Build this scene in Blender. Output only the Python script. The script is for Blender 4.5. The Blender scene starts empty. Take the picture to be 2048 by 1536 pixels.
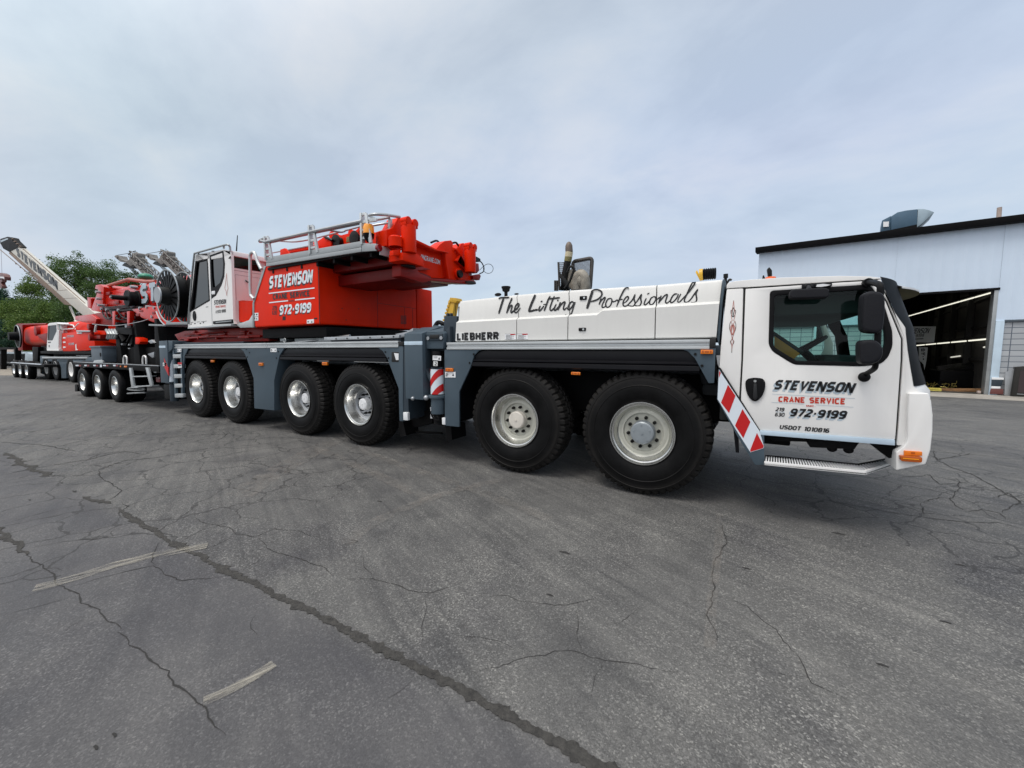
import bpy, bmesh, math, random
from mathutils import Vector, Matrix, noise
R = math.radians
SC = bpy.context.scene
COL = SC.collection
random.seed(11)

# ---------------------------------------------------------------- camera
CAM_D, CAM_H, YAW, PITCH, FPX = 4.4094, 1.6104, 0.5205, 0.08537, 790.05
cd = bpy.data.cameras.new("camera")
cd.sensor_width = 36.0
cd.lens = FPX / 2048 * 36.0
cd.clip_start, cd.clip_end = 0.05, 3000
cam = bpy.data.objects.new("camera", cd)
COL.objects.link(cam)
cam.location = (0, -CAM_D, CAM_H)
cam.rotation_euler = (math.pi / 2 - PITCH, 0, YAW)
SC.camera = cam

# ---------------------------------------------------------------- sky, sun, exposure
SUN_EL, SUN_AZ = R(66), R(205)        # azimuth of the sun measured from +Y towards +X
wd = bpy.data.worlds.new("World")
SC.world = wd
wd.use_nodes = True
nt = wd.node_tree
nt.nodes.clear()
def wn(t, **k):
    n = nt.nodes.new(t)
    for a, b in k.items():
        setattr(n, a, b)
    return n
def lk(a, b):
    nt.links.new(a, b)
wout = wn("ShaderNodeOutputWorld")
sky = wn("ShaderNodeTexSky", sky_type='NISHITA')
sky.sun_disc = False
sky.sun_elevation = SUN_EL
sky.sun_rotation = SUN_AZ
sky.air_density, sky.dust_density, sky.ozone_density = 1.0, 2.0, 2.0
bg1 = wn("ShaderNodeBackground")
bg1.inputs[1].default_value = 0.10
lk(sky.outputs[0], bg1.inputs[0])
tc = wn("ShaderNodeTexCoord")
sepd = wn("ShaderNodeSeparateXYZ")
lk(tc.outputs['Generated'], sepd.inputs[0])
# cloud deck: the view direction projected on a flat layer, so clouds shrink towards the horizon
zc = wn("ShaderNodeMath", operation='MAXIMUM'); lk(sepd.outputs[2], zc.inputs[0]); zc.inputs[1].default_value = 0.0
za = wn("ShaderNodeMath", operation='ADD'); lk(zc.outputs[0], za.inputs[0]); za.inputs[1].default_value = 0.28
dx = wn("ShaderNodeMath", operation='DIVIDE'); lk(sepd.outputs[0], dx.inputs[0]); lk(za.outputs[0], dx.inputs[1])
dy = wn("ShaderNodeMath", operation='DIVIDE'); lk(sepd.outputs[1], dy.inputs[0]); lk(za.outputs[0], dy.inputs[1])
cmb = wn("ShaderNodeCombineXYZ"); lk(dx.outputs[0], cmb.inputs[0]); lk(dy.outputs[0], cmb.inputs[1])
mp = wn("ShaderNodeMapping"); lk(cmb.outputs[0], mp.inputs[0])
mp.inputs['Rotation'].default_value = (0, 0, R(38))
mp.inputs['Scale'].default_value = (0.95, 1.3, 1)
mp.inputs['Location'].default_value = (2.1, 0.7, 0)
n1 = wn("ShaderNodeTexNoise"); lk(mp.outputs[0], n1.inputs['Vector'])
n1.inputs['Scale'].default_value = 1.9; n1.inputs['Detail'].default_value = 9; n1.inputs['Roughness'].default_value = 0.57
n1.inputs['Distortion'].default_value = 0.25
cr = wn("ShaderNodeValToRGB"); lk(n1.outputs[0], cr.inputs[0])
cr.color_ramp.elements[0].position = 0.36; cr.color_ramp.elements[0].color = (0.525, 0.615, 0.76, 1)
cr.color_ramp.elements[1].position = 0.66; cr.color_ramp.elements[1].color = (0.69, 0.755, 0.86, 1)
e = cr.color_ramp.elements.new(0.50); e.color = (0.60, 0.69, 0.83, 1)
# second, slower noise tints parts of the deck towards lavender
n2 = wn("ShaderNodeTexNoise"); lk(mp.outputs[0], n2.inputs['Vector'])
n2.inputs['Scale'].default_value = 0.5; n2.inputs['Detail'].default_value = 2
mxt = wn("ShaderNodeMix", data_type='RGBA', blend_type='MULTIPLY')
crt = wn("ShaderNodeValToRGB"); lk(n2.outputs[0], crt.inputs[0])
crt.color_ramp.elements[0].position = 0.35; crt.color_ramp.elements[0].color = (0.93, 1.0, 1.0, 1)
crt.color_ramp.elements[1].position = 0.65; crt.color_ramp.elements[1].color = (1.0, 0.97, 1.0, 1)
mxt.inputs[0].default_value = 1.0
lk(cr.outputs[0], mxt.inputs[6]); lk(crt.outputs[0], mxt.inputs[7])
# the overcast deck is brighter round the hidden sun (behind the camera) than opposite it
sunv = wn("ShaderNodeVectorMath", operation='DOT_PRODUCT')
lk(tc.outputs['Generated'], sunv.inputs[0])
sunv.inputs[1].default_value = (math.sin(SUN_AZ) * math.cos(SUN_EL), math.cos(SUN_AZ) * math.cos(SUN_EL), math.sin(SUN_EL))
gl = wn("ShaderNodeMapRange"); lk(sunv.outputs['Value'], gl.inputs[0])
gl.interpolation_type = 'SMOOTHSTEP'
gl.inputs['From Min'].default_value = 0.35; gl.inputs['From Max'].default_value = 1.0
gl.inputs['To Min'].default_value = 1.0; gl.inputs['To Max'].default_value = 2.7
# horizon a little darker and bluer away to the right
bg2 = wn("ShaderNodeBackground")
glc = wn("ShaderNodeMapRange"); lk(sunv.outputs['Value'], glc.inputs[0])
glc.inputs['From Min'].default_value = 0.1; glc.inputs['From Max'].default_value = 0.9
hz = wn("ShaderNodeMapRange"); lk(sepd.outputs[2], hz.inputs[0]); hz.interpolation_type = 'SMOOTHSTEP'
hz.inputs['From Min'].default_value = 0.0; hz.inputs['From Max'].default_value = 0.42; hz.inputs['To Min'].default_value = 0.62; hz.inputs['To Max'].default_value = 0.0
hzm = wn("ShaderNodeMix", data_type='RGBA'); lk(hz.outputs[0], hzm.inputs[0]); lk(mxt.outputs[2], hzm.inputs[6]); hzm.inputs[7].default_value = (0.62, 0.73, 0.83, 1)
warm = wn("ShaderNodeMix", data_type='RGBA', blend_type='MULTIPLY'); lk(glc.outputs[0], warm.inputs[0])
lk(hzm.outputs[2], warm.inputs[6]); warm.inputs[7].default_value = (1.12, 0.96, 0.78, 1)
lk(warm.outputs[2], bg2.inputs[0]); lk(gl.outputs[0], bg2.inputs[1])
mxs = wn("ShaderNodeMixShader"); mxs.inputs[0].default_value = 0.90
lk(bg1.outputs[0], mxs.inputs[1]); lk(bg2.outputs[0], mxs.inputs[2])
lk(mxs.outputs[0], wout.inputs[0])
sd = bpy.data.lights.new("sun", 'SUN')
sd.energy = 1.5
sd.angle = R(20)
sd.color = (1.0, 0.96, 0.90)
sun = bpy.data.objects.new("sun", sd)
COL.objects.link(sun)
sun.rotation_euler = (math.pi / 2 - SUN_EL, 0, math.pi - SUN_AZ)
SC.view_settings.view_transform = 'Standard'
SC.view_settings.look = 'None'
SC.view_settings.exposure = 0.05
SC.view_settings.gamma = 1.0
SC.view_settings.use_curve_mapping = False

# ---------------------------------------------------------------- reading the photo: pixel -> point on a known plane
_f = Vector((-math.sin(YAW) * math.cos(PITCH), math.cos(YAW) * math.cos(PITCH), -math.sin(PITCH)))
_r = Vector((math.cos(YAW), math.sin(YAW), 0))
_u = _r.cross(_f)
_o = Vector((0, -CAM_D, CAM_H))
def ray(px, py):
    return _f + _r * ((px - 1024) / FPX) - _u * ((py - 768) / FPX)
def W(px, py, y=0.0):
    d = ray(px, py); return _o + d * ((y - _o.y) / d.y)
def WX(px, py, x):
    d = ray(px, py); return _o + d * ((x - _o.x) / d.x)
def WZ(px, py, z=0.0):
    d = ray(px, py); return _o + d * ((z - _o.z) / d.z)
BN = Vector((-0.179, -0.984, 0)).normalized()     # outward normal of the workshop front
BP = Vector((7.88, 16.526, 0))                    # foot of its door jamb
BT = Vector((0.984, -0.179, 0)).normalized()      # along the front, to the right
def WB(px, py, off=0.0):
    d = ray(px, py); return _o + d * (((BP + BN * off - _o) @ BN) / (d @ BN))

# ---------------------------------------------------------------- materials
MATS = {}
def base_mat(name):
    m = bpy.data.materials.new(name); m.use_nodes = True
    t = m.node_tree
    b = t.nodes['Principled BSDF']
    return m, t, b
def paint(name, col, rough=0.35, metal=0.0, coat=0.3, var=0.06, dirt=0.12, bump=0.0, scale=2.0, spec=0.5):
    """paint or metal with uneven tone, faint streaks of dust and uneven gloss"""
    m, t, b = base_mat(name)
    N, L = t.nodes, t.links
    tcn = N.new("ShaderNodeTexCoord")
    a = N.new("ShaderNodeTexNoise"); a.inputs['Scale'].default_value = scale; a.inputs['Detail'].default_value = 8; a.inputs['Roughness'].default_value = .62
    L.new(tcn.outputs['Object'], a.inputs['Vector'])
    mpn = N.new("ShaderNodeMapping"); mpn.inputs['Scale'].default_value = (7, 7, .7)
    L.new(tcn.outputs['Object'], mpn.inputs[0])
    s = N.new("ShaderNodeTexNoise"); s.inputs['Scale'].default_value = 2.2; s.inputs['Detail'].default_value = 6; s.inputs['Roughness'].default_value = .7
    L.new(mpn.outputs[0], s.inputs['Vector'])
    r1 = N.new("ShaderNodeValToRGB"); L.new(a.outputs[0], r1.inputs[0])
    lo = [max(0, c * (1 - var * 2)) for c in col]; hi = [min(1, c * (1 + var)) for c in col]
    r1.color_ramp.elements[0].position = .3; r1.color_ramp.elements[0].color = (*lo, 1)
    r1.color_ramp.elements[1].position = .7; r1.color_ramp.elements[1].color = (*hi, 1)
    r2 = N.new("ShaderNodeMapRange"); L.new(s.outputs[0], r2.inputs[0])
    r2.inputs['From Min'].default_value = .5; r2.inputs['From Max'].default_value = .8
    r2.inputs['To Min'].default_value = 0; r2.inputs['To Max'].default_value = dirt
    mx = N.new("ShaderNodeMix"); mx.data_type = 'RGBA'
    L.new(r2.outputs[0], mx.inputs[0]); L.new(r1.outputs[0], mx.inputs[6])
    mx.inputs[7].default_value = (.16, .145, .125, 1)
    L.new(mx.outputs[2], b.inputs['Base Color'])
    r3 = N.new("ShaderNodeMapRange"); L.new(a.outputs[0], r3.inputs[0])
    r3.inputs['To Min'].default_value = max(.03, rough - .1); r3.inputs['To Max'].default_value = min(1, rough + .14)
    L.new(r3.outputs[0], b.inputs['Roughness'])
    b.inputs['Metallic'].default_value = metal
    b.inputs['Coat Weight'].default_value = coat
    b.inputs['Coat Roughness'].default_value = .12
    b.inputs['Specular IOR Level'].default_value = spec
    if bump:
        bn = N.new("ShaderNodeBump"); bn.inputs['Strength'].default_value = bump; bn.inputs['Distance'].default_value = .004
        f = N.new("ShaderNodeTexNoise"); f.inputs['Scale'].default_value = 60; f.inputs['Detail'].default_value = 3
        L.new(tcn.outputs['Object'], f.inputs['Vector']); L.new(f.outputs[0], bn.inputs['Height']); L.new(bn.outputs[0], b.inputs['Normal'])
    MATS[name] = m
    return m
def plain(name, col, rough=.5, metal=0, emit=None, es=1.0, spec=.5):
    m, t, b = base_mat(name)
    b.inputs['Base Color'].default_value = (*col, 1); b.inputs['Roughness'].default_value = rough; b.inputs['Metallic'].default_value = metal
    b.inputs['Specular IOR Level'].default_value = spec
    if emit:
        b.inputs['Emission Color'].default_value = (*emit, 1); b.inputs['Emission Strength'].default_value = es
    MATS[name] = m
    return m
def glass(name, tint, refl=.10, alpha=.8):
    """thin pane: tinted see-through plus a mirror reflection that grows at grazing angles"""
    m = bpy.data.materials.new(name); m.use_nodes = True
    t = m.node_tree; N, L = t.nodes, t.links; N.clear()
    o = N.new("ShaderNodeOutputMaterial"); tr = N.new("ShaderNodeBsdfTransparent"); g = N.new("ShaderNodeBsdfGlossy")
    tr.inputs[0].default_value = (*tint, 1); g.inputs['Roughness'].default_value = .02; g.inputs[0].default_value = (refl, refl, refl, 1)
    lw = N.new("ShaderNodeFresnel"); lw.inputs[0].default_value = 1.5
    mr = N.new("ShaderNodeMath"); mr.operation = 'ADD'; mr.inputs[1].default_value = 0.0; mr.use_clamp = True
    L.new(lw.outputs[0], mr.inputs[0])
    mx = N.new("ShaderNodeMixShader"); L.new(mr.outputs[0], mx.inputs[0]); L.new(tr.outputs[0], mx.inputs[1]); L.new(g.outputs[0], mx.inputs[2])
    L.new(mx.outputs[0], o.inputs[0])
    MATS[name] = m
    return m
paint('white_paint', (.80, .79, .77), .4, 0, .25, .02, .05, spec=.35)
paint('cover_white', (.68, .675, .65), .42, 0, .1, .02, .06, spec=.3)
paint('red_paint', (.74, .022, .002), .34, 0, .03, .06, .04, spec=.07)
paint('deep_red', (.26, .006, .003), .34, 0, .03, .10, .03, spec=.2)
paint('slate_paint', (.066, .094, .118), .5, 0, .05, .06, .08, spec=.25)
paint('slate_dark', (.034, .048, .062), .5, 0, .05, .08, .08, spec=.25)
paint('frame_black', (.0045, .0045, .005), .6, 0, 0, .2, .015, .2, spec=.15)
paint('black_plastic', (.006, .006, .007), .5, 0, 0, .1, .01, .15, spec=.14)
paint('mirror_plastic', (.011, .0115, .015), .55, 0, 0, .1, .02, .3, spec=.2)
paint('mudguard', (.004, .004, .006), .36, 0, 0, .1, .01, spec=.22)
paint('rubber', (.0042, .0042, .0046), .46, 0, 0, .3, .02, .2, 5, .14)
paint('rubber_wall', (.010, .010, .011), .45, 0, 0, .2, .10, .15, 6, .35)
paint('aluminium', (.56, .585, .59), .42, .55, 0, .05, .10)
paint('alu_dark', (.36, .38, .385), .42, .6, 0, .08, .15)
paint('galvanised', (.45, .47, .49), .45, .7, 0, .12, .15)
paint('polished_alu', (.70, .70, .68), .22, 1.0, 0, .06, .08, 0, 2.5)
paint('rim_cream', (.52, .52, .45), .45, .15, .05, .06, .16, 0, 3)
paint('hub_cream', (.66, .62, .55), .5, 0, 0, .06, .22, 0, 14)
paint('hub_grey', (.26, .29, .31), .4, .2, .1, .05, .1, 0, 12)
paint('steel_black', (.008, .008, .008), .4, .2, 0, .1, .03, spec=.25)
paint('concrete', (.36, .33, .29), .85, 0, 0, .18, .4, .4, 1.5)
paint('workshop_panel', (.58, .68, .80), .5, 0, 0, .025, .05, 0, .6)
paint('workshop_trim', (.50, .62, .72), .5, 0, 0, .04, .16)
paint('roof_black', (.006, .006, .007), .6, 0, 0, .1, .02, spec=.1)
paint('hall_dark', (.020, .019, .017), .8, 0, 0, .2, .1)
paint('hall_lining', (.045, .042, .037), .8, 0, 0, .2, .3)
paint('duct_blue', (.05, .105, .16), .4, .3, .1, .08, .12)
paint('duct_pale', (.28, .36, .41), .4, .4, .1, .08, .12)
paint('pipe_buff', (.50, .40, .35), .7, 0, 0, .1, .2)
paint('timber', (.25, .13, .055), .8, 0, 0, .25, .2, .3, 8)
paint('timber_yellow', (.62, .52, .10), .7, 0, 0, .2, .15, .2, 8)
paint('panel_tan', (.85, .30, .07), .7, 0, 0, .1, .1)
paint('seat_grey', (.05, .055, .06), .8, 0, 0, .1, .1)
paint('cabin_dark', (.018, .019, .020), .7, 0, 0, .1, .05)
paint('boom_white', (.56, .53, .46), .45, 0, .1, .05, .18)
paint('boom_brown', (.20, .135, .095), .6, 0, 0, .15, .25)
paint('boom_grey', (.19, .18, .165), .6, 0, 0, .15, .35, .2, 4)
paint('crane_yellow', (.62, .36, .02), .5, 0, .1, .08, .2)
paint('olive_wrap', (.17, .15, .06), .85, 0, 0, .2, .3, .3)
paint('cream_wrap', (.50, .44, .30), .85, 0, 0, .1, .3, .3)
paint('scorched', (.15, .12, .10), .6, .4, 0, .3, .3)
paint('mesh_grey', (.07, .065, .06), .5, .4, 0, .2, .1)
paint('muffler', (.30, .275, .23), .6, .2, 0, .35, .4, .3, 6)
paint('bark', (.10, .075, .05), .9, 0, 0, .3, .2, .5, 6)
paint('red_gloss', (.60, .014, .004), .22, 0, .35, .06, .04, spec=.2)
paint('box_steel', (.13, .16, .19), .45, .4, 0, .12, .2)
# tyre rubber with road dust lying in a ring below the tread
_m = paint('tyre_rubber', (.0042, .0042, .0046), .5, 0, 0, .3, .02, .2, 5, .14)
_t = _m.node_tree; _N, _L = _t.nodes, _t.links; _b = _N['Principled BSDF']
_tc = _N.new("ShaderNodeTexCoord"); _s = _N.new("ShaderNodeSeparateXYZ"); _L.new(_tc.outputs['Object'], _s.inputs[0])
_c = _N.new("ShaderNodeCombineXYZ"); _L.new(_s.outputs[0], _c.inputs[0]); _L.new(_s.outputs[2], _c.inputs[1])
_l = _N.new("ShaderNodeVectorMath"); _l.operation = 'LENGTH'; _L.new(_c.outputs[0], _l.inputs[0])
_n = _N.new("ShaderNodeTexNoise"); _n.inputs['Scale'].default_value = 4; _n.inputs['Detail'].default_value = 7; _L.new(_tc.outputs['Object'], _n.inputs['Vector'])
_rmp = _N.new("ShaderNodeValToRGB"); _L.new(_l.outputs['Value'], _rmp.inputs[0])
for _k, (_p, _v) in enumerate(((.40, 0), (.70, .50), (.575, .08), (.60, .40), (.63, .20), (.66, .50), (.53, .22), (.525, .03), (.536, .03))):
    _e = _rmp.color_ramp.elements[_k] if _k < 2 else _rmp.color_ramp.elements.new(_p)
    _e.position = _p; _e.color = (_v, _v, _v, 1)
_q = _N.new("ShaderNodeMath"); _q.operation = 'MULTIPLY'; _L.new(_rmp.outputs[0], _q.inputs[0]); _L.new(_n.outputs[0], _q.inputs[1])
_x = _N.new("ShaderNodeMix"); _x.data_type = 'RGBA'; _L.new(_q.outputs[0], _x.inputs[0])
_L.new(_b.inputs['Base Color'].links[0].from_socket, _x.inputs[6]); _x.inputs[7].default_value = (.050, .046, .042, 1); _L.new(_x.outputs[2], _b.inputs['Base Color'])
plain('letter_black', (.010, .010, .011), .4)
plain('letter_grey', (.42, .50, .56), .45)
plain('letter_red', (.55, .045, .02), .45)
plain('letter_white', (.74, .80, .84), .4)
plain('sign_white', (.72, .73, .72), .5)
plain('plate_white', (.78, .79, .80), .4)
plain('reflex_red', (.50, .010, .012), .3)
plain('reflex_white', (.68, .74, .80), .3)
plain('warn_yellow', (.45, .42, .03), .4)
plain('amber_lens', (.75, .19, .008), .18, spec=.7)
plain('amber_dark', (.42, .085, .004), .15, spec=.7)
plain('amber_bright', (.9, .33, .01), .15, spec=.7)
plain('red_lens', (.22, .006, .01), .15, spec=.7)
plain('green_paint', (.01, .22, .13), .4)
plain('tube_light', (.9, .9, .8), .5, emit=(1.0, .98, .82), es=1.0)
plain('gold_reflector', (.5, .4, .12), .3, .6)
plain('seal', (.006, .006, .006), .6)
glass('cab_glass', (.54, .80, .74), .5)
glass('rear_glass', (.70, .92, .87), .4)
glass('smoke_glass', (.30, .62, .60), .18)
glass('windscreen_glass', (.70, .90, .86), .4)
paint('windscreen_border', (.003, .003, .004), .4, 0, 0, .1, .0, spec=.02)
def M(n):
    return MATS[n]

# ---------------------------------------------------------------- mesh builder
class MB:
    def __init__(s):
        s.bm = bmesh.new(); s.mi = 0; s._n = 0
    def _tag(s, fs):
        for f in fs:
            f.material_index = s.mi
        return fs
    def face(s, pts):
        vs = [s.bm.verts.new(p) for p in pts]
        return s._tag([s.bm.faces.new(vs)])[0]
    def prism(s, pts, vec):
        """closed outline swept along vec"""
        vec = Vector(vec); pts = [Vector(p) for p in pts]
        a = [s.bm.verts.new(p) for p in pts]; b = [s.bm.verts.new(p + vec) for p in pts]
        n = len(a); fs = [s.bm.faces.new(a), s.bm.faces.new(b[::-1])]
        for i in range(n):
            j = (i + 1) % n
            fs.append(s.bm.faces.new([a[j], a[i], b[i], b[j]]))
        s._tag(fs); bmesh.ops.recalc_face_normals(s.bm, faces=fs)
        return s
    def side(s, px, y, depth):
        return s.prism([W(a, b, y) for a, b in px], (0, depth, 0))
    def holed(s, outer, inner, vec):
        """plate with one opening"""
        vec = Vector(vec); new = []
        loops = []
        for off in (Vector((0, 0, 0)), vec):
            es = []; ls = []
            for ring in (outer, inner):
                vs = [s.bm.verts.new(Vector(p) + off) for p in ring]
                ls.append(vs)
                es += [s.bm.edges.new((vs[i], vs[(i + 1) % len(vs)])) for i in range(len(vs))]
            r = bmesh.ops.triangle_fill(s.bm, edges=es, use_beauty=True)
            new += [g for g in r['geom'] if isinstance(g, bmesh.types.BMFace)]
            loops.append(ls)
        for k in (0, 1):
            a, b = loops[0][k], loops[1][k]
            for i in range(len(a)):
                j = (i + 1) % len(a)
                new.append(s.bm.faces.new([a[i], a[j], b[j], b[i]]))
        s._tag(new); bmesh.ops.recalc_face_normals(s.bm, faces=new)
        return s
    def box(s, x0, x1, y0, y1, z0, z1):
        return s.prism([(x0, y0, z0), (x1, y0, z0), (x1, y0, z1), (x0, y0, z1)], (0, y1 - y0, 0))
    def obox(s, c, ax, ay, az):
        """box about c with half-axes ax, ay, az"""
        c, ax, ay, az = map(Vector, (c, ax, ay, az))
        return s.prism([c - ax - ay - az, c + ax - ay - az, c + ax - ay + az, c - ax - ay + az], ay * 2)
    def tube(s, pts, r, n=8, closed=False, cap=True):
        pts = [Vector(p) for p in pts]; rings = []; m = len(pts); fs = []
        rr = r if isinstance(r, (list, tuple)) else [r] * m
        t0 = None
        for i, p in enumerate(pts):
            if closed:
                t = pts[(i + 1) % m] - pts[i - 1]
            else:
                t = pts[min(i + 1, m - 1)] - pts[max(i - 1, 0)]
            if t.length < 1e-9:
                t = Vector((0, 0, 1))
            t.normalize()
            if t0 is None:
                a = t.orthogonal().normalized()
            else:
                a = (a - t * a.dot(t))
                a = a.normalized() if a.length > 1e-6 else t.orthogonal().normalized()
            t0 = t; b = t.cross(a)
            rings.append([s.bm.verts.new(p + (a * math.cos(2 * math.pi * k / n) + b * math.sin(2 * math.pi * k / n)) * rr[i]) for k in range(n)])
        for i in range(m if closed else m - 1):
            A, B = rings[i], rings[(i + 1) % m]
            for k in range(n):
                fs.append(s.bm.faces.new([A[k], A[(k + 1) % n], B[(k + 1) % n], B[k]]))
        if cap and not closed:
            fs.append(s.bm.faces.new(rings[0][::-1])); fs.append(s.bm.faces.new(rings[-1]))
        s._tag(fs)
        return s
    def lathe(s, prof, c=(0, 0, 0), axis=(0, 1, 0), n=48, mod=None, closed=True):
        """(distance along axis, radius) turned about the axis through c"""
        c = Vector(c); ax = Vector(axis).normalized()
        a = Vector((1, 0, 0)) if abs(ax.x) < .9 else Vector((0, 0, 1))
        a = (a - ax * a.dot(ax)).normalized(); b = ax.cross(a)
        rings = []; fs = []
        for i in range(n):
            th = 2 * math.pi * i / n; ring = []
            d = a * math.cos(th) + b * math.sin(th)
            for k, (h, r) in enumerate(prof):
                if mod:
                    r = mod(i, h, r)
                ring.append(s.bm.verts.new(c + ax * h + d * r))
            rings.append(ring)
        for i in range(n):
            A, B = rings[i], rings[(i + 1) % n]
            for k in range(len(prof) - 1):
                fs.append(s.bm.faces.new([A[k], A[k + 1], B[k + 1], B[k]]))
        s._tag(fs)
        bmesh.ops.recalc_face_normals(s.bm, faces=fs)
        return s
    def cyl(s, p0, p1, r, r1=None, n=16):
        return s.tube([p0, p1], [r, r if r1 is None else r1], n)
    def grid(s, rows):
        vs = [[s.bm.verts.new(p) for p in row] for row in rows]; fs = []
        for i in range(len(vs) - 1):
            for k in range(len(vs[0]) - 1):
                fs.append(s.bm.faces.new([vs[i][k], vs[i][k + 1], vs[i + 1][k + 1], vs[i + 1][k]]))
        return s._tag(fs)
    def ball(s, c, r, sc=(1, 1, 1), u=16, v=10):
        mat = Matrix.Translation(Vector(c)) @ Matrix.Diagonal((r * sc[0], r * sc[1], r * sc[2], 1))
        g = bmesh.ops.create_uvsphere(s.bm, u_segments=u, v_segments=v, radius=1, matrix=mat)
        fs = {f for w in g['verts'] for f in w.link_faces}
        s._tag(fs)
        return s
    def ribbon(s, pts, w, nrm, lift=0.0):
        """flat mitred stroke along pts in the plane with normal nrm; w a number or one per point"""
        nrm = Vector(nrm); m = len(pts); L_, R_ = [], []
        pts = [Vector(p) + nrm * lift for p in pts]
        for i, p in enumerate(pts):
            d0 = (p - pts[i - 1]).normalized() if i else (pts[1] - p).normalized()
            d1 = (pts[i + 1] - p).normalized() if i < m - 1 else d0
            t = d0 + d1
            t = t.normalized() if t.length > 1e-6 else d0
            sd_ = nrm.cross(t)
            k = 1 / max(.45, sd_.dot(nrm.cross(d0)))
            ww = w[i] if isinstance(w, (list, tuple)) else w
            L_.append(s.bm.verts.new(p + sd_ * ww * k)); R_.append(s.bm.verts.new(p - sd_ * ww * k))
        fs = [s.bm.faces.new([R_[i], R_[i + 1], L_[i + 1], L_[i]]) for i in range(m - 1)]
        return s._tag(fs)
    def build(s, name, mats, parent=None, bevel=0.0, seg=2, angle=32, smooth=True):
        bm = s.bm
        if bevel:
            bm.normal_update()
            es = [e for e in bm.edges if len(e.link_faces) == 2 and e.calc_face_angle(0) > R(25)]
            bmesh.ops.bevel(bm, geom=es, offset=bevel, segments=seg, profile=.6, affect='EDGES', clamp_overlap=True)
        me = bpy.data.meshes.new(name)
        bm.to_mesh(me); bm.free()
        for m_ in (mats if isinstance(mats, (list, tuple)) else [mats]):
            me.materials.append(M(m_) if isinstance(m_, str) else m_)
        if smooth and len(me.polygons):
            me.polygons.foreach_set('use_smooth', [True] * len(me.polygons))
            me.set_sharp_from_angle(angle=R(angle))
        o = bpy.data.objects.new(name, me); COL.objects.link(o)
        if parent:
            o.parent = parent; o.location = -wloc(parent)
        return o
def wloc(o):
    v = Vector((0, 0, 0))
    while o:
        v += o.location; o = o.parent
    return v
def tag(o, label=None, cat=None, group=None, kind=None):
    if label: o['label'] = label
    if cat: o['category'] = cat
    if group: o['group'] = group
    if kind: o['kind'] = kind
    return o
def empty(name, loc, parent=None):
    o = bpy.data.objects.new(name, None); COL.objects.link(o); o.location = loc
    o.empty_display_size = .2
    if parent:
        o.parent = parent; o.location = Vector(loc) - wloc(parent)
    return o
def copy_tree(o, parent=None):
    c = o.copy(); COL.objects.link(c); c.parent = parent
    for ch in list(o.children):
        copy_tree(ch, c)
    return c
def rounded(pts, r, n=4):
    """outline with its corners rounded by r"""
    out = []; m = len(pts); pts = [Vector(p) for p in pts]
    for i, p in enumerate(pts):
        a, b = pts[i - 1] - p, pts[(i + 1) % m] - p
        q = min(r, a.length * .45, b.length * .45)
        p0, p1 = p + a.normalized() * q, p + b.normalized() * q
        for k in range(n + 1):
            t = k / n
            out.append(p0 * (1 - t) ** 2 + p * 2 * t * (1 - t) + p1 * t * t)
    return out
def spline(pts, k=6):
    """smooth curve through pts (Catmull-Rom)"""
    P = [Vector(p) for p in pts]; out = []
    for i in range(len(P) - 1):
        p0, p1, p2, p3 = P[max(i - 1, 0)], P[i], P[i + 1], P[min(i + 2, len(P) - 1)]
        for j in range(k):
            t = j / k
            out.append(.5 * ((2 * p1) + (p2 - p0) * t + (2 * p0 - 5 * p1 + 4 * p2 - p3) * t * t + (3 * p1 - p0 - 3 * p2 + p3) * t ** 3))
    out.append(P[-1])
    return out

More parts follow.
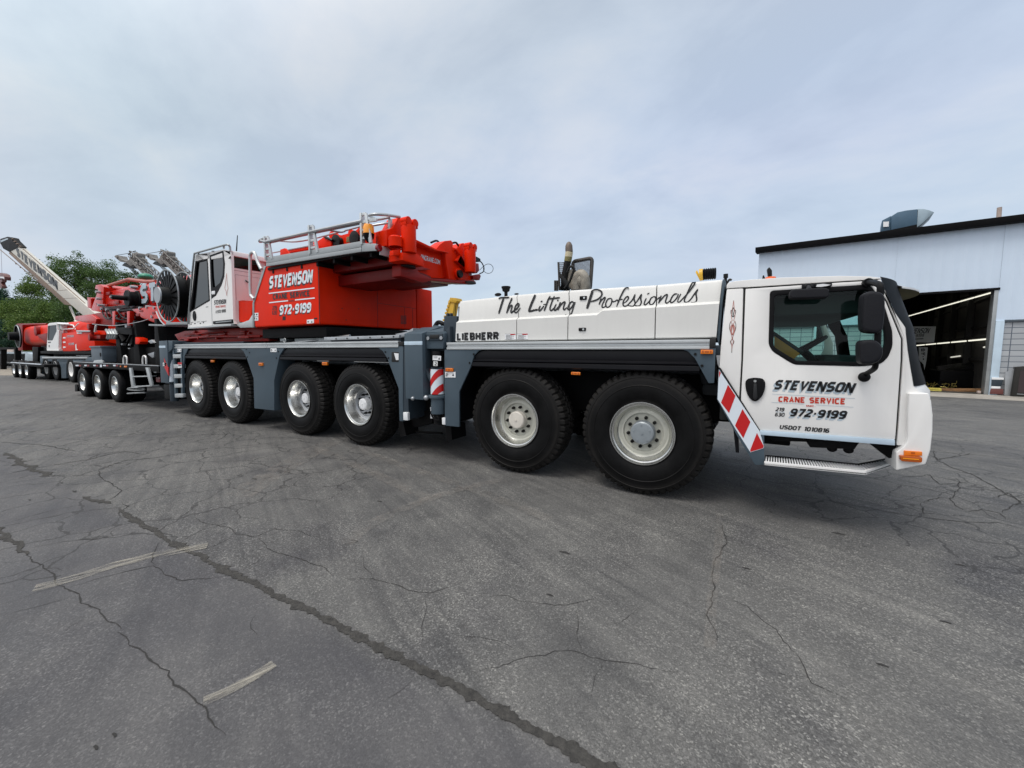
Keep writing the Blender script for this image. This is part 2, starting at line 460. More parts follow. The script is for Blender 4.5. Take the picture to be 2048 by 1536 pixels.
# ---------------------------------------------------------------- lettering: strokes on a 4 x 6 grid
GL = {
 'S': (4, [[(4, 6), (1, 6), (0, 5), (0, 4), (1, 3), (3, 3), (4, 2), (4, 1), (3, 0), (0, 0)]]),
 'T': (4, [[(-.3, 6), (4.3, 6)], [(2, 6), (2, -.5)]]),
 'E': (3.6, [[(3.8, 6), (0, 6), (0, 0), (3.8, 0)], [(0, 3), (3, 3)]]),
 'V': (4.2, [[(0, 6.5), (2.1, 0), (4.2, 6.5)]]),
 'N': (4.2, [[(0, -.5), (0, 6), (.3, 6), (3.9, 0), (4.2, 0), (4.2, 6.5)]]),
 'O': (4, [[(1, 0), (0, 1), (0, 5), (1, 6), (3, 6), (4, 5), (4, 1), (3, 0), (.9, 0)]]),
 'C': (3.8, [[(4, 6), (1, 6), (0, 5), (0, 1), (1, 0), (4, 0)]]),
 'R': (4, [[(0, -.5), (0, 6), (3, 6), (4, 5), (4, 4), (3, 3), (0, 3)], [(1.9, 3), (4.1, -.5)]]),
 'A': (4.4, [[(0, -.5), (2.2, 6), (4.4, -.5)], [(.9, 1.7), (3.5, 1.7)]]),
 'I': (0, [[(0, -.5), (0, 6.5)]]),
 'L': (3.4, [[(0, 6.5), (0, 0), (3.6, 0)]]),
 'B': (4, [[(0, 0), (0, 6), (3, 6), (3.8, 5.2), (3.8, 3.8), (3, 3), (0, 3)], [(3, 3), (4, 2.2), (4, .8), (3, 0), (-.5, 0)]]),
 'H': (4, [[(0, -.5), (0, 6.5)], [(4, -.5), (4, 6.5)], [(0, 3), (4, 3)]]),
 'M': (5, [[(0, -.5), (0, 6), (.3, 6), (2.5, 2), (4.7, 6), (5, 6), (5, -.5)]]),
 'U': (4, [[(0, 6.5), (0, 1), (1, 0), (3, 0), (4, 1), (4, 6.5)]]),
 'D': (4, [[(0, 0), (0, 6), (2.8, 6), (4, 4.8), (4, 1.2), (2.8, 0), (-.5, 0)]]),
 '0': (3.8, [[(1, 0), (0, 1), (0, 5), (1, 6), (2.8, 6), (3.8, 5), (3.8, 1), (2.8, 0), (.9, 0)]]),
 '1': (1.4, [[(-.2, 5.2), (1.2, 6), (1.4, 6), (1.4, -.5)]]),
 '2': (3.8, [[(0, 6), (2.8, 6), (3.8, 5), (3.8, 4), (0, .6), (0, 0), (4.2, 0)]]),
 '3': (3.8, [[(0, 6), (2.9, 6), (3.8, 5.2), (3.8, 3.8), (2.9, 3), (.8, 3)], [(2.9, 3), (3.8, 2.2), (3.8, .8), (2.9, 0), (0, 0)]]),
 '6': (3.8, [[(3.6, 6), (1, 6), (0, 5), (0, 1), (1, 0), (2.8, 0), (3.8, 1), (3.8, 2.2), (2.8, 3.2), (0, 3.2)]]),
 '7': (3.6, [[(-.2, 6), (3.8, 6), (3.8, 5.4), (1.2, -.5)]]),
 '8': (3.8, [[(1, 3), (0, 3.8), (0, 5.2), (1, 6), (2.8, 6), (3.8, 5.2), (3.8, 3.8), (2.8, 3), (1, 3), (0, 2.2), (0, .8), (1, 0), (2.8, 0), (3.8, .8), (3.8, 2.2), (2.8, 3)]]),
 '9': (3.8, [[(3.8, 2.8), (1, 2.8), (0, 3.8), (0, 5), (1, 6), (2.8, 6), (3.8, 5), (3.8, 1), (2.8, 0), (0, 0)]]),
 '-': (1.6, [[(0, 2.8), (1.6, 2.8)]]),
 '.': (.4, [[(.2, -.5), (.2, .6)]]),
 ' ': (1.6, []),
}
def lettering(mb, txt, O, ux, uz, wt=.55, gap=1.0, shear=0.2):
    """txt fitted between O and O+ux, height uz; strokes lie 0.2 mm apart"""
    O, ux, uz = Vector(O), Vector(ux), Vector(uz)
    tot = sum(GL[c][0] + 2 * wt + gap for c in txt) - gap
    sx = 1 / tot; sz = 1 / (6 + 2 * wt); n = ux.cross(uz).normalized()
    x = 0; q = 0
    for c in txt:
        w, st = GL[c]
        for pl in st:
            pts = []
            for a, b in pl:
                b = min(max(b, -wt), 6 + wt)
                X = (x + wt + a) * sx; Z = (b + wt) * sz
                pts.append((X, Z))
            # stroke width measured on the grid, so thick and thin follow the stretch of the letters
            g = [Vector((px_ / sx, pz_ / sz, 0)) for px_, pz_ in pts]
            m = len(g); Lr = []
            for i, p in enumerate(g):
                d0 = (p - g[i - 1]).normalized() if i else (g[1] - p).normalized()
                d1 = (g[i + 1] - p).normalized() if i < m - 1 else d0
                t = (d0 + d1); t = t.normalized() if t.length > 1e-6 else d0
                s_ = Vector((-t.y, t.x, 0)); k = 1 / max(.5, s_.dot(Vector((-d0.y, d0.x, 0))))
                e0 = Vector((0, 0, 0))
                Lr.append((p + s_ * wt * k, p - s_ * wt * k))
            vs = []
            for a, b in Lr:
                r_ = []
                for v in (a, b):
                    X, Z = v.x * sx, v.y * sz
                    r_.append(mb.bm.verts.new(O + ux * X + uz * Z + uz.length * ux.normalized() * shear * Z + n * (.0002 * (q % 3))))
                vs.append(r_)
            mb._tag([mb.bm.faces.new([vs[i][1], vs[i + 1][1], vs[i + 1][0], vs[i][0]]) for i in range(m - 1)])
            q += 1
        x += w + 2 * wt + gap
    return mb
def sideword(mb, txt, l, r, top, y, **k):
    """word on a side plane y from photo pixels: l, r = ends of the base line, top = top-left"""
    a, b, c = W(*l, y), W(*r, y), W(*top, y)
    sh = k.get('shear', .2); h = c.z - a.z
    return lettering(mb, txt, (a.x, y, a.z), (b.x - a.x, 0, b.z - a.z), (0, 0, h), **k)

# ================================================================ MAIN CRANE
crane = empty("mobile_crane", (-5.5, 1.47, 0))
tag(crane, "large six axle mobile crane with white front cab and red engine housing lettered STEVENSON", "crane")
CW = 2.95                                     # overall width
def part(name, mb, mat, bevel=0.0, parent=None, **k):
    return mb.build(name, mat, parent or crane, bevel, **k)

# ---------------------------------------------------------------- wheels
TR = 0.70
def tyre_mesh():
    n = 208
    prof = [(.05, .340), (.012, .348), (-.004, .372), (-.020, .43), (-.024, .49), (-.019, .524), (-.0235, .530), (-.0185, .536), (-.010, .575), (-.002, .612), (-.006, .616), (.004, .640),
            (.016, .664), (.040, .690), (.085, .697), (.140, .699), (.147, .682), (.158, .682), (.165, .700), (.215, .701), (.222, .684), (.233, .684),
            (.240, .700), (.290, .699), (.340, .692), (.372, .668), (.395, .60), (.405, .50), (.395, .40), (.37, .345)]
    def mod(i, h, r):
        k = i % 4
        if .010 < h < .10 and r > .65 and k in (0,):
            return r - .026
        if .16 < h < .22 and r > .69 and k == 2:
            return r - .016
        if .236 < h < .30 and r > .69 and k == 3:
            return r - .016
        if .30 <= h < .38 and k == 1:
            return r - .024
        return r
    mb = MB(); mb.lathe(prof, n=n, mod=mod)
    return mb
def rim_mesh(depth):
    mb = MB()
    mb.lathe([(.05, .345), (-.004, .352), (-.012, .349), (-.012, .340), (.000, .333), (.016, .328), (.020, .316), (.012, .310), (.030, .303), (depth * .8, .292), (depth, .275)], n=56)
    return mb
def disc_mesh(depth):
    mb = MB()
    mb.lathe([(depth, .276), (depth + .006, .258), (depth - .004, .232), (depth - .004, .218), (depth + .022, .212), (depth + .026, .10), (depth + .026, .0005)], n=56)
    for k in range(5):
        a = k * 2 * math.pi / 5 + .5
        mb.cyl((.246 * math.cos(a), depth + .004, .246 * math.sin(a)), (.246 * math.cos(a), depth - .003, .246 * math.sin(a)), .008, n=8)
    return mb
def nuts_mesh(depth):
    mb = disc_mesh(depth); mb.mi = 1
    for k in range(10):
        a = k * 2 * math.pi / 10 + .15
        c = Vector((.165 * math.cos(a), depth + .02, .165 * math.sin(a)))
        mb.cyl(c, c - Vector((0, .032, 0)), .021, .019, n=6)
        mb.cyl(c - Vector((0, .032, 0)), c - Vector((0, .055, 0)), .013, .011, n=8)
    return mb
def cap_mesh(depth, r, out, bolts):
    mb = MB()
    mb.lathe([(depth + .02, r + .006), (depth + .005, r + .006), (depth + .004, r), (depth - out + .01, r), (depth - out, r - .012), (depth - out - .004, r * .6), (depth - out - .005, .0005)], n=40)
    for k in range(bolts):
        a = k * 2 * math.pi / bolts + .4
        c = Vector((r * .72 * math.cos(a), depth - out - .001, r * .72 * math.sin(a)))
        mb.cyl(c, c - Vector((0, .008, 0)), .010, .009, n=8)
    mb.cyl((0, depth - out, 0), (0, depth - out - .012, 0), .014, n=8)
    return mb
AX = [-.8918, -2.4925, -5.4918, -7.1459, -9.5733, -11.2208]
wheel_cfg = [(.085, 'rim_cream', 'hub_grey', .125, .07, 5), (.105, 'rim_cream', 'hub_cream', .112, .065, 0),
             (.165, 'galvanised', 'plate_white', .098, .085, 4), (.19, 'galvanised', 'plate_white', .098, .085, 4),
             (.19, 'galvanised', 'plate_white', .098, .085, 4), (.19, 'galvanised', 'hub_cream', .08, .05, 0)]
tyre0 = None
for i, (x, cfg) in enumerate(zip(AX, wheel_cfg)):
    dpt, dm, cm, cr_, co, nb = cfg
    w = empty("wheel", (x, 0, TR), crane)
    if tyre0 is None:
        ty = tyre_mesh().build("tyre", 'tyre_rubber', None, angle=24); tyre0 = ty
    else:
        ty = bpy.data.objects.new("tyre", tyre0.data); COL.objects.link(ty)
    ty.parent = w; ty.rotation_euler = (0, random.uniform(0, 6.28), 0)
    for nm, mb, mt in (("rim", rim_mesh(dpt), 'polished_alu'), ("wheel_disc", nuts_mesh(dpt), (dm, 'steel_black')), ("hub_cap", cap_mesh(dpt, cr_, co, nb), cm)):
        c = mb.build(nm, mt, None); c.parent = w
        if i > 3: c.rotation_euler = (0, .35 * i, 0)
    far = copy_tree(w, crane)
    far.rotation_euler = (0, 0, math.pi); far.location = Vector((x, CW, TR)) - crane.location

# ---------------------------------------------------------------- chassis, deck, axles
mb = MB()
mb.box(-12.35, 1.0, .75, 2.2, .78, 1.32)
for x in AX:
    mb.cyl((x, .35, TR), (x, CW - .35, TR), .13, n=14)
    mb.box(x - .16, x + .16, .9, 2.05, .48, .95)
mb.box(-4.6, -4.0, .35, 2.6, .5, 1.4)
mb.box(.1, .5, .5, 2.4, .62, .9)
part("chassis", mb, 'frame_black', .02)
mb = MB()
mb.box(-12.3, -3.45, .02, CW - .02, 1.60, 1.70)
mb.box(-3.4, -.16, .02, CW - .02, 1.56, 1.66)
mb.box(-12.2, -9.2, .10, .55, 1.70, 1.80)
mb.box(-6.3, -4.75, .10, .8, 1.70, 1.79)
part("deck", mb, 'slate_dark', .012)

# ---------------------------------------------------------------- aluminium edge strips of the deck
def strip(px0, px1, zt, zb, y):
    a, b = W(px0, 690, y).x, W(px1, 690, y).x
    mb = MB(); h = zt - zb
    for z0, z1, d in ((zb, zb + h * .30, 0), (zb + h * .33, zb + h * .62, .012), (zb + h * .65, zt, 0)):
        mb.prism([(a, y + d, z0), (a, y + d, z1), (a, y + .06, z1), (a, y + .06, z0)], (b - a, 0, 0))
    mb.box(a, b, y + .022, y + .05, zb + .002, zt - .002)
    return mb
part("deck_rail", strip(893, 1419, W(893, 685, -.06).z, W(893, 699, -.06).z, -.06), 'aluminium', .003)
part("deck_rail", strip(343, 533, W(343, 689.0, -.06).z, W(343, 696.9, -.06).z, -.06), 'aluminium', .003)
part("deck_rail", strip(533.6, 796, W(343, 689.0, -.06).z, W(343, 696.9, -.06).z, -.06), 'aluminium', .003)
mb = MB(); mb.side([(1419.4, 677), (1431.5, 676.8), (1430.6, 695.4), (1419.4, 695.4)], -.058, .06)
part("rail_end_cap", mb, 'seal', .004)
mb = MB(); mb.side([(796.4, 683.4), (806, 683.4), (806, 691.6), (796.4, 691.4)], -.058, .06)
part("rail_end_cap", mb, 'seal', .004)

# ---------------------------------------------------------------- wing panels
def panel(px, depth=.03, y=-.05, mat='slate_paint', name="wing_panel", bev=.008, ret=None):
    mb = MB(); mb.side(px, y, depth)
    if ret: ret(mb)
    return part(name, mb, mat, bev)
panel([(888.5, 699), (966, 698.6), (957, 702), (948, 711), (941, 734), (918.2, 783.4), (918.2, 854), (889.6, 851.3)])
panel([(1358, 696.6), (1431.6, 695.8), (1428.4, 766.4), (1416.9, 766.4), (1389.8, 717), (1376, 703)])
panel([(480, 696.8), (569, 694.8), (559, 711), (548.2, 761), (548.2, 821), (508.5, 816.7), (507, 756.7), (494, 718.6), (487, 703)], .34)
panel([(753, 693.4), (805.9, 691.8), (805.9, 842.8), (798.7, 841.7), (797, 777), (774, 716), (765, 702)], .03)
panel([(345, 697.2), (376, 697.0), (369, 712), (364.5, 757), (364.5, 796), (361.8, 796), (361.8, 706), (345, 706)], .03)
mb = MB()
for px, py in ((947.5, 708.5), (939.3, 725.8), (1390.5, 708.3), (1404, 731.5), (499, 705), (492.5, 698.5)):
    c = W(px, py, -.052); mb.cyl(c, c - Vector((0, .006, 0)), .014, n=10)
for px, py in ((553, 716), (557, 703), (777, 716), (771, 704), (494.5, 714)):
    c = W(px, py, -.052); mb.cyl(c, c - Vector((0, .006, 0)), .014, n=10)
part("panel_bolts", mb, 'steel_black')

# ---------------------------------------------------------------- mudguards: flat topped black arches with two rolled lips
def mudguard(pl, pr, ptop, pbot):
    y = -.03
    xl, xr = W(pl, 710, y).x, W(pr, 710, y).x
    zt, zb = W((pl + pr) / 2, ptop, y).z, W((pl + pr) / 2, pbot, y).z
    h = zt - zb
    mb = MB()
    sec = [(y + .02, zt), (y + .004, zt - h * .30), (y + .010, zt - h * .55), (y - .012, zt - h * .60), (y - .012, zt - h * .66), (y + .004, zt - h * .70), (y - .012, zt - h * .76), (y - .014, zb + h * .06), (y, zb), (y + .03, zb), (y + .45, zb + h * .2), (y + .55, zt)]
    xs = [xl - .02 + (xr - xl + .04) * i / 40 for i in range(41)]
    mb.grid([[(x, a, b) for a, b in sec] for x in xs])
    # sloping ends reach down behind the wing panels
    for x0, s_ in ((xl, -1), (xr, 1)):
        mb.prism([(x0, .03, zt), (x0 + s_ * .14, .03, zt - .12), (x0 + s_ * .36, .03, .98), (x0 + s_ * .40, .03, .60), (x0 + s_ * .37, .03, .60), (x0 + s_ * .32, .03, .98), (x0 + s_ * .1, .03, zt - .14), (x0 - s_ * .03, .03, zt - .02)], (0, .45, 0))
    return part("mudguard", mb, 'mudguard', angle=25)
mudguard(946, 1396, 698.5, 739)
mudguard(370, 492, 697, 718)
mudguard(562, 772, 695, 722)

# ---------------------------------------------------------------- side marker lamps and placards
def marker(x0, y0, x1, y1, y=-.055, mat='amber_lens'):
    a, b = W(x0, y0, y), W(x1, y1, y)
    o = empty("marker_lamp", ((a.x + b.x) / 2, y, (a.z + b.z) / 2), crane)
    mb = MB(); mb.box(a.x, b.x, y - .022, y + .01, b.z, a.z); part("lens", mb, mat, .006, o)
    mb = MB(); cx, cz = (a.x + b.x) / 2, (a.z + b.z) / 2; h = (a.z - b.z)
    mb.box(cx - h * .45, cx + h * .45, y - .0235, y - .02, cz - h * .22, cz + h * .22)
    for s_ in (-1, 1):
        mb.box(cx + s_ * (b.x - a.x) * .32 - .008, cx + s_ * (b.x - a.x) * .32 + .008, y - .0235, y - .02, cz - .012, cz + .012)
    part("reflector", mb, 'amber_dark', 0, o)
marker(1143.4, 743.7, 1161.2, 750, -.02); marker(1401.6, 699.5, 1426, 708)
marker(892.7, 736, 907, 743); marker(646, 724, 656, 730.5, -.03); marker(519, 725.5, 527, 731.5); marker(423, 720, 429, 724.5, -.03)
def placard(px, y, marks, red=None, name="warning_label", parent=None):
    """small white label with pictogram marks given as fractions of the label"""
    pts = [W(a, b, y) for a, b in px]
    o = empty(name, pts[0], parent or crane)
    mb = MB(); mb.prism(pts, (0, .004, 0)); part("plate", mb, 'plate_white', 0, o)
    u, v = pts[1] - pts[0], pts[3] - pts[0]
    mb = MB()
    for kind, a, b, w_, h_ in marks:
        c = pts[0] + u * a + v * b + Vector((0, -.001, 0))
        if kind == 'tri':
            mb.face([c + v * h_, c + u * w_ + v * h_, c + u * w_ / 2])
        else:
            mb.face([c + v * h_, c + u * w_ + v * h_, c + u * w_, c])
    part("pictogram", mb, 'letter_black', 0, o)
    if red:
        mb = MB(); a, b, w_, h_ = red; c = pts[0] + u * a + v * b + Vector((0, -.0012, 0))
        mb.face([c + v * h_, c + u * w_ + v * h_, c + u * w_, c]); part("warning_band", mb, 'reflex_red', 0, o)
def rct(x0, y0, x1, y1):
    return [(x0, y0), (x1, y0), (x1, y1), (x0, y1)]
J = [('bar', .08, .3, .04, .5), ('bar', .14, .25, .12, .15), ('bar', .16, .45, .18, .12), ('bar', .14, .62, .1, .2), ('tri', .68, .22, .2, .5)]
placard(rct(890, 743.8, 911, 755), -.056, J)
placard(rct(541, 696.5, 553, 704), -.056, J)
txtm = [('bar', .08, .2 + .13 * k, .75 - .2 * (k % 2), .045) for k in range(6)]
placard(rct(1010, 667.6, 1031.6, 679.3), -.003, txtm + [('bar', .0, 0, 1, .04), ('bar', 0, .96, 1, .04)], (.5, .02, .48, .16))
placard(rct(1034, 667.3, 1055.8, 679), -.003, txtm + [('bar', .0, 0, 1, .04), ('bar', 0, .96, 1, .04)], (.5, .02, .48, .16))

# ---------------------------------------------------------------- engine cover: four white panels with a stepped upper half
YL, YU = 0.0, .055
cv_b = [(910.8, 683.5), (1432.3, 676)]
def covz(px, line):
    for (a, b), (c, d) in zip(line, line[1:]):
        if px <= c:
            return b + (d - b) * (px - a) / (c - a)
    return line[-1][1]
top_l = [(905, 603.5), (919.5, 601.5), (1033.8, 589), (1137.8, 580), (1313.6, 569), (1450, 557.5)]
cr_l = [(905, 645.8), (912, 645.5), (1137.8, 633.2), (1193.5, 630.2), (1205, 621.6), (1450, 606.5)]
def cover_panel(cols):
    mb = MB(); rows = []
    for pb, pc, pt in cols:
        b = W(pb, covz(pb, [(905, 683.8), (1450, 675.6)]), YL); c = W(pc, covz(pc, cr_l), YL)
        t = W(pt, covz(pt, top_l), YU + .02)
        row = [b + Vector((0, .9, 0)), b + Vector((0, .015, -.0)), b + Vector((0, 0, .012)), c, Vector((c.x, YU, c.z + .030)), Vector((t.x, YU + .02, t.z - .035)), Vector((t.x, YU + .035, t.z - .010)), Vector((t.x, YU + .065, t.z)), Vector((t.x, YU + .5, t.z + .01)), Vector((t.x, YU + .9, t.z + .01))]
        rows.append(row)
    mb.grid(rows)
    for r_ in (rows[0], rows[-1]):
        mb.face(r_)
    bmesh.ops.recalc_face_normals(mb.bm, faces=mb.bm.faces[:])
    return mb
for cols in ([(911, 912.5, 919.5), (970, 971, 975), (1032.5, 1032.5, 1033.2)], [(1034, 1034, 1034.6), (1080, 1080, 1080), (1134.4, 1135, 1137)],
             [(1136.2, 1137, 1139), (1170, 1170, 1170), (1193.5, 1193.5, 1194), (1205, 1205, 1205), (1250, 1250, 1250), (1308.6, 1310, 1312.4)],
             [(1310.8, 1312.2, 1314.8), (1370, 1372, 1374), (1432.3, 1438.5, 1444)]):
    part("engine_cover_panel", cover_panel(cols), 'cover_white', angle=28)
mb = MB()
a, b = W(914, 680, .05), W(1434, 677, .05)
mb.box(a.x, b.x, .09, .9, 1.70, 2.22)
part("engine_cover_frame", mb, 'seal')
mb = MB(); mb.side([(1433.5, 676), (1440, 603), (1446, 557.5), (1451, 560), (1445, 606), (1438, 692)], .03, .5)
part("engine_cover_end", mb, 'slate_paint', .008)
mb = MB(); mb.side([(888, 632), (914, 632), (911, 683.5), (886, 684)], .05, .55)
for q in (892.5, 899):
    mb.side([(q, 626), (q + 3, 626), (q + 3, 633), (q, 633)], .07, .05)
part("engine_bulkhead", mb, 'slate_dark', .01)
for y, bx in ((YU + .012, (1159, 592.3, 1173, 599)), (YL, (1157, 655.6, 1171.5, 661.8))):
    a, b = W(bx[0], bx[1], y - .01), W(bx[2], bx[3], y - .01)
    h_ = empty("cover_latch", a, crane)
    mb = MB(); mb.box(a.x, b.x, y - .012, y + .02, b.z, a.z); part("latch_plate", mb, 'black_plastic', .008, h_)
    mb = MB(); c = Vector((b.x - .028, y - .011, (a.z + b.z) / 2)); mb.cyl(c, c - Vector((0, .006, 0)), .012, n=12); part("lock", mb, 'polished_alu', 0, h_)

# maker's name, heavy black letters on a white plate
mb = MB(); a, b = W(911.5, 682.6, -.006), W(998.8, 663.6, -.006)
mb.box(a.x, b.x, -.005, -.001, a.z + .004, b.z); part("name_plate", mb, 'sign_white')
mb = MB(); sideword(mb, "LIEBHERR", (913.6, 681.2), (997.6, 680), (913.6, 665.6), -.008, wt=1.18, gap=.6, shear=0)
part("name_letters", mb, 'letter_black', smooth=False)

# slogan in brush script, traced stroke by stroke
def C6(x, y): return (960 + x / 8.533, 560 + y / 8.533)
def C7(x, y): return (1160 + x / 6.827, 540 + y / 6.827)
S6 = [([(318, 322), (345, 303), (400, 300), (450, 300), (500, 293)], 10), ([(402, 308), (375, 390), (350, 470), (319, 574)], 14),
 ([(547, 303), (520, 365), (490, 440), (452, 568)], 11), ([(458, 560), (490, 490), (520, 442), (540, 432), (548, 450), (535, 500), (525, 540), (540, 556), (570, 530), (620, 495), (655, 450), (665, 415), (645, 403), (615, 430), (590, 490), (590, 540), (612, 557), (645, 535), (690, 472)], 10),
 ([(943, 250), (915, 320), (880, 400), (852, 475), (832, 535)], 16), ([(826, 538), (880, 528), (930, 515), (987, 506)], 12),
 ([(1030, 440), (1010, 480), (1003, 512), (1017, 526), (1052, 492), (1090, 440)], 10), ([(1035, 373), (1064, 356)], 13),
 ([(1262, 276), (1200, 272), (1165, 330), (1140, 400), (1115, 470), (1093, 528)][1:], 11), ([(1080, 418), (1130, 410)], 9), ([(1268, 272), (1235, 350), (1210, 420), (1194, 480), (1202, 516), (1227, 515), (1268, 468)], 10), ([(1172, 322), (1240, 315), (1300, 308), (1362, 300)], 10),
 ([(1300, 408), (1272, 470), (1266, 508), (1288, 515), (1322, 478), (1345, 448)], 10), ([(1316, 354), (1340, 338)], 13),
 ([(1375, 378), (1355, 430), (1328, 515)], 11), ([(1335, 500), (1375, 430), (1415, 386), (1442, 374), (1450, 388), (1435, 430), (1422, 482), (1440, 505), (1482, 468)], 10),
 ([(1602, 388), (1572, 370), (1540, 390), (1510, 440), (1498, 488), (1514, 506), (1550, 482), (1590, 420), (1618, 378)], 10), ([(1626, 374), (1600, 440), (1580, 510), (1560, 568), (1530, 600), (1490, 606), (1448, 594)], 9)]
S7 = [([(172, 285), (150, 350), (125, 430), (95, 528)], 15), ([(150, 292), (190, 270), (240, 267), (285, 288), (299, 320), (285, 362), (240, 400), (190, 420), (135, 432)], 9),
 ([(288, 388), (275, 428), (260, 472)], 8), ([(265, 455), (300, 405), (336, 374), (342, 388), (325, 430), (302, 480), (306, 508), (335, 506), (362, 478)], 8),
 ([(420, 385), (385, 395), (360, 430), (350, 480), (370, 510), (405, 496), (430, 450), (434, 405), (418, 384)], 8), ([(428, 428), (470, 430), (512, 402)], 7),
 ([(668, 252), (650, 238), (620, 250), (590, 290), (560, 350), (530, 420), (500, 502)], 9), ([(505, 422), (545, 405), (582, 399)], 7),
 ([(585, 460), (630, 430), (660, 390), (655, 364), (630, 370), (600, 410), (586, 455), (596, 490), (630, 492), (670, 460), (720, 400), (748, 343), (738, 395), (752, 450), (730, 492), (690, 492), (655, 484)], 8),
 ([(748, 468), (790, 410), (836, 338), (828, 390), (837, 440), (815, 487), (775, 492), (742, 476)], 8),
 ([(905, 383), (885, 430), (877, 465), (895, 476), (930, 445), (960, 410)], 8), ([(916, 330), (948, 314)], 9),
 ([(1000, 365), (970, 385), (950, 430), (955, 465), (985, 472), (1015, 440), (1035, 400), (1025, 366), (998, 364)], 8), ([(1030, 402), (1060, 395), (1088, 368)], 7),
 ([(1110, 348), (1090, 400), (1073, 458)], 8), ([(1080, 445), (1120, 390), (1155, 350), (1186, 334), (1190, 352), (1175, 400), (1168, 438), (1190, 452), (1228, 418)], 8),
 ([(1330, 325), (1290, 330), (1255, 370), (1235, 420), (1246, 446), (1280, 430), (1322, 380), (1346, 326)], 8), ([(1378, 322), (1345, 390), (1335, 430), (1355, 441), (1397, 398), (1460, 330), (1530, 240), (1571, 170), (1555, 157), (1530, 180), (1490, 260), (1450, 350), (1425, 412), (1440, 442), (1480, 432), (1520, 390), (1560, 330), (1602, 273), (1584, 322), (1593, 390), (1586, 430), (1550, 446), (1514, 440)], 8)]
q = 0
for S, C_, sc in ((S6[:4], C6, 8.533), (S6[4:], C6, 8.533), (S7, C7, 6.827)):
    mb = MB()
    for pts, hw in S:
        def PP(c):
            c = (c[0], max(c[1], covz(c[0], top_l) + 3.0))
            p = W(*c, YU); return W(*c, YU + .02 * (p.z - 2.0) / .30 - .006)
        pp = spline([PP(C_(*p)) for p in pts], 5) if len(pts) > 2 else [PP(C_(*p)) for p in pts]
        d = (pp[0] - _o).dot(_f) / FPX / sc
        m = len(pp)
        ws = [hw * d * (1.38 if sc > 8 else 1.22) * (0.62 + .38 * min(1, min(i, m - 1 - i) / (m * .12 + .01))) for i in range(m)]
        mb.ribbon(pp, ws, (0, -1, .0), lift=.0002 * (q % 5)); q += 1
    part("slogan_word", mb, 'letter_black', smooth=False)

# ---------------------------------------------------------------- things on top of and behind the engine cover
mb = MB(); c = W(1012, 588, .5)
mb.lathe([(-.05, .024), (.035, .024), (.04, .034), (.05, .05), (.085, .056), (.09, .064), (.112, .066), (.116, .058), (.116, .0005)], (c.x, .5, c.z - .01), (0, 0, 1), 20)
d2 = W(996, 590, .5); mb.ball((d2.x, .5, d2.z + .005), .05, (1.1, .6, .5)); d2 = W(1033, 588, .4); mb.ball((d2.x, .4, d2.z), .035, (1, .6, .35))
part("breather_cap", mb, 'black_plastic')
YE = 1.8
ex = empty("exhaust_stack", W(1150, 580, YE), crane)
def E5(x, y): return (880 + x / 3.413, 460 + y / 3.413)
mb = MB()
p0, p1 = W(*E5(868, 330), YE), W(*E5(872, 215), YE); r_ = (W(*E5(905, 150), YE).x - W(*E5(858, 150), YE).x) / 2
p2, p3 = W(*E5(880, 190), YE), W(*E5(882, 150), YE)
mb.tube([p1, W(*E5(877, 185), YE)], r_, 16); part("olive_wrap", mb, 'olive_wrap', 0, ex)
mb = MB(); mb.tube([W(*E5(877, 185), YE), p3], r_ * 1.02, 16); part("pale_wrap", mb, 'cream_wrap', 0, ex)
mb = MB()
q0 = p3; q1 = W(*E5(880, 128), YE); tip = W(*E5(880, 80), YE)
rings = [(q0, r_), (q1, r_), (q1 + (tip - q1) * .45, r_ * .95), (q1 + (tip - q1) * .85, r_ * .6), (tip, r_ * .18)]
mb.tube([a for a, b in rings], [b for a, b in rings], 16); part("outlet", mb, 'scorched', 0, ex)
mb = MB(); mb.tube(spline([p1, W(*E5(862, 260), YE), W(*E5(850, 330), YE), W(*E5(850, 410), YE)], 5), r_ * .95, 14)
mb.tube(spline([W(*E5(868, 290), YE - .2), W(*E5(890, 250), YE - .2), W(*E5(915, 260), YE - .2), W(*E5(905, 300), YE - .2), W(*E5(880, 360), YE - .2), W(*E5(850, 400), YE - .2)], 5), .02, 8)
for k in range(5):
    a, b = 815 + k * 12, 290 + k * 14
    mb.tube(spline([W(*E5(a, b), YE - .1), W(*E5(a + 18, b + 60), YE - .15), W(*E5(a + 10, 410), YE - .1)], 4), .018, 6)
part("exhaust_pipework", mb, 'steel_black', 0, ex)
mb = MB(); a = W(*E5(890, 275), YE + .1); b = W(*E5(885, 400), YE + .1); mb.cyl(b, a, .10, .09, 18)
mb.tube(spline([W(*E5(930, 410), YE), W(*E5(932, 345), YE), W(*E5(958, 305), YE), W(*E5(985, 330), YE), W(*E5(992, 410), YE)], 6), [.085] * 25, 14); mb.ball(W(*E5(960, 345), YE), .11, (.8, .8, 1.2))
part("silencer", mb, 'muffler', 0, ex)
mb = MB()
gx = [W(*E5(x, 200), YE + .12) for x in (905, 1042)]
A_, B_, C_, D_ = W(*E5(905, 215), YE + .12), W(*E5(1040, 190), YE + .12), W(*E5(1025, 408), YE + .12), W(*E5(915, 408), YE + .12)
mb.tube(rounded([A_, B_, C_, D_], .06), (.030), 8, closed=True)
nx, nz = 20, 26
for i in range(1, nx):
    t = i / nx; mb.tube([A_.lerp(B_, t), D_.lerp(C_, t)], .004, 4)
for i in range(1, nz):
    t = i / nz; mb.tube([A_.lerp(D_, t), B_.lerp(C_, t)], .004, 4)
A2, B2, C2, D2 = W(*E5(808, 220), YE), W(*E5(850, 222), YE), W(*E5(850, 410), YE), W(*E5(816, 410), YE)
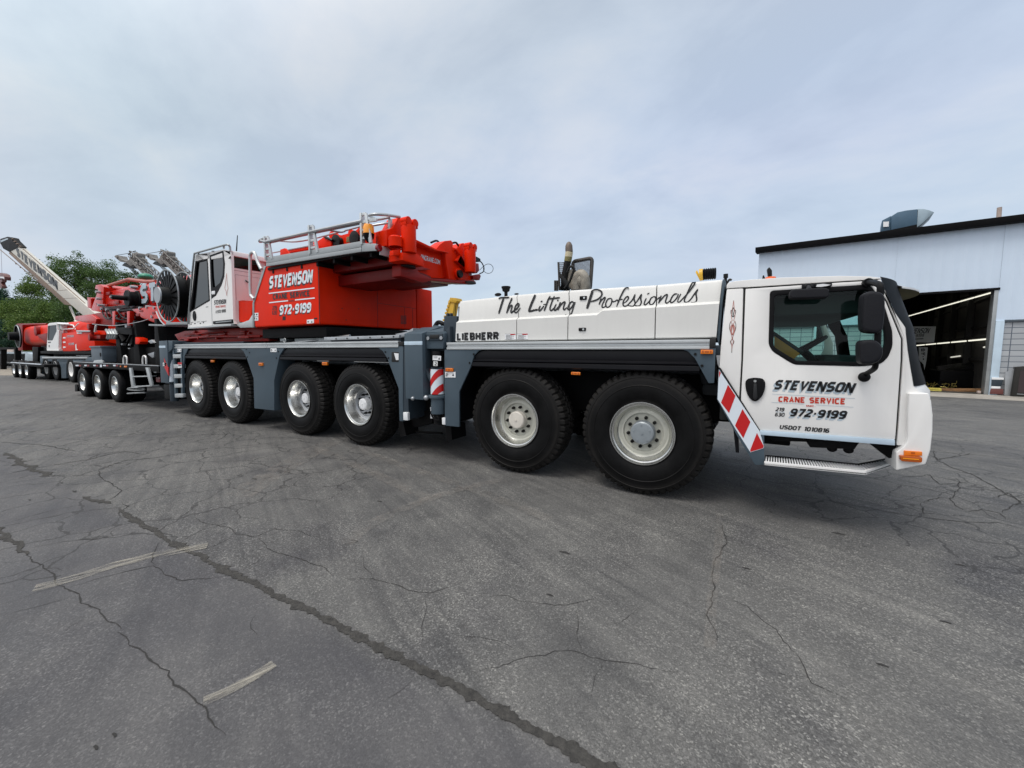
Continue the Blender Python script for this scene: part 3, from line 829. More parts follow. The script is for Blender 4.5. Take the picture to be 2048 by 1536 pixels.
mb.tube([A2, B2, C2, D2], .018, 8, closed=True)
for i in range(1, 14):
    mb.tube([A2.lerp(D2, i / 14), B2.lerp(C2, i / 14)], .004, 4)
for i in range(1, 6):
    mb.tube([A2.lerp(B2, i / 6), D2.lerp(C2, i / 6)], .004, 4)
mb.tube([W(*E5(786, 345), YE), W(*E5(786, 415), YE)], .02, 6); mb.tube([W(*E5(800, 345), YE), W(*E5(800, 415), YE)], .02, 6); mb.tube([W(*E5(782, 350), YE), W(*E5(812, 350), YE)], .015, 6); mb.tube([W(*E5(782, 385), YE), W(*E5(812, 375), YE)], .015, 6)
part("heat_guard", mb, 'mesh_grey', 0, ex)
o = empty("air_hose", W(1415, 556, .6), crane)
mb = MB(); a, b = W(1399, 550, .6), W(1406, 549, .6); mb.cyl(a, b, .065, n=18); mb.cyl(a - Vector((.02, 0, .01)), a, .05, .065, n=18); part("hose_mouth", mb, 'crane_yellow', 0, o)
mb = MB(); b2 = W(1432, 549, .6)
prof = []
for k in range(13):
    t = k / 12; prof.append(((b2.x - b.x) * t, .066 if k % 2 else .056))
mb.lathe(prof, b, (1, 0, 0), 18); part("bellows", mb, 'black_plastic', 0, o)
mb = MB(); mb.tube([W(1450, 600, .25), W(1451.5, 549, .25)], .014, 8); mb.cyl(W(1451.5, 556, .25), W(1451.5, 548, .25), .022, n=10)
mb.tube(spline([W(1452, 572, .25), W(1458, 560, .3), W(1463, 560, .3)], 4), .012, 6)
part("washer_post", mb, 'steel_black')

# ================================================================ FRONT CAB
YC = -.03; CD = 2.72
cabn = empty("driver_cab", (.5, 1.35, .6), crane)
def cpart(name, mb, mat, bevel=0.0, **k):
    return part(name, mb, mat, bevel, cabn, **k)
def bulge(y, b, y0=YC, y1=YC + CD, p=3.0):
    u = (y - (y0 + y1) / 2) / ((y1 - y0) / 2)
    return b * (1 - abs(u) ** p)
YS_ = [YC + CD * (0.5 - .5 * math.cos(math.pi * k / 28)) for k in range(29)]
mb = MB()
mb.side([(1453.3, 576.8), (1453.4, 570), (1457, 565.2), (1470, 562.2), (1500, 559.2), (1560, 555.2), (1680, 551.6), (1740, 552.8), (1763, 555.6), (1762, 557.8), (1680, 562.2), (1489, 574.6)], YC, CD)
cpart("roof", mb, 'white_paint', .03, seg=4)
mb = MB()
ya = W(1763, 556, YC); top = []
rows = []
for t in range(9):
    row = []
    for y in YS_[7:-6]:
        x0 = ya.x - .02; x1 = ya.x + .0 + bulge(y, .54, .12, CD - .2, p=2.4)
        x = x0 + (x1 - x0) * t / 8
        row.append((x, y, ya.z + .02 - .05 * (t / 8) ** 2 - .0 * (x - x0)))
    rows.append(row)
low = [[(a, b, c - .016) for a, b, c in r] for r in rows[::-1]]
mb.grid(rows + low)
bmesh.ops.recalc_face_normals(mb.bm, faces=mb.bm.faces[:])
cpart("sun_visor", mb, 'white_paint', angle=40)
mb = MB(); mb.grid([[(a, b, c - .020) for a, b, c in r] for r in rows[1:]]); cpart("visor_lining", mb, 'olive_wrap')
# windscreen wrapped round the front
L_ = [(1760, 553.2), (1774, 590), (1790, 625), (1810, 652), (1815.5, 700), (1821, 735), (1828, 772.5)]
rows = []
for px, py in L_:
    p = W(px, py, YC); rows.append([(p.x + bulge(y, .30), y, p.z) for y in YS_])
rows = []
for (px, py), b_ in zip(L_, (.31, .30, .29, .25, .26, .27, .29)):
    p = W(px, py, YC); rows.append([(p.x + bulge(y, b_), y, p.z) for y in YS_])
for cut in (slice(0, 9), slice(-6, None)):
    mb = MB(); mb.grid([r[cut] for r in rows]); cpart("windscreen_border", mb, 'windscreen_border', angle=60)
mb = MB(); mb.grid([r[8:-5] for r in rows]); cpart("windscreen", mb, 'windscreen_glass', angle=60)
# white front below the windscreen
Lf = [(1829, 773), (1841, 787), (1842, 830), (1838, 880), (1822, 905)]
rows = []
for px, py in Lf:
    p = W(px, py, YC); rows.append([(p.x - .02 + bulge(y, .26, p=4), y, p.z) for y in YS_])
mb = MB(); mb.grid(rows); cpart("front_panel", mb, 'white_paint', angle=60)
mb = MB()
pz = [W(1829, 786, YC).z, W(1860, 810, YC).z, W(1862, 870, YC).z, W(1850, 930, YC).z]
px_ = [W(1850, 786, -.06).x, W(1863, 812, -.06).x, W(1864, 860, -.06).x, W(1851, 929, -.06).x]
rows = [[(x - .05 + bulge(y, .16, p=5), y, z) for y in YS_] for x, z in zip(px_, pz)]
mb.grid(rows); cpart("bumper", mb, 'white_paint', angle=60)
# corner pillar between door and windscreen
mb = MB()
mb.side([(1748.6, 561.2), (1762, 557.8), (1775, 590), (1791, 625), (1812, 655), (1816.5, 700), (1828, 772), (1842, 787), (1843, 880), (1812, 892), (1793, 891), (1796, 861), (1805.6, 720), (1806, 678), (1775.4, 602)], YC, .10)
cpart("corner_pillar", mb, 'white_paint', .012)
mb = MB(); mb.side([(1453.5, 578), (1487, 576.2), (1483, 720), (1478.6, 797), (1438.5, 734.5), (1441.5, 692)], YC, CD)
cpart("rear_body", mb, 'white_paint', .014)
# dark shell behind the door gaps, floor, far side and inside trim
mb = MB()
mb.side([(1486, 578), (1493, 578), (1488, 720), (1484, 800), (1524, 862), (1516, 862), (1476, 800), (1482, 720)], -.012, .04)
mb.side([(1740, 559), (1752, 559), (1779, 602), (1809, 678), (1808, 720), (1797, 890), (1788, 890), (1797, 720), (1799, 680), (1768, 604)], -.012, .04)
mb.side([(1486, 574), (1680, 561.5), (1750, 558), (1750, 563), (1680, 566), (1486, 579)], -.012, .04)
cpart("door_seal", mb, 'seal')
mb = MB()
a, b = W(1486, 800, 0), W(1790, 880, 0)
mb.box(a.x, 1.15, .1, CD - .06, .80, .90); mb.box(a.x - .2, a.x - .12, .1, CD - .1, .9, 2.15)
mb.box(.55, 1.25, .15, CD - .15, .9, 1.45)
cpart("cab_floor", mb, 'cabin_dark', .02)
mb = MB(); a = W(1490, 578, 0); zr = W(1600, 555, YC).z - .10; mb.box(a.x, .98, .03, CD - .06, zr - .05, zr); mb.box(.2, .96, .12, CD - .2, zr - .22, zr - .05)
cpart("head_lining", mb, 'cabin_dark', .01)
# door with window
win = [(1549.3, 590.4), (1640, 584.6), (1738, 578.5), (1757, 612), (1770, 664), (1770.5, 690), (1762, 710), (1750, 721.5), (1725, 724.3), (1594, 721.6), (1587, 718), (1549.5, 694.5), (1547, 688)]
frm = [(1540, 581.6), (1640, 575.2), (1740, 569), (1767, 606.5), (1784.5, 662), (1785, 692), (1776, 715), (1760, 729), (1722, 732.6), (1590, 729.4), (1579, 724), (1544.6, 702.4), (1537.2, 689)]
outer = [(1491.2, 577.8), (1680, 565), (1744.5, 561.4), (1771.3, 603), (1802.3, 678), (1801.6, 720), (1792, 862), (1790.4, 879.3), (1519.5, 860.2), (1481.8, 800), (1486.2, 720)]
YD = -.045
def sidepts(px, y): return [W(a, b, y) for a, b in px]
mb = MB(); mb.holed(sidepts(outer, YD), sidepts(rct(0, 0, 0, 0), YD) if False else rounded(sidepts(frm, YD), .03, 3), (0, .04, 0))
door = cpart("door", mb, 'white_paint', .006)
mb = MB(); mb.holed(rounded(sidepts(frm, YD - .004), .03, 3), rounded(sidepts(win, YD - .004), .035, 4), (0, .05, 0))
part("window_frame", mb, 'black_plastic', .006, door)
mb = MB(); mb.face([v + Vector((0, .02, 0)) for v in rounded(sidepts(win, YD), .02, 3)]); part("window_pane", mb, 'cab_glass', 0, door, smooth=False)
# the far door, same outline
SH = Vector((0, CD - .01, 0))
mb = MB(); mb.holed([v + SH for v in sidepts(outer, 0)], [v + SH for v in rounded(sidepts(win, 0), .03, 3)], (0, .04, 0)); door2 = cpart("door", mb, 'white_paint', .006)
mb = MB(); mb.face([v + SH + Vector((0, .02, 0)) for v in rounded(sidepts(win, 0), .02, 3)]); part("window_pane", mb, 'rear_glass', 0, door2, smooth=False)
mb = MB(); mb.side([(1519.6, 860.8), (1790.4, 879.8), (1790.2, 891.2), (1520.4, 869.8)], YD - .012, .05)
part("door_sill", mb, 'workshop_trim', .005, door)
c = W(1510.6, 779, YD)
def S3(x, y): return (1440 + x / 8.533, 720 + y / 8.533)
hp = [S3(*q) for q in ((430, 375), (470, 320), (600, 300), (735, 318), (777, 380), (770, 500), (720, 620), (655, 690), (595, 712), (540, 690), (480, 620), (438, 500))]
mb = MB(); mb.prism(rounded(sidepts(hp, YD - .02), .02, 3), (0, .03, 0)); hd = part("door_handle", mb, 'black_plastic', .010, door)
mb = MB(); g = [S3(*q) for q in ((575, 400), (625, 400), (640, 640), (600, 690), (560, 640))]; mb.prism(sidepts(g, YD - .026), (0, .01, 0)); part("handle_grip", mb, 'letter_black', .005, hd)
mb = MB(); q = W(*S3(598, 360), YD - .021); mb.cyl(q, q - Vector((0, .004, 0)), .012, n=10); part("lock", mb, 'polished_alu', 0, hd)

# lettering on the door
YT = YD - .0022
o_sh = MB(); sideword(o_sh, "STEVENSON", (1541.8, 782.6), (1701.2, 790), (1547, 763), YT, wt=.95, gap=.35, shear=.30)
part("lettering_shade", o_sh, 'letter_grey', 0, door, smooth=False)
def doorword(txt, l, r, top, mat, wt, gap, sh, y=YT - .001, name="lettering"):
    m_ = MB(); sideword(m_, txt, l, r, top, y, wt=wt, gap=gap, shear=sh)
    return part(name, m_, mat, 0, door, smooth=False)
doorword("STEVENSON", (1545.5, 778.8), (1704.6, 786.2), (1551, 759.4), 'letter_black', .95, .35, .30)
doorword("CRANE SERVICE", (1556.5, 804), (1690.5, 809), (1556.5, 792.6), 'letter_red', .98, .75, 0)
doorword("INC.", (1612.4, 813.2), (1631.4, 814), (1612.4, 809.8), 'letter_red', .8, .9, 0)
m_ = MB(); sideword(m_, "972-9199", (1574.5, 836.2), (1686.6, 842), (1577.5, 820.2), YT, wt=.95, gap=.4, shear=.25); part("lettering_shade", m_, 'letter_grey', 0, door, smooth=False)
doorword("972-9199", (1577.7, 832.6), (1689.9, 838.6), (1580.6, 816.6), 'letter_black', .95, .4, .25)
doorword("219", (1550.5, 822.2), (1567.5, 823), (1551.3, 814.8), 'letter_black', .78, .6, .2)
doorword("630", (1549, 832.6), (1568, 833.4), (1549.6, 825.4), 'letter_black', .78, .6, .2)
doorword("USDOT 1010816", (1558.4, 857.8), (1657.6, 866), (1559.8, 849.4), 'letter_black', .85, .5, .2)
m_ = MB()
for (a, b), (c_, d) in (((1544.3, 788), (1710, 796.8)), ((1543, 804.6), (1607, 808.2)), ((1632, 809.8), (1707, 814.4)), ((1551, 823.9), (1569, 824.6))):
    m_.ribbon([W(a, b, YT - .001), W(c_, d, YT - .001)], .0018, (0, -1, 0))
part("rule_lines", m_, 'letter_grey', 0, door, smooth=False)
# pinstripe ornament
m_ = MB(); m2 = MB()
def S1(x, y): return (1440 + x / 8.533, 540 + y / 8.533)
for s_ in (-1, 1):
    ax_ = lambda v: 233 - (v - 515) * .036
    def o1(pts): return [W(*S1(ax_(y) + s_ * x, y), YC - .002) for x, y in pts]
    m_.ribbon(spline(o1([(2, 640), (22, 690), (40, 690), (38, 740), (10, 800), (3, 770), (14, 690), (2, 640)]), 4), .0022, (0, -1, 0))
    m_.ribbon(spline(o1([(30, 870), (50, 920), (52, 1000), (20, 1100), (2, 1180), (32, 1222), (2, 1300), (1, 1410)]), 4), .0022, (0, -1, 0), .0004)
    m2.ribbon(spline(o1([(0, 520), (8, 600), (14, 640), (28, 720), (30, 800), (12, 860), (40, 880), (10, 920), (44, 990), (18, 1100), (6, 1170), (20, 1220), (4, 1290), (0, 1400)]), 4), .0020, (0, -1, 0), .0008)
    m2.ribbon(spline(o1([(0, 930), (16, 980), (24, 1050), (4, 1110)]), 4), .006, (0, -1, 0), .0012)
part("pinstripe", m_, 'letter_black', 0, cabn, smooth=False); part("pinstripe", m2, plain('pin_red', (.50, .20, .17), .5), 0, cabn, smooth=False)

# mirrors
def mirror(name, px, y, depth, r, parent=cabn, mat='mirror_plastic'):
    mb = MB(); mb.prism(rounded(sidepts(px, y), r, 5), (0, depth, 0)); return part(name, mb, mat, .028, parent, seg=4)
mr = empty("wing_mirror", W(1748, 640, -.32), cabn)
mirror("mirror_housing", [(1728, 581), (1771, 583), (1771.5, 620), (1767, 660), (1757, 667), (1727, 664), (1725, 640)], -.42, .17, .06, mr)
mirror("mirror_housing", [(1720.5, 680), (1752, 679), (1766, 692), (1768, 708), (1760, 723), (1742, 730), (1722, 728), (1720, 705)], -.42, .17, .06, mr)
mb = MB()
mb.tube(spline([W(1735, 565.5, -.07), W(1746, 565.5, -.18), W(1757, 568.5, -.30), W(1761, 574, -.34), W(1760.5, 590, -.34)], 5), .024, 10)
c = W(1735, 565.5, -.07); mb.cyl(c + Vector((0, .03, 0)), c - Vector((0, .03, 0)), .034, n=16)
part("mirror_arm", mb, 'black_plastic', 0, mr)
mb = MB(); mb.tube([W(1756, 655, -.33), W(1755, 690, -.33)], .022, 10)
part("mirror_link", mb, 'black_plastic', 0, mr)
mb = MB(); mb.tube(spline([W(1751, 722, -.33), W(1750, 735, -.30), W(1742, 742, -.2), W(1732, 748, -.1), W(1728, 753, -.06)], 5), .020, 10)
part("mirror_arm", mb, 'black_plastic', 0, mr)
mb = MB(); c = W(1728.5, 754, -.09); mb.ball(c, .042, (1, .75, 1.0)); part("arm_foot", mb, 'black_plastic', 0, mr)
km = empty("kerb_mirror", W(1620, 580, -.2), cabn)
mirror("mirror_housing", [(1581, 579), (1600, 577.6), (1652, 575.6), (1658.5, 579), (1659, 592), (1655, 594.6), (1585, 596.6), (1579.6, 593)], -.30, .15, .03, km)
mb = MB(); mb.side([(1604.5, 567.5), (1629, 566.6), (1629, 575.6), (1604, 576.4)], -.085, .045); mb.side([(1629, 566.6), (1665, 565.4), (1664, 572.6), (1629, 575)], -.075, .03)
mb.tube([W(1617, 574, -.08), W(1618, 580, -.2)], .02, 8)
part("mirror_bracket", mb, 'mirror_plastic', .008, km)
mb = MB(); mb.side([(1634, 569), (1646, 567.6), (1662, 569.4), (1655, 571.6), (1642, 573.8), (1632, 573.4)], -.079, .003); part("maker_label", mb, 'plate_white', 0, km)
mb = MB()
for q in (1609, 1621):
    mb.side(rct(q, 569, q + 4.5, 573.5), -.088, .004)
part("bracket_bolts", mb, 'seal', .003, km)
# roof beacon
bc = empty("roof_beacon", W(1538, 557, .45), cabn)
mb = MB(); c = W(1541, 557, .45); mb.lathe([(0, .05), (.022, .046), (.026, .035), (.026, .0005)], (c.x, c.y, c.z - .01), (0, 0, 1), 18); part("beacon_base", mb, plain('beacon_orange', (.75, .12, .02), .4), 0, bc)
mb = MB(); mb.prism([W(1536.5, 553, .45), W(1544.5, 551.5, .45), W(1544, 540, .45), W(1538.5, 534, .45), W(1534, 538.5, .45)], (0, .08, 0)); part("beacon_arm", mb, 'steel_black', .006, bc)
mb = MB(); mb.prism([W(1524, 559, .45), W(1531, 558.5, .45), W(1528, 550, .45), W(1525.5, 551, .45)], (0, .05, 0)); part("aerial_foot", mb, 'steel_black', .004, bc)

# bumper corner with amber lamps
mb = MB()
mb.side([(1818, 786.4), (1858, 786.6), (1863, 803), (1866, 830), (1865.6, 862), (1861.6, 899.7), (1852, 928.6), (1792.4, 941), (1792.4, 904.6), (1808, 893), (1814, 885), (1816.6, 870), (1816, 829)], -.075, .30)
cpart("bumper_corner", mb, 'white_paint', .012, seg=3)
tl = empty("turn_lamp", W(1822, 918, -.09), cabn)
mb = MB(); a, b = W(1801, 911.5, -.10), W(1844.5, 924.5, -.10); mb.prism(rounded([W(1800.5, 911.5, -.12), W(1845, 914.5, -.12), W(1844.2, 925.6, -.12), W(1802, 922.4, -.12)], .012, 3), (0, .05, 0)); part("lens", mb, 'amber_dark', .010, tl)
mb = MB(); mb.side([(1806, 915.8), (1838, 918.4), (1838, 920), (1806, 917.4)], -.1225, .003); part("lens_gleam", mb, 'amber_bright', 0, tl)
sm = empty("marker_lamp", W(1826, 906, -.08), cabn)
mb = MB(); mb.side([(1808.4, 901.2), (1845, 903.6), (1844.6, 912), (1808.2, 910.6)], -.09, .02); part("lens", mb, 'amber_lens', .005, sm)
mb = MB(); mb.side([(1822, 904), (1830, 904.5), (1830, 908.5), (1822, 908)], -.092, .004); part("reflector", mb, 'amber_dark', 0, sm)

# striped rear edge of the cab
st = empty("stripe_guard", W(1480, 830, -.06), cabn)
mb = MB(); mb.side([(1433.6, 798.4), (1437.6, 737), (1441, 742), (1519.4, 866), (1528.5, 868), (1528.6, 930), (1510, 930), (1475, 873)], -.055, .06); part("guard_plate", mb, 'slate_paint', .006, st)
mb = MB(); mb.side([(1437.8, 739), (1518.8, 861.5), (1528.2, 893.6), (1526, 897.2), (1500.8, 904.6), (1471, 858), (1435.2, 798.2)], -.0585, .005); part("stripe_field", mb, 'reflex_white', 0, st)
mb = MB()
for q in ([(1456, 769.5), (1471, 791.5), (1458, 826), (1442, 805)], [(1485, 818), (1500.8, 844), (1486.6, 876), (1470, 851)], [(1513.8, 866), (1527.6, 892.4), (1525.4, 896.4), (1501, 903.6), (1500.4, 900)], [(1438.2, 741), (1441.6, 746), (1438, 755.5)]):
    mb.side(q, -.0605, .003)
part("stripe", mb, 'reflex_red', 0, st)
mb = MB(); mb.side([(1437.8, 735.2), (1440.8, 735.6), (1522, 864), (1520.5, 868)], -.052, .05); part("edge_seal", mb, 'seal', 0, st)

# entry step: grating with a white edge beam
zs = W(1529, 922.7, -.14).z
c0, c1, c2 = W(1529, 922.7, -.14), WZ(1731.4, 942, zs), WZ(1789.8, 922.7, zs)
i0, i1, i2 = WZ(1530.8, 911.8, zs), WZ(1716, 929.6, zs), WZ(1779, 917.6, zs)
stp = empty("entry_step", c0, cabn)
hh = W(1529, 922.7, -.14).z - W(1529, 930.3, -.14).z
mb = MB()
for a, b in ((c0, c1), (c1, c2)):
    d = (b - a).normalized(); n_ = Vector((-d.y, d.x, 0)); 
    mb.prism([a, a + n_ * .018, a + n_ * .018 - Vector((0, 0, hh)), a - Vector((0, 0, hh))], b - a)
part("step_edge", mb, 'white_paint', .004, stp)
mb = MB()
for a, b, ia, ib, n_ in ((c0, c1, i0, i1, 34), (c1, c2, i1, i2, 11)):
    for k in range(n_ + 1):
        t = (k + .3) / (n_ + 1)
        p, q_ = a.lerp(b, t), ia.lerp(ib, t)
        d = (b - a).normalized() * ((b - a).length / (n_ + 1) * .46)
        up = Vector((0, 0, .002))
        mb.prism([p + up + (q_ - p) * .12, p + up + d + (q_ - p) * .12, q_ + up + d, q_ + up], (0, 0, -.012))
part("step_grating", mb, 'plate_white', 0, stp)
mb = MB(); dn = Vector((0, 0, -.02))
mb.prism([c0 + dn, c1 + dn, c2 + dn, i2 + dn, i1 + dn, i0 + dn], (0, 0, -.01)); mb.tube([i0, i1, i2], .012, 6)
mb.prism([W(1744, 890, .0), W(1792, 892, .0), W(1792, 922, .05), W(1778, 917, .12)], (0, .25, 0))
part("step_tray", mb, 'frame_black', 0, stp)
mb = MB()
mb.side([(1530, 872), (1615, 876), (1614, 884), (1545, 882), (1542, 877), (1530, 877)], .12, .5); mb.side([(1615, 877), (1720, 884), (1709, 899), (1620, 895)], .1, .4)
for q in ((1664, 897), (1697, 900)):
    c = W(*q, .15); mb.ball(c, .035, (1.1, 1, .9)); mb.cyl(c, c + Vector((0, 0, .08)), .02, n=8)
cpart("cab_mounting", mb, 'frame_black', .008)

# cab furniture: two seats, steering wheel, far mirror, tan panel
for y in (.75, 1.95):
    se = empty("seat", (-.4, y, .9), cabn)
    mb = MB(); mb.box(-.35, .12, y - .25, y + .25, 1.10, 1.24); part("cushion", mb, 'seat_grey', .05, se)
    mb = MB(); mb.prism([(-.36, y - .24, 1.22), (-.24, y - .24, 1.22), (-.34, y - .24, 1.85), (-.44, y - .24, 1.85)], (0, .48, 0)); part("backrest", mb, 'seat_grey', .04, se)
sw = empty("steering_wheel", (.62, .8, 1.62), cabn)
ctr = Vector((.58, .80, 1.62)); nrm = Vector((-.55, 0, .83)); ua = Vector((0, 1, 0)); ub = nrm.cross(ua)
mb = MB(); mb.tube([ctr + (ua * math.cos(t * .2618) + ub * math.sin(t * .2618)) * .235 for t in range(24)], .018, 8, closed=True)
for t in (0, 2.1, 4.2):
    mb.tube([ctr - nrm * .03, ctr + (ua * math.cos(t) + ub * math.sin(t)) * .23], .014, 6)
part("wheel_rim", mb, 'black_plastic', 0, sw)
mb = MB(); mb.tube([ctr - nrm * .03, ctr - nrm * .5 + Vector((.1, 0, 0))], .04, 8); part("steering_column", mb, 'cabin_dark', 0, sw)
mb = MB(); mb.prism(sidepts([(1549, 672), (1600, 707), (1588, 718), (1549, 696)], .34), (0, .03, 0)); part("tan_panel", mb, 'panel_tan', .004, door2)  # tan sheet a little way inside the near window
mb = MB(); mb.prism(sidepts([(1547, 662), (1610, 704), (1602, 709), (1547, 673)], .36), (0, .04, 0)); part("tan_panel_edge", mb, 'cabin_dark', .004, door2)
mb = MB(); mb.box(.72, 1.02, .5, 1.3, 1.43, 1.56); cpart("dashboard", mb, 'seat_grey', .05)
fm = empty("wing_mirror", (1.1, 2.95, 1.9), cabn)
mb = MB(); mb.box(.98, 1.10, 2.90, 3.14, 1.75, 2.18); part("mirror_housing", mb, 'mirror_plastic', .03, fm)
mb = MB(); mb.box(.974, .979, 2.92, 3.12, 1.78, 2.15); part("mirror_glass", mb, 'polished_alu', 0, fm)
mb = MB(); mb.tube([(1.02, 2.72, 2.3), (1.05, 2.9, 2.32), (1.05, 3.0, 2.2)], .02, 8); part("mirror_arm", mb, 'black_plastic', 0, fm)

# ================================================================ OUTRIGGER STATION between the wheel groups
og = empty("outrigger", W(850, 800, -.05), crane)
def op(name, mb, mat, bevel=0.0, **k):
    return part(name, mb, mat, bevel, og, **k)
def O8(x, y): return (800 + x / 5.117, 600 + y / 5.117)
mb = MB()
a, b = W(808.2, 667.4, -.16), W(846.5, 800, -.16)
zt, zm, zb = a.z, W(826, 655, .15).z, W(808, 797, -.16).z
mb.prism([(a.x, -.16, zb), (a.x, -.16, zt), (a.x, .22, zm), (a.x, .9, zm), (a.x, .9, zb)], (b.x - a.x, 0, 0))
op("beam_box", mb, 'slate_paint', .012)
mb = MB(); p, q_ = W(808.5, 683, -.163), W(844, 690, -.163); mb.box(p.x, q_.x, -.165, -.14, q_.z, p.z); op("reflective_strip", mb, 'workshop_trim', .002)
x1 = W(889, 700, -.05).x
mb = MB()
ft = [O8(*q) for q in ((262, 350), (275, 322), (440, 318), (455, 340), (440, 500), (268, 500))]
mb.prism(sidepts(ft, -.08), (0, .9, 0)); op("beam_head", mb, 'slate_paint', .012)
mb = MB(); mb.prism([W(*O8(275, 325), -.08), W(*O8(440, 320), -.08), W(*O8(505, 265), .5), W(*O8(350, 258), .5)], (0, 0, -.03)); op("beam_cover", mb, 'slate_paint', .006)
mb = MB(); mb.prism(sidepts([O8(*q) for q in ((440, 335), (508, 268), (512, 430), (446, 505))], -.02), (0, .5, 0)); op("side_cheek", mb, 'slate_dark', .01)
mb = MB(); mb.prism(sidepts([O8(*q) for q in ((276, 350), (432, 345), (430, 412), (274, 416))], -.10), (0, .03, 0)); op("lamp_housing", mb, 'slate_dark', .008)
mb = MB(); mb.prism(sidepts([O8(*q) for q in ((306, 358), (396, 356), (392, 395), (304, 396))], -.108), (0, .02, 0)); op("lamp_lens", mb, 'seal', .006)
mb = MB()
for c in ((287, 392), (421, 388)):
    q = W(*O8(*c), -.104); mb.cyl(q, q - Vector((0, .006, 0)), .026, n=14)
op("lamp_reflector", mb, 'galvanised')
# dark well with the support jack
mb = MB(); mb.prism(sidepts([O8(*q) for q in ((250, 505), (445, 505), (455, 1240), (330, 1260), (300, 820), (250, 740))], .32), (0, .05, 0)); op("jack_well", mb, 'frame_black')
mb = MB()
mb.prism(sidepts([O8(*q) for q in ((240, 345), (262, 350), (262, 700), (310, 790), (310, 850), (252, 740), (236, 700))], -.10), (0, .25, 0)); op("well_cheek", mb, 'slate_dark', .01)
cj = W(*O8(385, 700), -.02); rj = (W(*O8(445, 840), -.02).x - W(*O8(330, 840), -.02).x) / 2
def zj(y): return W(*O8(385, y), -.02 - rj).z
mb = MB(); mb.cyl((cj.x, cj.y, zj(690)), (cj.x, cj.y, zj(525)), rj * .78, n=24); op("jack_cap", mb, 'black_plastic', .008)
mb = MB(); mb.box(cj.x - rj * 1.0, cj.x + rj * 1.0, -.05, .05, zj(712), zj(690)); op("jack_collar", mb, 'slate_dark', .006)
mb = MB(); mb.cyl((cj.x, cj.y, zj(970)), (cj.x, cj.y, zj(712)), rj, n=32); op("warning_sleeve", mb, 'reflex_white')
# red diagonal bands wrapped on the sleeve
mb = MB()
zA, zB = zj(970), zj(712)
for k in range(-1, 3):
    rows = []
    for i in range(25):
        th = math.pi * (1 - i / 24)
        x, y = cj.x + (rj + .002) * math.cos(th), cj.y - (rj + .002) * math.sin(th)
        s_ = (x - cj.x) / rj
        lo = zA + (zB - zA) * (.32 * s_ - .20 + .66 * k); hi = lo + (zB - zA) * .30
        lo, hi = max(lo, zA), min(hi, zB)
        if hi > lo:
            rows.append([(x, y, lo), (x, y, hi)])
    if len(rows) > 1: mb.grid(rows)
op("warning_stripe", mb, 'reflex_red')
mb = MB(); mb.cyl((cj.x, cj.y, zj(1010)), (cj.x, cj.y, zj(980)), rj * 1.3, n=24); mb.box(cj.x - rj * 1.6, cj.x, cj.y - rj, cj.y - rj * .4, zj(1002), zj(985))
op("jack_flange", mb, 'slate_paint', .004)
mb = MB(); mb.cyl((cj.x, cj.y, zj(1175)), (cj.x, cj.y, zj(1000)), rj * .98, n=28); op("jack_tube", mb, 'slate_paint', .006)
mb = MB(); mb.cyl((cj.x, cj.y, zj(1290)), (cj.x, cj.y, zj(1170)), rj * .6, n=16)
mb.tube(spline([W(*O8(310, 1140), .0), W(*O8(330, 1180), -.06), W(*O8(380, 1190), -.1), W(*O8(410, 1240), -.08)], 5), .012, 6)
mb.tube(spline([W(*O8(318, 1170), .0), W(*O8(350, 1220), -.08), W(*O8(400, 1230), -.1)], 5), .010, 6)
op("jack_hoses", mb, 'frame_black')
mb = MB(); q = W(*O8(345, 1130), .02); mb.box(q.x - .05, q.x + .01, 0, .05, q.z - .12, q.z + .05); q = W(*O8(450, 1240), -.06); mb.box(q.x - .03, q.x + .025, -.07, -.02, q.z - .05, q.z + .05)
q = W(*O8(62, 1190), -.07); mb.box(q.x - .05, q.x + .04, -.08, -.03, q.z - .06, q.z + .06); op("pin_bracket", mb, 'plate_white', .006)
mb = MB(); q = W(*O8(268, 1000), -.12); mb.ball(q, .04); q = W(*O8(132, 1008), -.165); mb.ball(q, .03); op("pin_knob", mb, 'galvanised')
placard(sidepts and [O8(*q) for q in ((335, 568), (420, 572), (418, 620), (334, 615))], -.13, [('bar', .1, .2, .5, .1), ('bar', .1, .45, .45, .08), ('tri', .66, .3, .26, .5)], name="warning_label", parent=og)
mb = MB(); mb.side([O8(*q) for q in ((342, 627), (384, 629), (383, 676), (341, 674))], -.13, .003); op("number_plate", mb, 'sign_white')
mb = MB(); sideword(mb, "2", O8(353, 668), O8(376, 669), O8(353, 635), -.1325, wt=.55, gap=.5, shear=0); op("plate_numeral", mb, 'letter_black', smooth=False)
mb = MB(); mb.side([O8(*q) for q in ((40, 1150), (330, 1130), (330, 1260), (200, 1300), (40, 1300))], .30, .3)
mb.tube([W(*O8(150, 1345), .35), W(*O8(430, 1365), .35)], .02, 6)
mb.side([(797, 843), (806, 843), (812, 871), (800, 874)], .12, .3); mb.side([(890, 852), (902, 853), (904, 880), (893, 884)], .1, .35)
op("mud_flap", mb, 'rubber')
mb = MB()  # panel between fender end and outrigger
mb.side([(805.9, 691.8), (812, 691.6), (818, 838), (805.9, 843)], -.04, .4); op("end_panel", mb, 'slate_dark', .006)
mb = MB(); mb.side(rct(783, 704, 797, 724), -.053, .01); sw_ = part("switch_box", mb, 'seal', .004)
mb = MB(); mb.side([(788, 706), (797, 707), (797, 720), (792, 720), (790, 714)], -.057, .004); part("switch_plate", mb, 'plate_white', 0, sw_)
mb = MB(); mb.tube(spline([W(868, 657, .5), W(876, 645, .55), W(886, 648, .55), W(893, 654, .6)], 5), .035, 8); op("hydraulic_hose", mb, 'black_plastic')

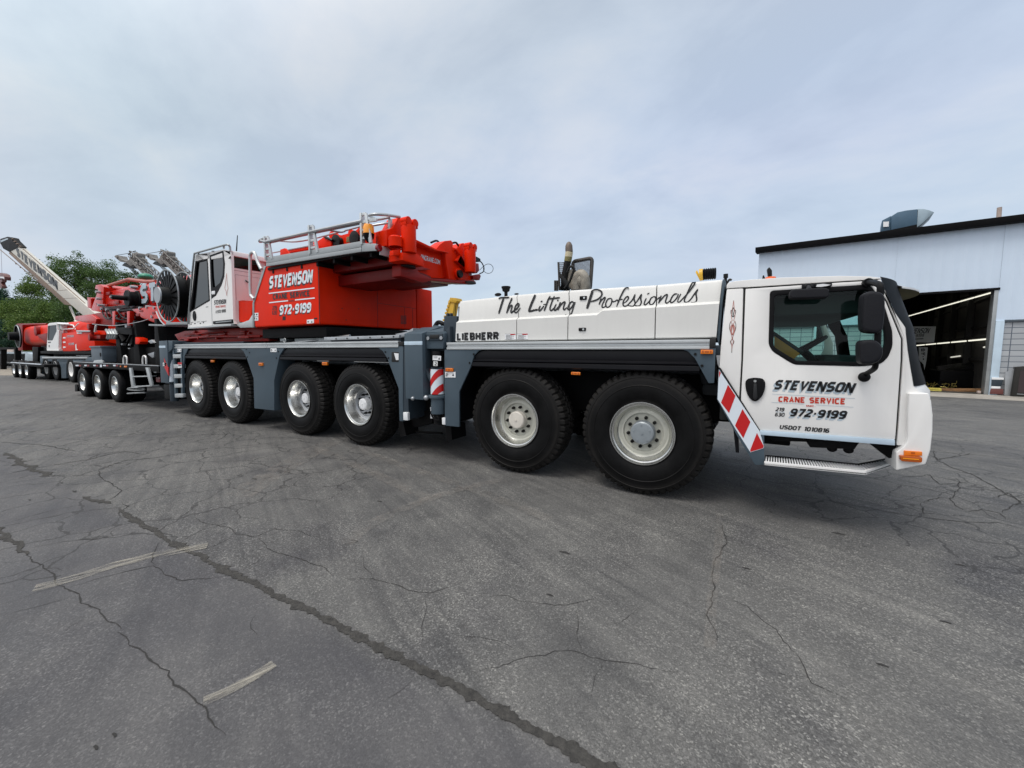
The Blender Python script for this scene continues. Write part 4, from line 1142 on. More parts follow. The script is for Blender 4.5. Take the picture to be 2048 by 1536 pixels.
# ================================================================ REAR END: ladder, rear outrigger
ld = empty("ladder", W(354, 790, -.06), crane)
mb = MB(); mb.side([(344.5, 698), (347.5, 698), (352, 795), (348.8, 795)], -.07, .05); mb.side([(360, 698), (363, 698), (365.5, 796), (362.5, 796)], -.07, .05); part("rail", mb, 'slate_paint', .004, ld)
mb = MB()
for k, yy in enumerate((708.7, 728.7, 748.6, 767.6, 787.4)):
    s_ = k * 1.0
    mb.side([(345.6 + s_, yy), (361 + s_, yy - .4), (361.4 + s_, yy + 7.2), (346 + s_, yy + 7.8)], -.075, .10)
part("step", mb, 'aluminium', .004, ld)
mb = MB(); mb.side([(346, 697), (365, 697), (365, 796), (350, 797)], .06, .05); part("backing_plate", mb, 'frame_black', 0, ld)
placard([(354.5, 697.5), (362.5, 697.5), (362.5, 703.8), (354.5, 703.8)], -.08, J)
placard([(355.5, 725), (363.5, 724.6), (363.5, 735), (356, 736)], -.08, [('bar', .1, .5, .8, .2)], (0, 0, 1, .4))
ro = empty("outrigger", W(328, 750, -.1), crane)
mb = MB(); mb.side([(317.8, 682), (334, 681), (337, 765.6), (321.5, 765)], -.12, .8); mb.side([(334, 681), (345, 682), (344, 698), (336, 706)], -.10, .7); part("beam_box", mb, 'slate_paint', .010, ro)
mb = MB(); mb.side([(318, 691.4), (330.6, 691.2), (330.8, 695.6), (318.2, 695.8)], -.124, .01); part("reflective_strip", mb, 'workshop_trim', 0, ro)
placard([(325.5, 725.4), (332, 725), (332.2, 731.6), (325.7, 732)], -.125, J, parent=ro)
mb = MB(); c = W(343, 735, -.02); z0, z1 = W(343, 764, -.1).z, W(342, 709, -.1).z; mb.cyl((c.x, -.02, z0), (c.x, -.02, z1), .10, n=20); part("warning_sleeve", mb, 'reflex_white', 0, ro)
mb = MB(); mb.prism([(c.x - .10, -.125, z0 + .35), (c.x + .10, -.125, z0 + .15), (c.x + .10, -.125, z0 + .35), (c.x - .10, -.125, z0 + .6)], (0, .02, 0)); part("warning_stripe", mb, 'reflex_red', 0, ro)
mb = MB(); mb.box(c.x - .13, c.x + .13, -.13, .1, z0 - .04, z0); mb.cyl((c.x, 0, z0 - .5), (c.x, 0, z0), .09, n=16); part("jack_tube", mb, 'slate_dark', .004, ro)
mb = MB(); mb.box(-12.9, -12.3, .1, 2.8, .5, 1.6); part("rear_frame", mb, 'frame_black', .03)
mb = MB(); a = W(330, 765, 0); mb.box(-13.0, -12.4, -.02, .5, .35, .72); part("rear_mud_flap", mb, 'rubber', .01)

# ================================================================ SUPERSTRUCTURE
ss = empty("slewing_superstructure", (-8, 1.47, 1.75), crane)
def sp(name, mb, mat, bevel=0.0, parent=None, **k):
    return part(name, mb, mat, bevel, parent or ss, **k)
mb = MB(); mb.lathe([(0, 1.15), (.12, 1.15), (.13, 1.08), (.32, 1.08), (.33, 1.2), (.38, 1.2)], (-8.2, 1.47, 1.68), (0, 0, 1), 48); sp("slewing_ring", mb, 'frame_black')
XR = W(640, 648, 0).x                      # plane of the rear face
z0h = W(640, 648, 0).z; z1h = W(640, 515, 0).z + .04
mb = MB(); mb.box(-8.55, XR - .05, .15, CW - .15, z0h - .22, z0h - .03); mb.box(-11.2, -8.4, .75, 2.2, 1.86, 2.06); sp("turntable_frame", mb, 'frame_black', .02)
mb = MB()
for px, py, w_, h_ in ((580, 662, 16, 10), (616, 655, 12, 8), (560, 677, 10, 6)):
    mb.side(rct(px, py, px + w_, py + h_), .2, .2)
c = W(569.5, 681, .02)
mb.tube([c + Vector((.035 * math.cos(k * .5236), 0, .04 * math.sin(k * .5236))) for k in range(12)], .010, 6, closed=True)
mb.tube([W(560, 690, .1), W(700, 672, .4)], .03, 8); mb.box(-7.6, -6.5, .25, .6, 1.72, 1.84)
sp("under_frame_gear", mb, 'alu_dark', .006)
# engine / counterweight housing: red box with sloped front
XL0, XL1 = W(531, 533, 0), W(506.8, 606, 0)
mb = MB()
poly = [(XL1.x, 0, z0h), (XR, 0, z0h), (XR, 0, z1h), (XL0.x, 0, XL0.z + .02), (XL1.x, 0, XL1.z)]
mb.prism(poly, (0, 2.42, 0))
hs = sp("engine_housing", mb, 'red_paint', .035, seg=4)
mb = MB(); zt2 = WX(864, 560, XR).z
mb.box(-8.3, XR + .004, 2.43, CW, z0h + .03, zt2 - .25); sp("far_housing", mb, 'red_paint', .02)
mb = MB(); mb.side([(527.6, 531.5), (531.6, 532), (508, 606), (508, 654.4), (504.8, 655), (504.8, 606)], -.012, .05); part("corner_trim", mb, 'alu_dark', .004, hs)
mb = MB(); mb.side([(472, 648), (486, 644.5), (498, 640), (504, 630), (505.2, 630), (505.2, 654.6), (480, 655.4)], -.012, .1); part("step_plate", mb, 'aluminium', .006, hs)
# door seams and fittings of the near side and rear face
mb = MB(); mb.side([(635.6, 517), (636.5, 517), (639.6, 648), (638.7, 648)], -.0025, .004); part("panel_seam", mb, 'seal', 0, hs)
def rear(px): return [WX(a, b, XR) for a, b in px]
mb = MB()
for q in ([(753.6, 545), (754.4, 545), (756, 654), (755.2, 654)], [(756, 606), (832, 617), (832, 617.8), (756, 606.8)], [(809, 613.6), (823, 615.6), (823, 616.4), (809, 614.4)], [(808.6, 614), (809.3, 614), (810, 655), (809.3, 655)], [(825, 616), (825.8, 616), (826, 656), (825.2, 656)]):
    mb.prism(rear(q), (.003, 0, 0))
part("panel_seam", mb, 'deep_red', 0, hs)
mb = MB()
for i in range(7):
    for k in range(4):
        x0, y0 = 801.5 + k * 2.9, 631.4 + i * 2.5
        mb.prism(rear(rct(x0, y0, x0 + 2.3, y0 + 1.6)), (.003, 0, 0))
part("air_vent", mb, 'seal', 0, hs)
mb = MB()
for px, py in ((684, 617), (717, 617.5), (692, 640)):
    c = WX(px, py, XR); mb.cyl(c, c + Vector((.006, 0, 0)), .010, n=8)
mb.side([(565, 633), (571, 632.4), (571, 640), (565, 640.6)], -.003, .01)
mb.side([(628, 635.6), (634, 635.2), (634, 638), (628, 638.4)], -.004, .01)
part("cover_lock", mb, 'seal', 0, hs)
placard([(505.6, 626), (516.5, 625.4), (516.5, 641), (505.6, 641.6)], -.004, [('bar', .2, .12, .2, .2), ('bar', .6, .12, .25, .2), ('bar', .2, .62, .25, .2), ('tri', .6, .6, .25, .25), ('bar', 0, .47, 1, .05)], parent=hs)
placard([(613.6, 639.6), (627.5, 638), (627.5, 646), (613.6, 647.4)], -.004, [('bar', .1, .4, .2, .3), ('tri', .6, .35, .25, .5)], parent=hs)
# lettering of the housing
def hw(txt, l, r, top, mat, wt, gap, sh, y=-.004, name="lettering"):
    m_ = MB(); sideword(m_, txt, l, r, top, y, wt=wt, gap=gap, shear=sh); return part(name, m_, mat, 0, hs, smooth=False)
hw("STEVENSON", (536.4, 581), (622.8, 568.4), (538.6, 556), 'letter_black', 1.0, .3, .22, -.0025, "lettering_shade")
hw("STEVENSON", (537.8, 577.4), (624.0, 565), (540, 552.6), 'letter_white', .92, .42, .22)
hw("CRANE SERVICE", (545.8, 599.6), (619.8, 592.6), (545.8, 588.2), 'letter_black', .95, .7, 0)
hw("INC", (577, 603.6), (589, 602.4), (577, 600.8), 'letter_black', .7, .9, 0)
hw("972-9199", (557.2, 632.4), (620.4, 627), (558.5, 613.4), 'letter_black', .8, .5, .2, -.0025, "lettering_shade")
hw("972-9199", (558.6, 629.8), (621.4, 624.6), (559.9, 610.8), 'letter_white', .92, .42, .2)
hw("219", (544.4, 620), (553.4, 619.4), (544.8, 611.8), 'letter_black', .6, .8, .1)
hw("630", (544.4, 629.8), (553.4, 629.2), (544.8, 621.6), 'letter_black', .6, .8, .1)
m_ = MB()
for a, b in (((537.6, 586.8), (629, 575.9)), ((538, 605.4), (576, 601.4)), ((590, 600), (629.5, 596))):
    m_.ribbon([W(*a, -.004), W(*b, -.004)], .010, (0, -1, 0))
part("rule_lines", m_, 'letter_white', 0, hs, smooth=False)

# walkway above the housing with railing
wk = empty("walkway", W(640, 520, 0), ss)
YW = -.06
def wpart(name, mb, mat, bevel=0.0, **k): return part(name, mb, mat, bevel, wk, **k)
mb = MB()
mb.side([(532.6, 514.6), (620, 500), (619, 512), (532, 526.2)], YW, .03); mb.side([(620.4, 499.8), (722.6, 482), (722.6, 494), (619.6, 511.8)], YW, .03)
mb.side([(532, 526.6), (722.6, 494.4), (722.6, 503.4), (531.6, 533)], YW - .006, .04); mb.side([(723.4, 486), (752.6, 487.2), (752.6, 501.4), (723.4, 503.2)], YW - .003, .04)
wpart("toe_board", mb, 'alu_dark', .004)
mb = MB(); z_ = W(640, 517, YW).z
mb.box(W(531, 530, YW).x, W(752, 500, YW).x, YW + .03, .78, z_ - .03, z_ + .02)
for k in range(7):
    x = -7.8 + k * .45; mb.box(x, x + .05, YW + .05, .76, z_ - .10, z_ - .03)
wpart("walkway_floor", mb, 'frame_black', .006)
mb = MB(); xe = W(752.6, 495, YW).x
mb.box(xe - .03, xe, .02, .80, z_ - .08, z_ + .06); wpart("end_board", mb, 'aluminium', .004)
mb = MB(); c = W(757, 496, YW + .04); mb.cyl(c - Vector((.02, 0, 0)), c + Vector((.03, 0, 0)), .055, n=16); wpart("tail_lamp", mb, 'red_lens', .008)
for (t, b, wd_) in (((531, 472.5), (532.5, 520), .05), ((620, 450), (620.5, 508), .05), ((724.5, 425.5), (724.8, 489), .05)):
    p, q_ = W(*t, YW), W(*b, YW)
    mb = MB()
    mb.box(p.x - .045, p.x - .005, YW - .02, YW + .05, q_.z, p.z)
    mb.prism([(p.x + .05, YW - .01, p.z - .02), (p.x + .10, YW - .01, p.z - .02), (p.x + .20, YW - .01, q_.z), (p.x + .14, YW - .01, q_.z)], (0, .03, 0))
    for f in (.05, .3, .55, .8):
        zz = p.z + (q_.z - p.z) * f; mb.box(p.x - .01, p.x + .07 + .10 * f, YW - .008, YW + .018, zz - .02, zz + .02)
    wpart("rail_post", mb, 'aluminium', .004)
mb = MB()
def rail(pts, r, y): mb.tube([W(a, b, y) for a, b in pts], r, 8)
rail([(522, 481.5), (531, 484), (621, 464), (724, 441.8)], .028, YW - .01); rail([(531, 487), (621, 467.2), (724, 446)], .022, YW + .03)
rail([(519, 480.5), (524, 478), (530, 476)], .02, YW)
mb.tube(spline([W(519, 481, YW), W(521, 484, .05), W(548, 481, .25), W(593, 483, .4), W(640, 474, .7)], 5), .018, 8)
mb.tube([W(640, 474, .7), W(725, 452, .7)], .018, 8); mb.tube(spline([W(657, 460, .3), W(680, 464, .6), W(690, 462, .7)], 4), .018, 8)
mb.tube([W(536, 507, .7), W(630, 490, .7)], .016, 6)
mb.tube(spline([W(738, 431, YW), W(750, 428.5, YW), W(775, 430, .1), W(800, 434, .3)], 5), .024, 8)
mb.tube(spline([W(736, 441, YW), W(760, 438, .1), W(780, 434, .2)], 5), .022, 8); mb.tube(spline([W(745, 451, .1), W(770, 447, .2), W(777, 446, .3)], 4), .018, 8)
wpart("handrail", mb, 'galvanised')
mb = MB(); mb.side([(733, 436.5), (745, 433), (752, 437), (752, 442), (738, 444), (733, 443.6)], YW, .03); mb.side([(776, 437), (780, 437), (780, 459), (775, 461)], .2, .05); wpart("rail_bracket", mb, 'aluminium', .004)
bk = empty("warning_beacon", W(737, 478, 0), ss)
mb = MB(); c = W(737.5, 468, -.02); mb.lathe([(-.12, .035), (-.06, .075), (.0, .085), (.0, .0005)], c, (0, 0, 1), 20); part("beacon_base", mb, 'black_plastic', 0, bk)
mb = MB(); mb.lathe([(0, .082), (.10, .082), (.14, .066), (.155, .03), (.157, .0005)], c, (0, 0, 1), 20); part("beacon_lens", mb, 'amber_bright', 0, bk)

# winches and red lugs on top of the housing
mb = MB()
for pts, y, d in (([(560, 499), (569, 496), (580, 509), (560, 512)], .55, .05), ([(632, 484), (648, 473), (662, 480), (662, 494), (632, 500)], .8, .10),
                  ([(668, 475), (698, 470), (698, 486), (668, 490)], 1.0, .25), ([(702, 465), (712, 460), (724, 448), (735, 456), (735, 487), (702, 487)], .9, .12),
                  ([(624, 491), (632, 488), (632, 500), (624, 502)], .6, .05), ([(540, 515), (740, 478), (752, 487), (752, 500), (540, 530)], 1.15, .3), ([(566, 500), (622, 489), (622, 498), (566, 508)], .7, .1), ([(626, 484), (668, 474), (712, 462), (735, 460), (735, 490), (626, 506)], .95, .2), ([(740, 466), (768, 461), (776, 466), (776, 500), (742, 496)], .55, .3)):
    mb.side(pts, y, d)
c = W(672, 478, .95); mb.cyl(c, c + Vector((0, .3, 0)), .10, n=16)
for px, py, r in ((666, 471, .07), (704, 466, .06), (726, 468, .09)):
    c = W(px, py, .95); mb.cyl(c - Vector((0, .05, 0)), c + Vector((0, .1, 0)), r, n=14)
sp("winch_frame", mb, 'red_paint', .015)
mb = MB()
for px, py, r in ((672, 483, .10), (709, 476, .10)):
    c = W(px, py, .85); mb.cyl(c, c + Vector((0, .5, 0)), r, n=18); mb.cyl(c - Vector((0, .02, 0)), c, r * 1.35, n=18)
mb.tube([W(650, 474, .8), W(665, 481, .8)], .03, 6)
sp("winch_drum", mb, 'steel_black', .006)
mb = MB(); mb.side([(693, 474), (700, 472), (700, 484), (692, 485)], .84, .04); sp("valve_block", mb, 'olive_wrap', .004)

# rear cross beam that lifts the counterweight, a lifting ram at each end
cb = empty("counterweight_frame", WX(870, 540, -4.9), ss)
XB = -4.86
def K(x, y): return (730 + x / 7.585, 420 + y / 7.585)
def bm_(pts, x, dx_, mat, name, bev=.015):
    mb = MB(); mb.prism([WX(*K(*q), x) for q in pts], (dx_, 0, 0)); return part(name, mb, mat, bev, cb)
bm_([(745, 432), (1080, 590), (1270, 636), (1300, 650), (1240, 1044), (1010, 1030), (780, 925), (740, 690)], XB, -.12, 'red_paint', "cross_beam")
bm_([(745, 432), (1080, 590), (1268, 632), (1285, 655), (1060, 612), (745, 470)], XB + .16, -.36, 'red_paint', "beam_flange", .008)
bm_([(330, 300), (420, 270), (500, 115), (570, 118), (612, 170), (600, 250), (560, 330), (545, 420), (545, 640), (440, 600), (390, 560), (330, 540)], XB + .04, -.25, 'red_paint', "ram_bracket")
bm_([(1080, 590), (1140, 520), (1215, 468), (1310, 458), (1340, 500), (1332, 560), (1385, 582), (1430, 560), (1462, 508), (1500, 498), (1540, 545), (1566, 600), (1640, 610), (1642, 960), (1565, 955), (1640, 1062), (1400, 1068), (1235, 1044), (1170, 640)], XB + .04, -.25, 'red_paint', "ram_bracket")
# gusset ribs
mb = MB()
for pts in ([(1340, 600), (1410, 690), (1345, 770), (1560, 960), (1600, 965), (1375, 790), (1440, 690), (1370, 600)], [(1170, 640), (1185, 640), (1250, 1040), (1232, 1042)]):
    mb.prism([WX(*K(*q), XB + .05) for q in pts], (.06, 0, 0))
part("stiffener", mb, 'red_paint', .008, cb)
def ram(px, pt, pb, rpx, x):
    c0, c1 = WX(*K(px, pb), x), WX(*K(px, pt), x)
    r = (WX(*K(px + rpx, pb), x) - WX(*K(px - rpx, pb), x)).length / 2
    g = empty("lifting_ram", c0, cb)
    mb = MB(); mb.cyl((c0.x, c0.y, c0.z), (c0.x, c0.y, c1.z), r, n=28); part("ram_cylinder", mb, 'red_paint', .01, g)
    mb = MB()
    for dy_ in (-.5, .8):
        cc = Vector((c0.x, c0.y + r * dy_, c1.z + r * .5))
        mb.cyl(cc - Vector((.07, 0, 0)), cc + Vector((.07, 0, 0)), r * .55, n=18)
        mb.box(cc.x - .06, cc.x + .06, cc.y - r * .5, cc.y + r * .5, c1.z - .02, cc.z)
    part("ram_eye", mb, 'red_paint', .008, g)
    return c0, c1, r
ram(668, 245, 655, 78, XB + .26)
ram(1596, 600, 950, 50, XB + .20)
mb = MB(); c = WX(*K(465, 560), XB + .16); c1 = WX(*K(465, 400), XB + .16); r = (WX(*K(540, 470), XB + .1) - WX(*K(390, 470), XB + .1)).length / 2
mb.lathe([(0, r * .8), (.0, r), ((c1 - c).length * .85, r), ((c1 - c).length, r * .75), ((c1 - c).length * 1.06, .001)], c, (0, 0, 1), 24); part("ram_cover", mb, 'red_paint', 0, cb)
mb = MB()
mb.tube(spline([WX(*K(545, 420), XB + .2), WX(*K(572, 470), XB + .2), WX(*K(572, 570), XB + .2), WX(*K(530, 610), XB + .2)], 4), .014, 6)
mb.prism([WX(*K(*q), XB + .24) for q in ((430, 610), (540, 600), (540, 660), (520, 690), (430, 690))], (-.08, 0, 0))
part("ram_pipework", mb, 'red_paint', .004, cb)
mb = MB(); mb.prism([WX(*K(*q), XB + .30) for q in ((570, 640), (700, 655), (790, 660), (890, 740), (890, 860), (570, 760))], (-.30, 0, 0)); part("ram_foot", mb, 'red_paint', .012, cb)
mb = MB()   # plates tying the beam to the housing: their shade is mixed into the red
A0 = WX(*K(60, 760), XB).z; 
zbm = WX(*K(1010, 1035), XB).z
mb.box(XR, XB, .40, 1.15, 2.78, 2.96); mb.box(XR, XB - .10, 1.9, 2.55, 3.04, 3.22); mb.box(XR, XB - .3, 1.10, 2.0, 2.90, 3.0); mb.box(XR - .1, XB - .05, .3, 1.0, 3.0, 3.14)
part("tie_plate", mb, paint('shaded_red', (.16, .004, .003), .45, 0, .03, .10, .04, spec=.25), .015, cb)
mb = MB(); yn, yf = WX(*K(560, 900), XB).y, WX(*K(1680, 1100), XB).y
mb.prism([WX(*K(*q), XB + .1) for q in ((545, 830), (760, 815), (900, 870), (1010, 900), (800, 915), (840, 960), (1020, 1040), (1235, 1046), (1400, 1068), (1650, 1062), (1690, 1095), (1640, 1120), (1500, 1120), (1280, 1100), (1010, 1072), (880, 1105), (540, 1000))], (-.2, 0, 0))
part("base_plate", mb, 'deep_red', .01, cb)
mb = MB(); c = WX(*K(1395, 975), XB + .04); mb.cyl(c, c + Vector((.10, 0, 0)), .075, n=18); part("locking_pin", mb, 'steel_black', .008, cb)
mb = MB(); c = WX(*K(1400, 970), XB + .04); mb.cyl(c, c + Vector((.05, 0, 0)), .105, n=20); part("pin_boss", mb, 'red_paint', .008, cb)
mb = MB(); z = zbm
for c in (WX(*K(1580, 1094), XB + .10), WX(*K(640, 850), XB + .1)):
    mb.lathe([(0, .001), (0, .13), (-.03, .14), (-.03, .001)], c, (0, 0, 1), 24)
part("ram_socket", mb, 'seal', 0, cb)
A, B, T = WX(*K(845, 745), XB + .006), WX(*K(1135, 812), XB + .006), WX(*K(838, 668), XB + .006)
mb = MB(); lettering(mb, "ONCRANE.COM", A, (0, B.y - A.y, 0), (0, 0, T.z - A.z), wt=.6, gap=.7, shear=.15); part("lettering", mb, 'letter_white', 0, cb, smooth=False)
mb = MB()
mb.prism([WX(*K(*q), XB + .1) for q in ((1645, 800), (1725, 810), (1735, 920), (1700, 960), (1645, 950))], (-.1, 0, 0)); mb.prism([WX(*K(*q), XB + .1) for q in ((1640, 990), (1740, 970), (1760, 1000), (1740, 1065), (1640, 1050))], (-.1, 0, 0))
part("end_bracket", mb, 'deep_red', .01, cb)
mb = MB()
mb.tube(spline([WX(*K(1645, 780), XB), WX(*K(1700, 755), XB), WX(*K(1770, 800), XB), WX(*K(1805, 880), XB), WX(*K(1790, 940), XB), WX(*K(1740, 965), XB)], 6), .012, 6)
part("cable", mb, 'steel_black', 0, cb)
mb = MB(); mb.tube([WX(*K(1870 + 75 * math.cos(t * .35), 890 + 72 * math.sin(t * .35)), XB - .05) for t in range(18)], .006, 5, closed=True); mb.tube([WX(*K(1740, 910), XB), WX(*K(1800, 850), XB)], .006, 5)
part("cable_loop", mb, 'steel_black', 0, cb)
mb = MB(); mb.prism([WX(*K(*q), XB + .05) for q in ((1650, 710), (1690, 705), (1750, 740), (1755, 785), (1700, 790), (1650, 760))], (-.08, 0, 0))
part("cable_plug", mb, 'steel_black', 0, cb)
mb = MB(); mb.tube(spline([WX(*K(1335, 500), XB), WX(*K(1380, 495), XB), WX(*K(1420, 545), XB)], 4), .02, 6)
part("cable", mb, 'steel_black', 0, cb)
mb = MB(); mb.tube(spline([WX(*K(1000, 495), XB - .4), WX(*K(1080, 465), XB - .4), WX(*K(1120, 490), XB - .4)], 4), .02, 6)
part("cable", mb, 'steel_black', 0, cb)
# ladder lying on the deck behind the turntable
mb = MB()
a0, a1 = W(648, 681, .05), W(798, 672.4, .05); b0, b1 = W(648, 674.4, .05), W(798, 669.6, .05)
mb.prism([a0, W(798, 676, .05), W(798, 669.8, .05), b0], (0, .05, 0)); sl = part("stowed_ladder", mb, 'galvanised', .004)
mb = MB()
for px in (672, 694, 716, 740, 764, 787):
    c = W(px, 678.5 - (px - 648) * .037, .046); mb.cyl(c, c - Vector((0, .004, 0)), .014, n=8)
part("rung_end", mb, 'seal', 0, sl)
mb = MB(); mb.side([(790, 668), (812, 664), (826, 656), (826, 668), (800, 676)], .25, .2); part("deck_bracket", mb, 'galvanised', .006)

# ================================================================ OPERATOR CAB
oc = empty("operator_cab", (-10.3, .4, 2.1), ss)
def ocp(name, mb, mat, bevel=0.0, parent=None, **k): return part(name, mb, mat, bevel, parent or oc, **k)
def Q(x, y): return (360 + x / 7.317, 470 + y / 7.317)
YO = -.06; DO = .92
def oside(pts, y=YO): return [W(*Q(*p), y) for p in pts]
body = [(118, 1350), (135, 1100), (228, 285), (640, 212), (735, 225), (748, 300), (780, 1240), (800, 1300), (745, 1302), (470, 1322)]
gl1 = [(232, 388), (395, 348), (402, 420), (432, 955), (150, 1122), (160, 1000)]
gl2 = [(432, 300), (628, 232), (650, 420), (640, 600), (600, 720), (520, 880), (458, 930), (445, 600)]
mb = MB(); mb.prism(oside([(228, 285), (640, 212), (735, 225), (748, 300), (640, 330), (240, 390)]), (0, DO, 0)); ocp("cab_roof", mb, 'white_paint', .02)
# side skin with its two windows cut out
half1 = [(118, 1350), (135, 1100), (228, 285), (430, 250), (462, 935), (470, 1322)]
half2 = [(430, 250), (640, 212), (735, 225), (748, 300), (780, 1240), (800, 1300), (745, 1302), (470, 1322), (462, 935)]
mb = MB(); mb.holed(oside(half1), oside(gl1), (0, .05, 0)); dr = ocp("sliding_door", mb, 'white_paint')
mb = MB(); mb.face(oside(gl1, YO + .02)); ocp("window_pane", mb, 'smoke_glass', 0, dr, smooth=False)
gl2b = [(440, 305), (626, 236), (648, 420), (638, 600), (598, 720), (520, 876), (464, 922), (447, 600)]
mb = MB(); mb.holed(oside(half2), oside(gl2b), (0, .05, 0)); sd_ = ocp("side_wall", mb, 'white_paint')
mb = MB(); mb.face(oside(gl2b, YO + .02)); ocp("window_pane", mb, 'smoke_glass', 0, sd_, smooth=False)
def ring(outer, inner, y): m_ = MB(); m_.holed(oside(outer, y), oside(inner, y), (0, .02, 0)); return m_
ocp("window_seal", ring([(226, 384), (400, 343), (408, 420), (436, 960), (145, 1130), (155, 1000)], [(245, 400), (388, 364), (394, 430), (420, 945), (168, 1100), (178, 1000)], YO - .004), 'black_plastic', 0, dr)
ocp("window_seal", ring([(436, 296), (632, 228), (656, 420), (646, 610), (606, 730), (526, 884), (460, 932), (442, 600)], [(450, 318), (616, 258), (632, 420), (622, 590), (584, 700), (500, 770), (478, 760), (462, 600)], YO - .004), 'black_plastic', 0, sd_)
mb = MB(); mb.prism(oside([(464, 800), (490, 790), (508, 880), (460, 925)], YO - .002), (0, .015, 0)); ocp("dark_panel", mb, 'black_plastic', 0, sd_)
mb = MB(); mb.prism(rounded(oside([(458, 822), (508, 816), (510, 866), (460, 872)], YO - .012), .02, 3), (0, .01, 0)); ocp("handle_plate", mb, 'plate_white', .003, sd_)
mb = MB(); mb.prism(oside([(430, 250), (436, 250), (476, 1322), (468, 1322)], YO - .001), (0, .02, 0)); ocp("door_gap", mb, 'alu_dark')
mb = MB(); c = W(*Q(215, 1185), YO); mb.prism([c + Vector((.085 * math.cos(t * .2618), -.012, .115 * math.sin(t * .2618))) for t in range(24)], (0, .02, 0)); ocp("door_handle", mb, 'black_plastic', .008, dr)
mb = MB()
for k, (x, y) in enumerate(((160, 1300), (215, 1292), (295, 1290), (340, 1278))):
    mb.prism(oside([(x - 6, y + 12), (x + 10, y + 10), (x + 10, y - 6), (x - 6, y - 4)], YO - .003), (0, .002, 0))
for x, y in ((175, 1278), (265, 1272), (330, 1268), (370, 1262)):
    mb.prism(oside([(x - 20, y + 5), (x + 20, y - 1), (x + 20, y - 6), (x - 20, y)], YO - .003), (0, .002, 0))
mb.prism(oside([(376, 1050), (412, 1046), (412, 1054), (376, 1058)], YO - .003), (0, .002, 0))
ocp("door_markings", mb, 'letter_black', 0, dr)
mb = MB(); mb.prism(oside([(112, 1352), (745, 1302), (745, 1330), (112, 1372)], YO - .03), (0, .25, 0)); ocp("cab_sill", mb, 'aluminium', .004)
mb = MB(); mb.prism(oside([(480, 1262), (770, 1232), (780, 1290), (745, 1298), (485, 1306)], YO - .008), (0, .02, 0)); ocp("vent_slot", mb, 'black_plastic', .003)
mb = MB(); mb.prism(oside([(520, 1272), (750, 1250), (750, 1266), (520, 1288)], YO - .012), (0, .02, 0)); ocp("vent_louvre", mb, 'alu_dark', .002)
# rear wall, facing the front of the vehicle, with its window
XO = W(*Q(748, 700), YO).x
rw = [(740, 240), (1185, 312), (1190, 560), (1120, 1330), (790, 1300), (770, 1240)]
def orear(pts, dx_=0.0): return [WX(*Q(*p), XO + dx_) for p in pts]
mb = MB(); yz0, yz1 = orear([(745, 240)])[0], orear([(790, 1300)])[0]
ztop = yz0.z; yend = YO + DO
rwin = [(745, 312), (1010, 352), (1122, 370), (1178, 530), (1010, 506), (760, 464)]
mb.holed([(XO, YO + .02, yz1.z), (XO, yend, yz1.z), (XO, yend, ztop + .02), (XO, YO + .02, ztop)], orear(rwin), (-.04, 0, 0)); rwl = ocp("rear_wall", mb, 'white_paint')
mb = MB(); mb.face(orear(rwin, -.02)); ocp("window_pane", mb, 'smoke_glass', 0, rwl, smooth=False)
mb = MB(); mb.holed(orear([(738, 305), (1010, 345), (1128, 364), (1186, 538), (1010, 513), (752, 472)], .004), orear([(756, 322), (1010, 360), (1116, 378), (1168, 520), (1010, 498), (770, 455)], .004), (-.01, 0, 0)); ocp("window_seal", mb, 'black_plastic', 0, rwl)
mb = MB()
for pts in ([(745, 505), (1180, 570), (1180, 576), (745, 511)], [(745, 505), (751, 505), (782, 1045), (776, 1045)], [(806, 580), (810, 580), (826, 950), (822, 950)], [(806, 576), (1170, 630), (1170, 634), (806, 580)]):
    mb.prism(orear(pts, .003), (-.004, 0, 0))
ocp("panel_seam", mb, 'alu_dark', 0, rwl)
mb = MB(); c = orear([(782, 565)])[0]; mb.cyl(c, c + Vector((.01, 0, 0)), .015, n=8); mb.tube(spline([*orear([(962, 660), (975, 680), (1000, 692), (1016, 693)], .02)], 4), .012, 6); ocp("rear_latch", mb, 'black_plastic', 0, rwl)
mb = MB(); mb.prism(orear([(705, 345), (738, 300), (740, 318), (722, 350)], .02), (.03, 0, 0)); mb.prism(orear([(735, 285), (780, 268), (780, 285), (745, 298)], .02), (.03, 0, 0)); ocp("rain_lip", mb, 'black_plastic', 0, rwl)
# inside of the cab
zf = W(*Q(300, 1350), YO).z
mb = MB(); xa, xb = W(*Q(130, 1200), YO).x, XO - .05
mb.box(xa + .1, xb, YO + .08, yend - .02, zf, zf + .06); ocp("cab_floor", mb, 'cabin_dark')
mb = MB(); mb.box(xa + .8, xa + 1.25, .15, .65, zf + .1, zf + .55); mb.box(xa + 1.2, xa + 1.35, .15, .65, zf + .5, zf + 1.2); ocp("operator_seat", mb, 'seat_grey', .04)
mb = MB(); mb.box(xa + .15, xa + .7, .05, .25, zf + .1, zf + .62); mb.box(xa + .15, xa + .7, .6, .75, zf + .1, zf + .7); ocp("control_console", mb, 'olive_wrap', .03)
mb = MB(); mb.holed([(xa + .08, YO + DO - .01, zf), (xb, YO + DO - .01, zf), (xb, YO + DO - .01, ztop), (xa + .33, YO + DO - .01, ztop)], [(xa + .35, YO + DO - .01, zf + .5), (xb - .2, YO + DO - .01, zf + .5), (xb - .2, YO + DO - .01, ztop - .15), (xa + .48, YO + DO - .01, ztop - .15)], (0, .03, 0)); ocp("far_wall", mb, 'white_paint')
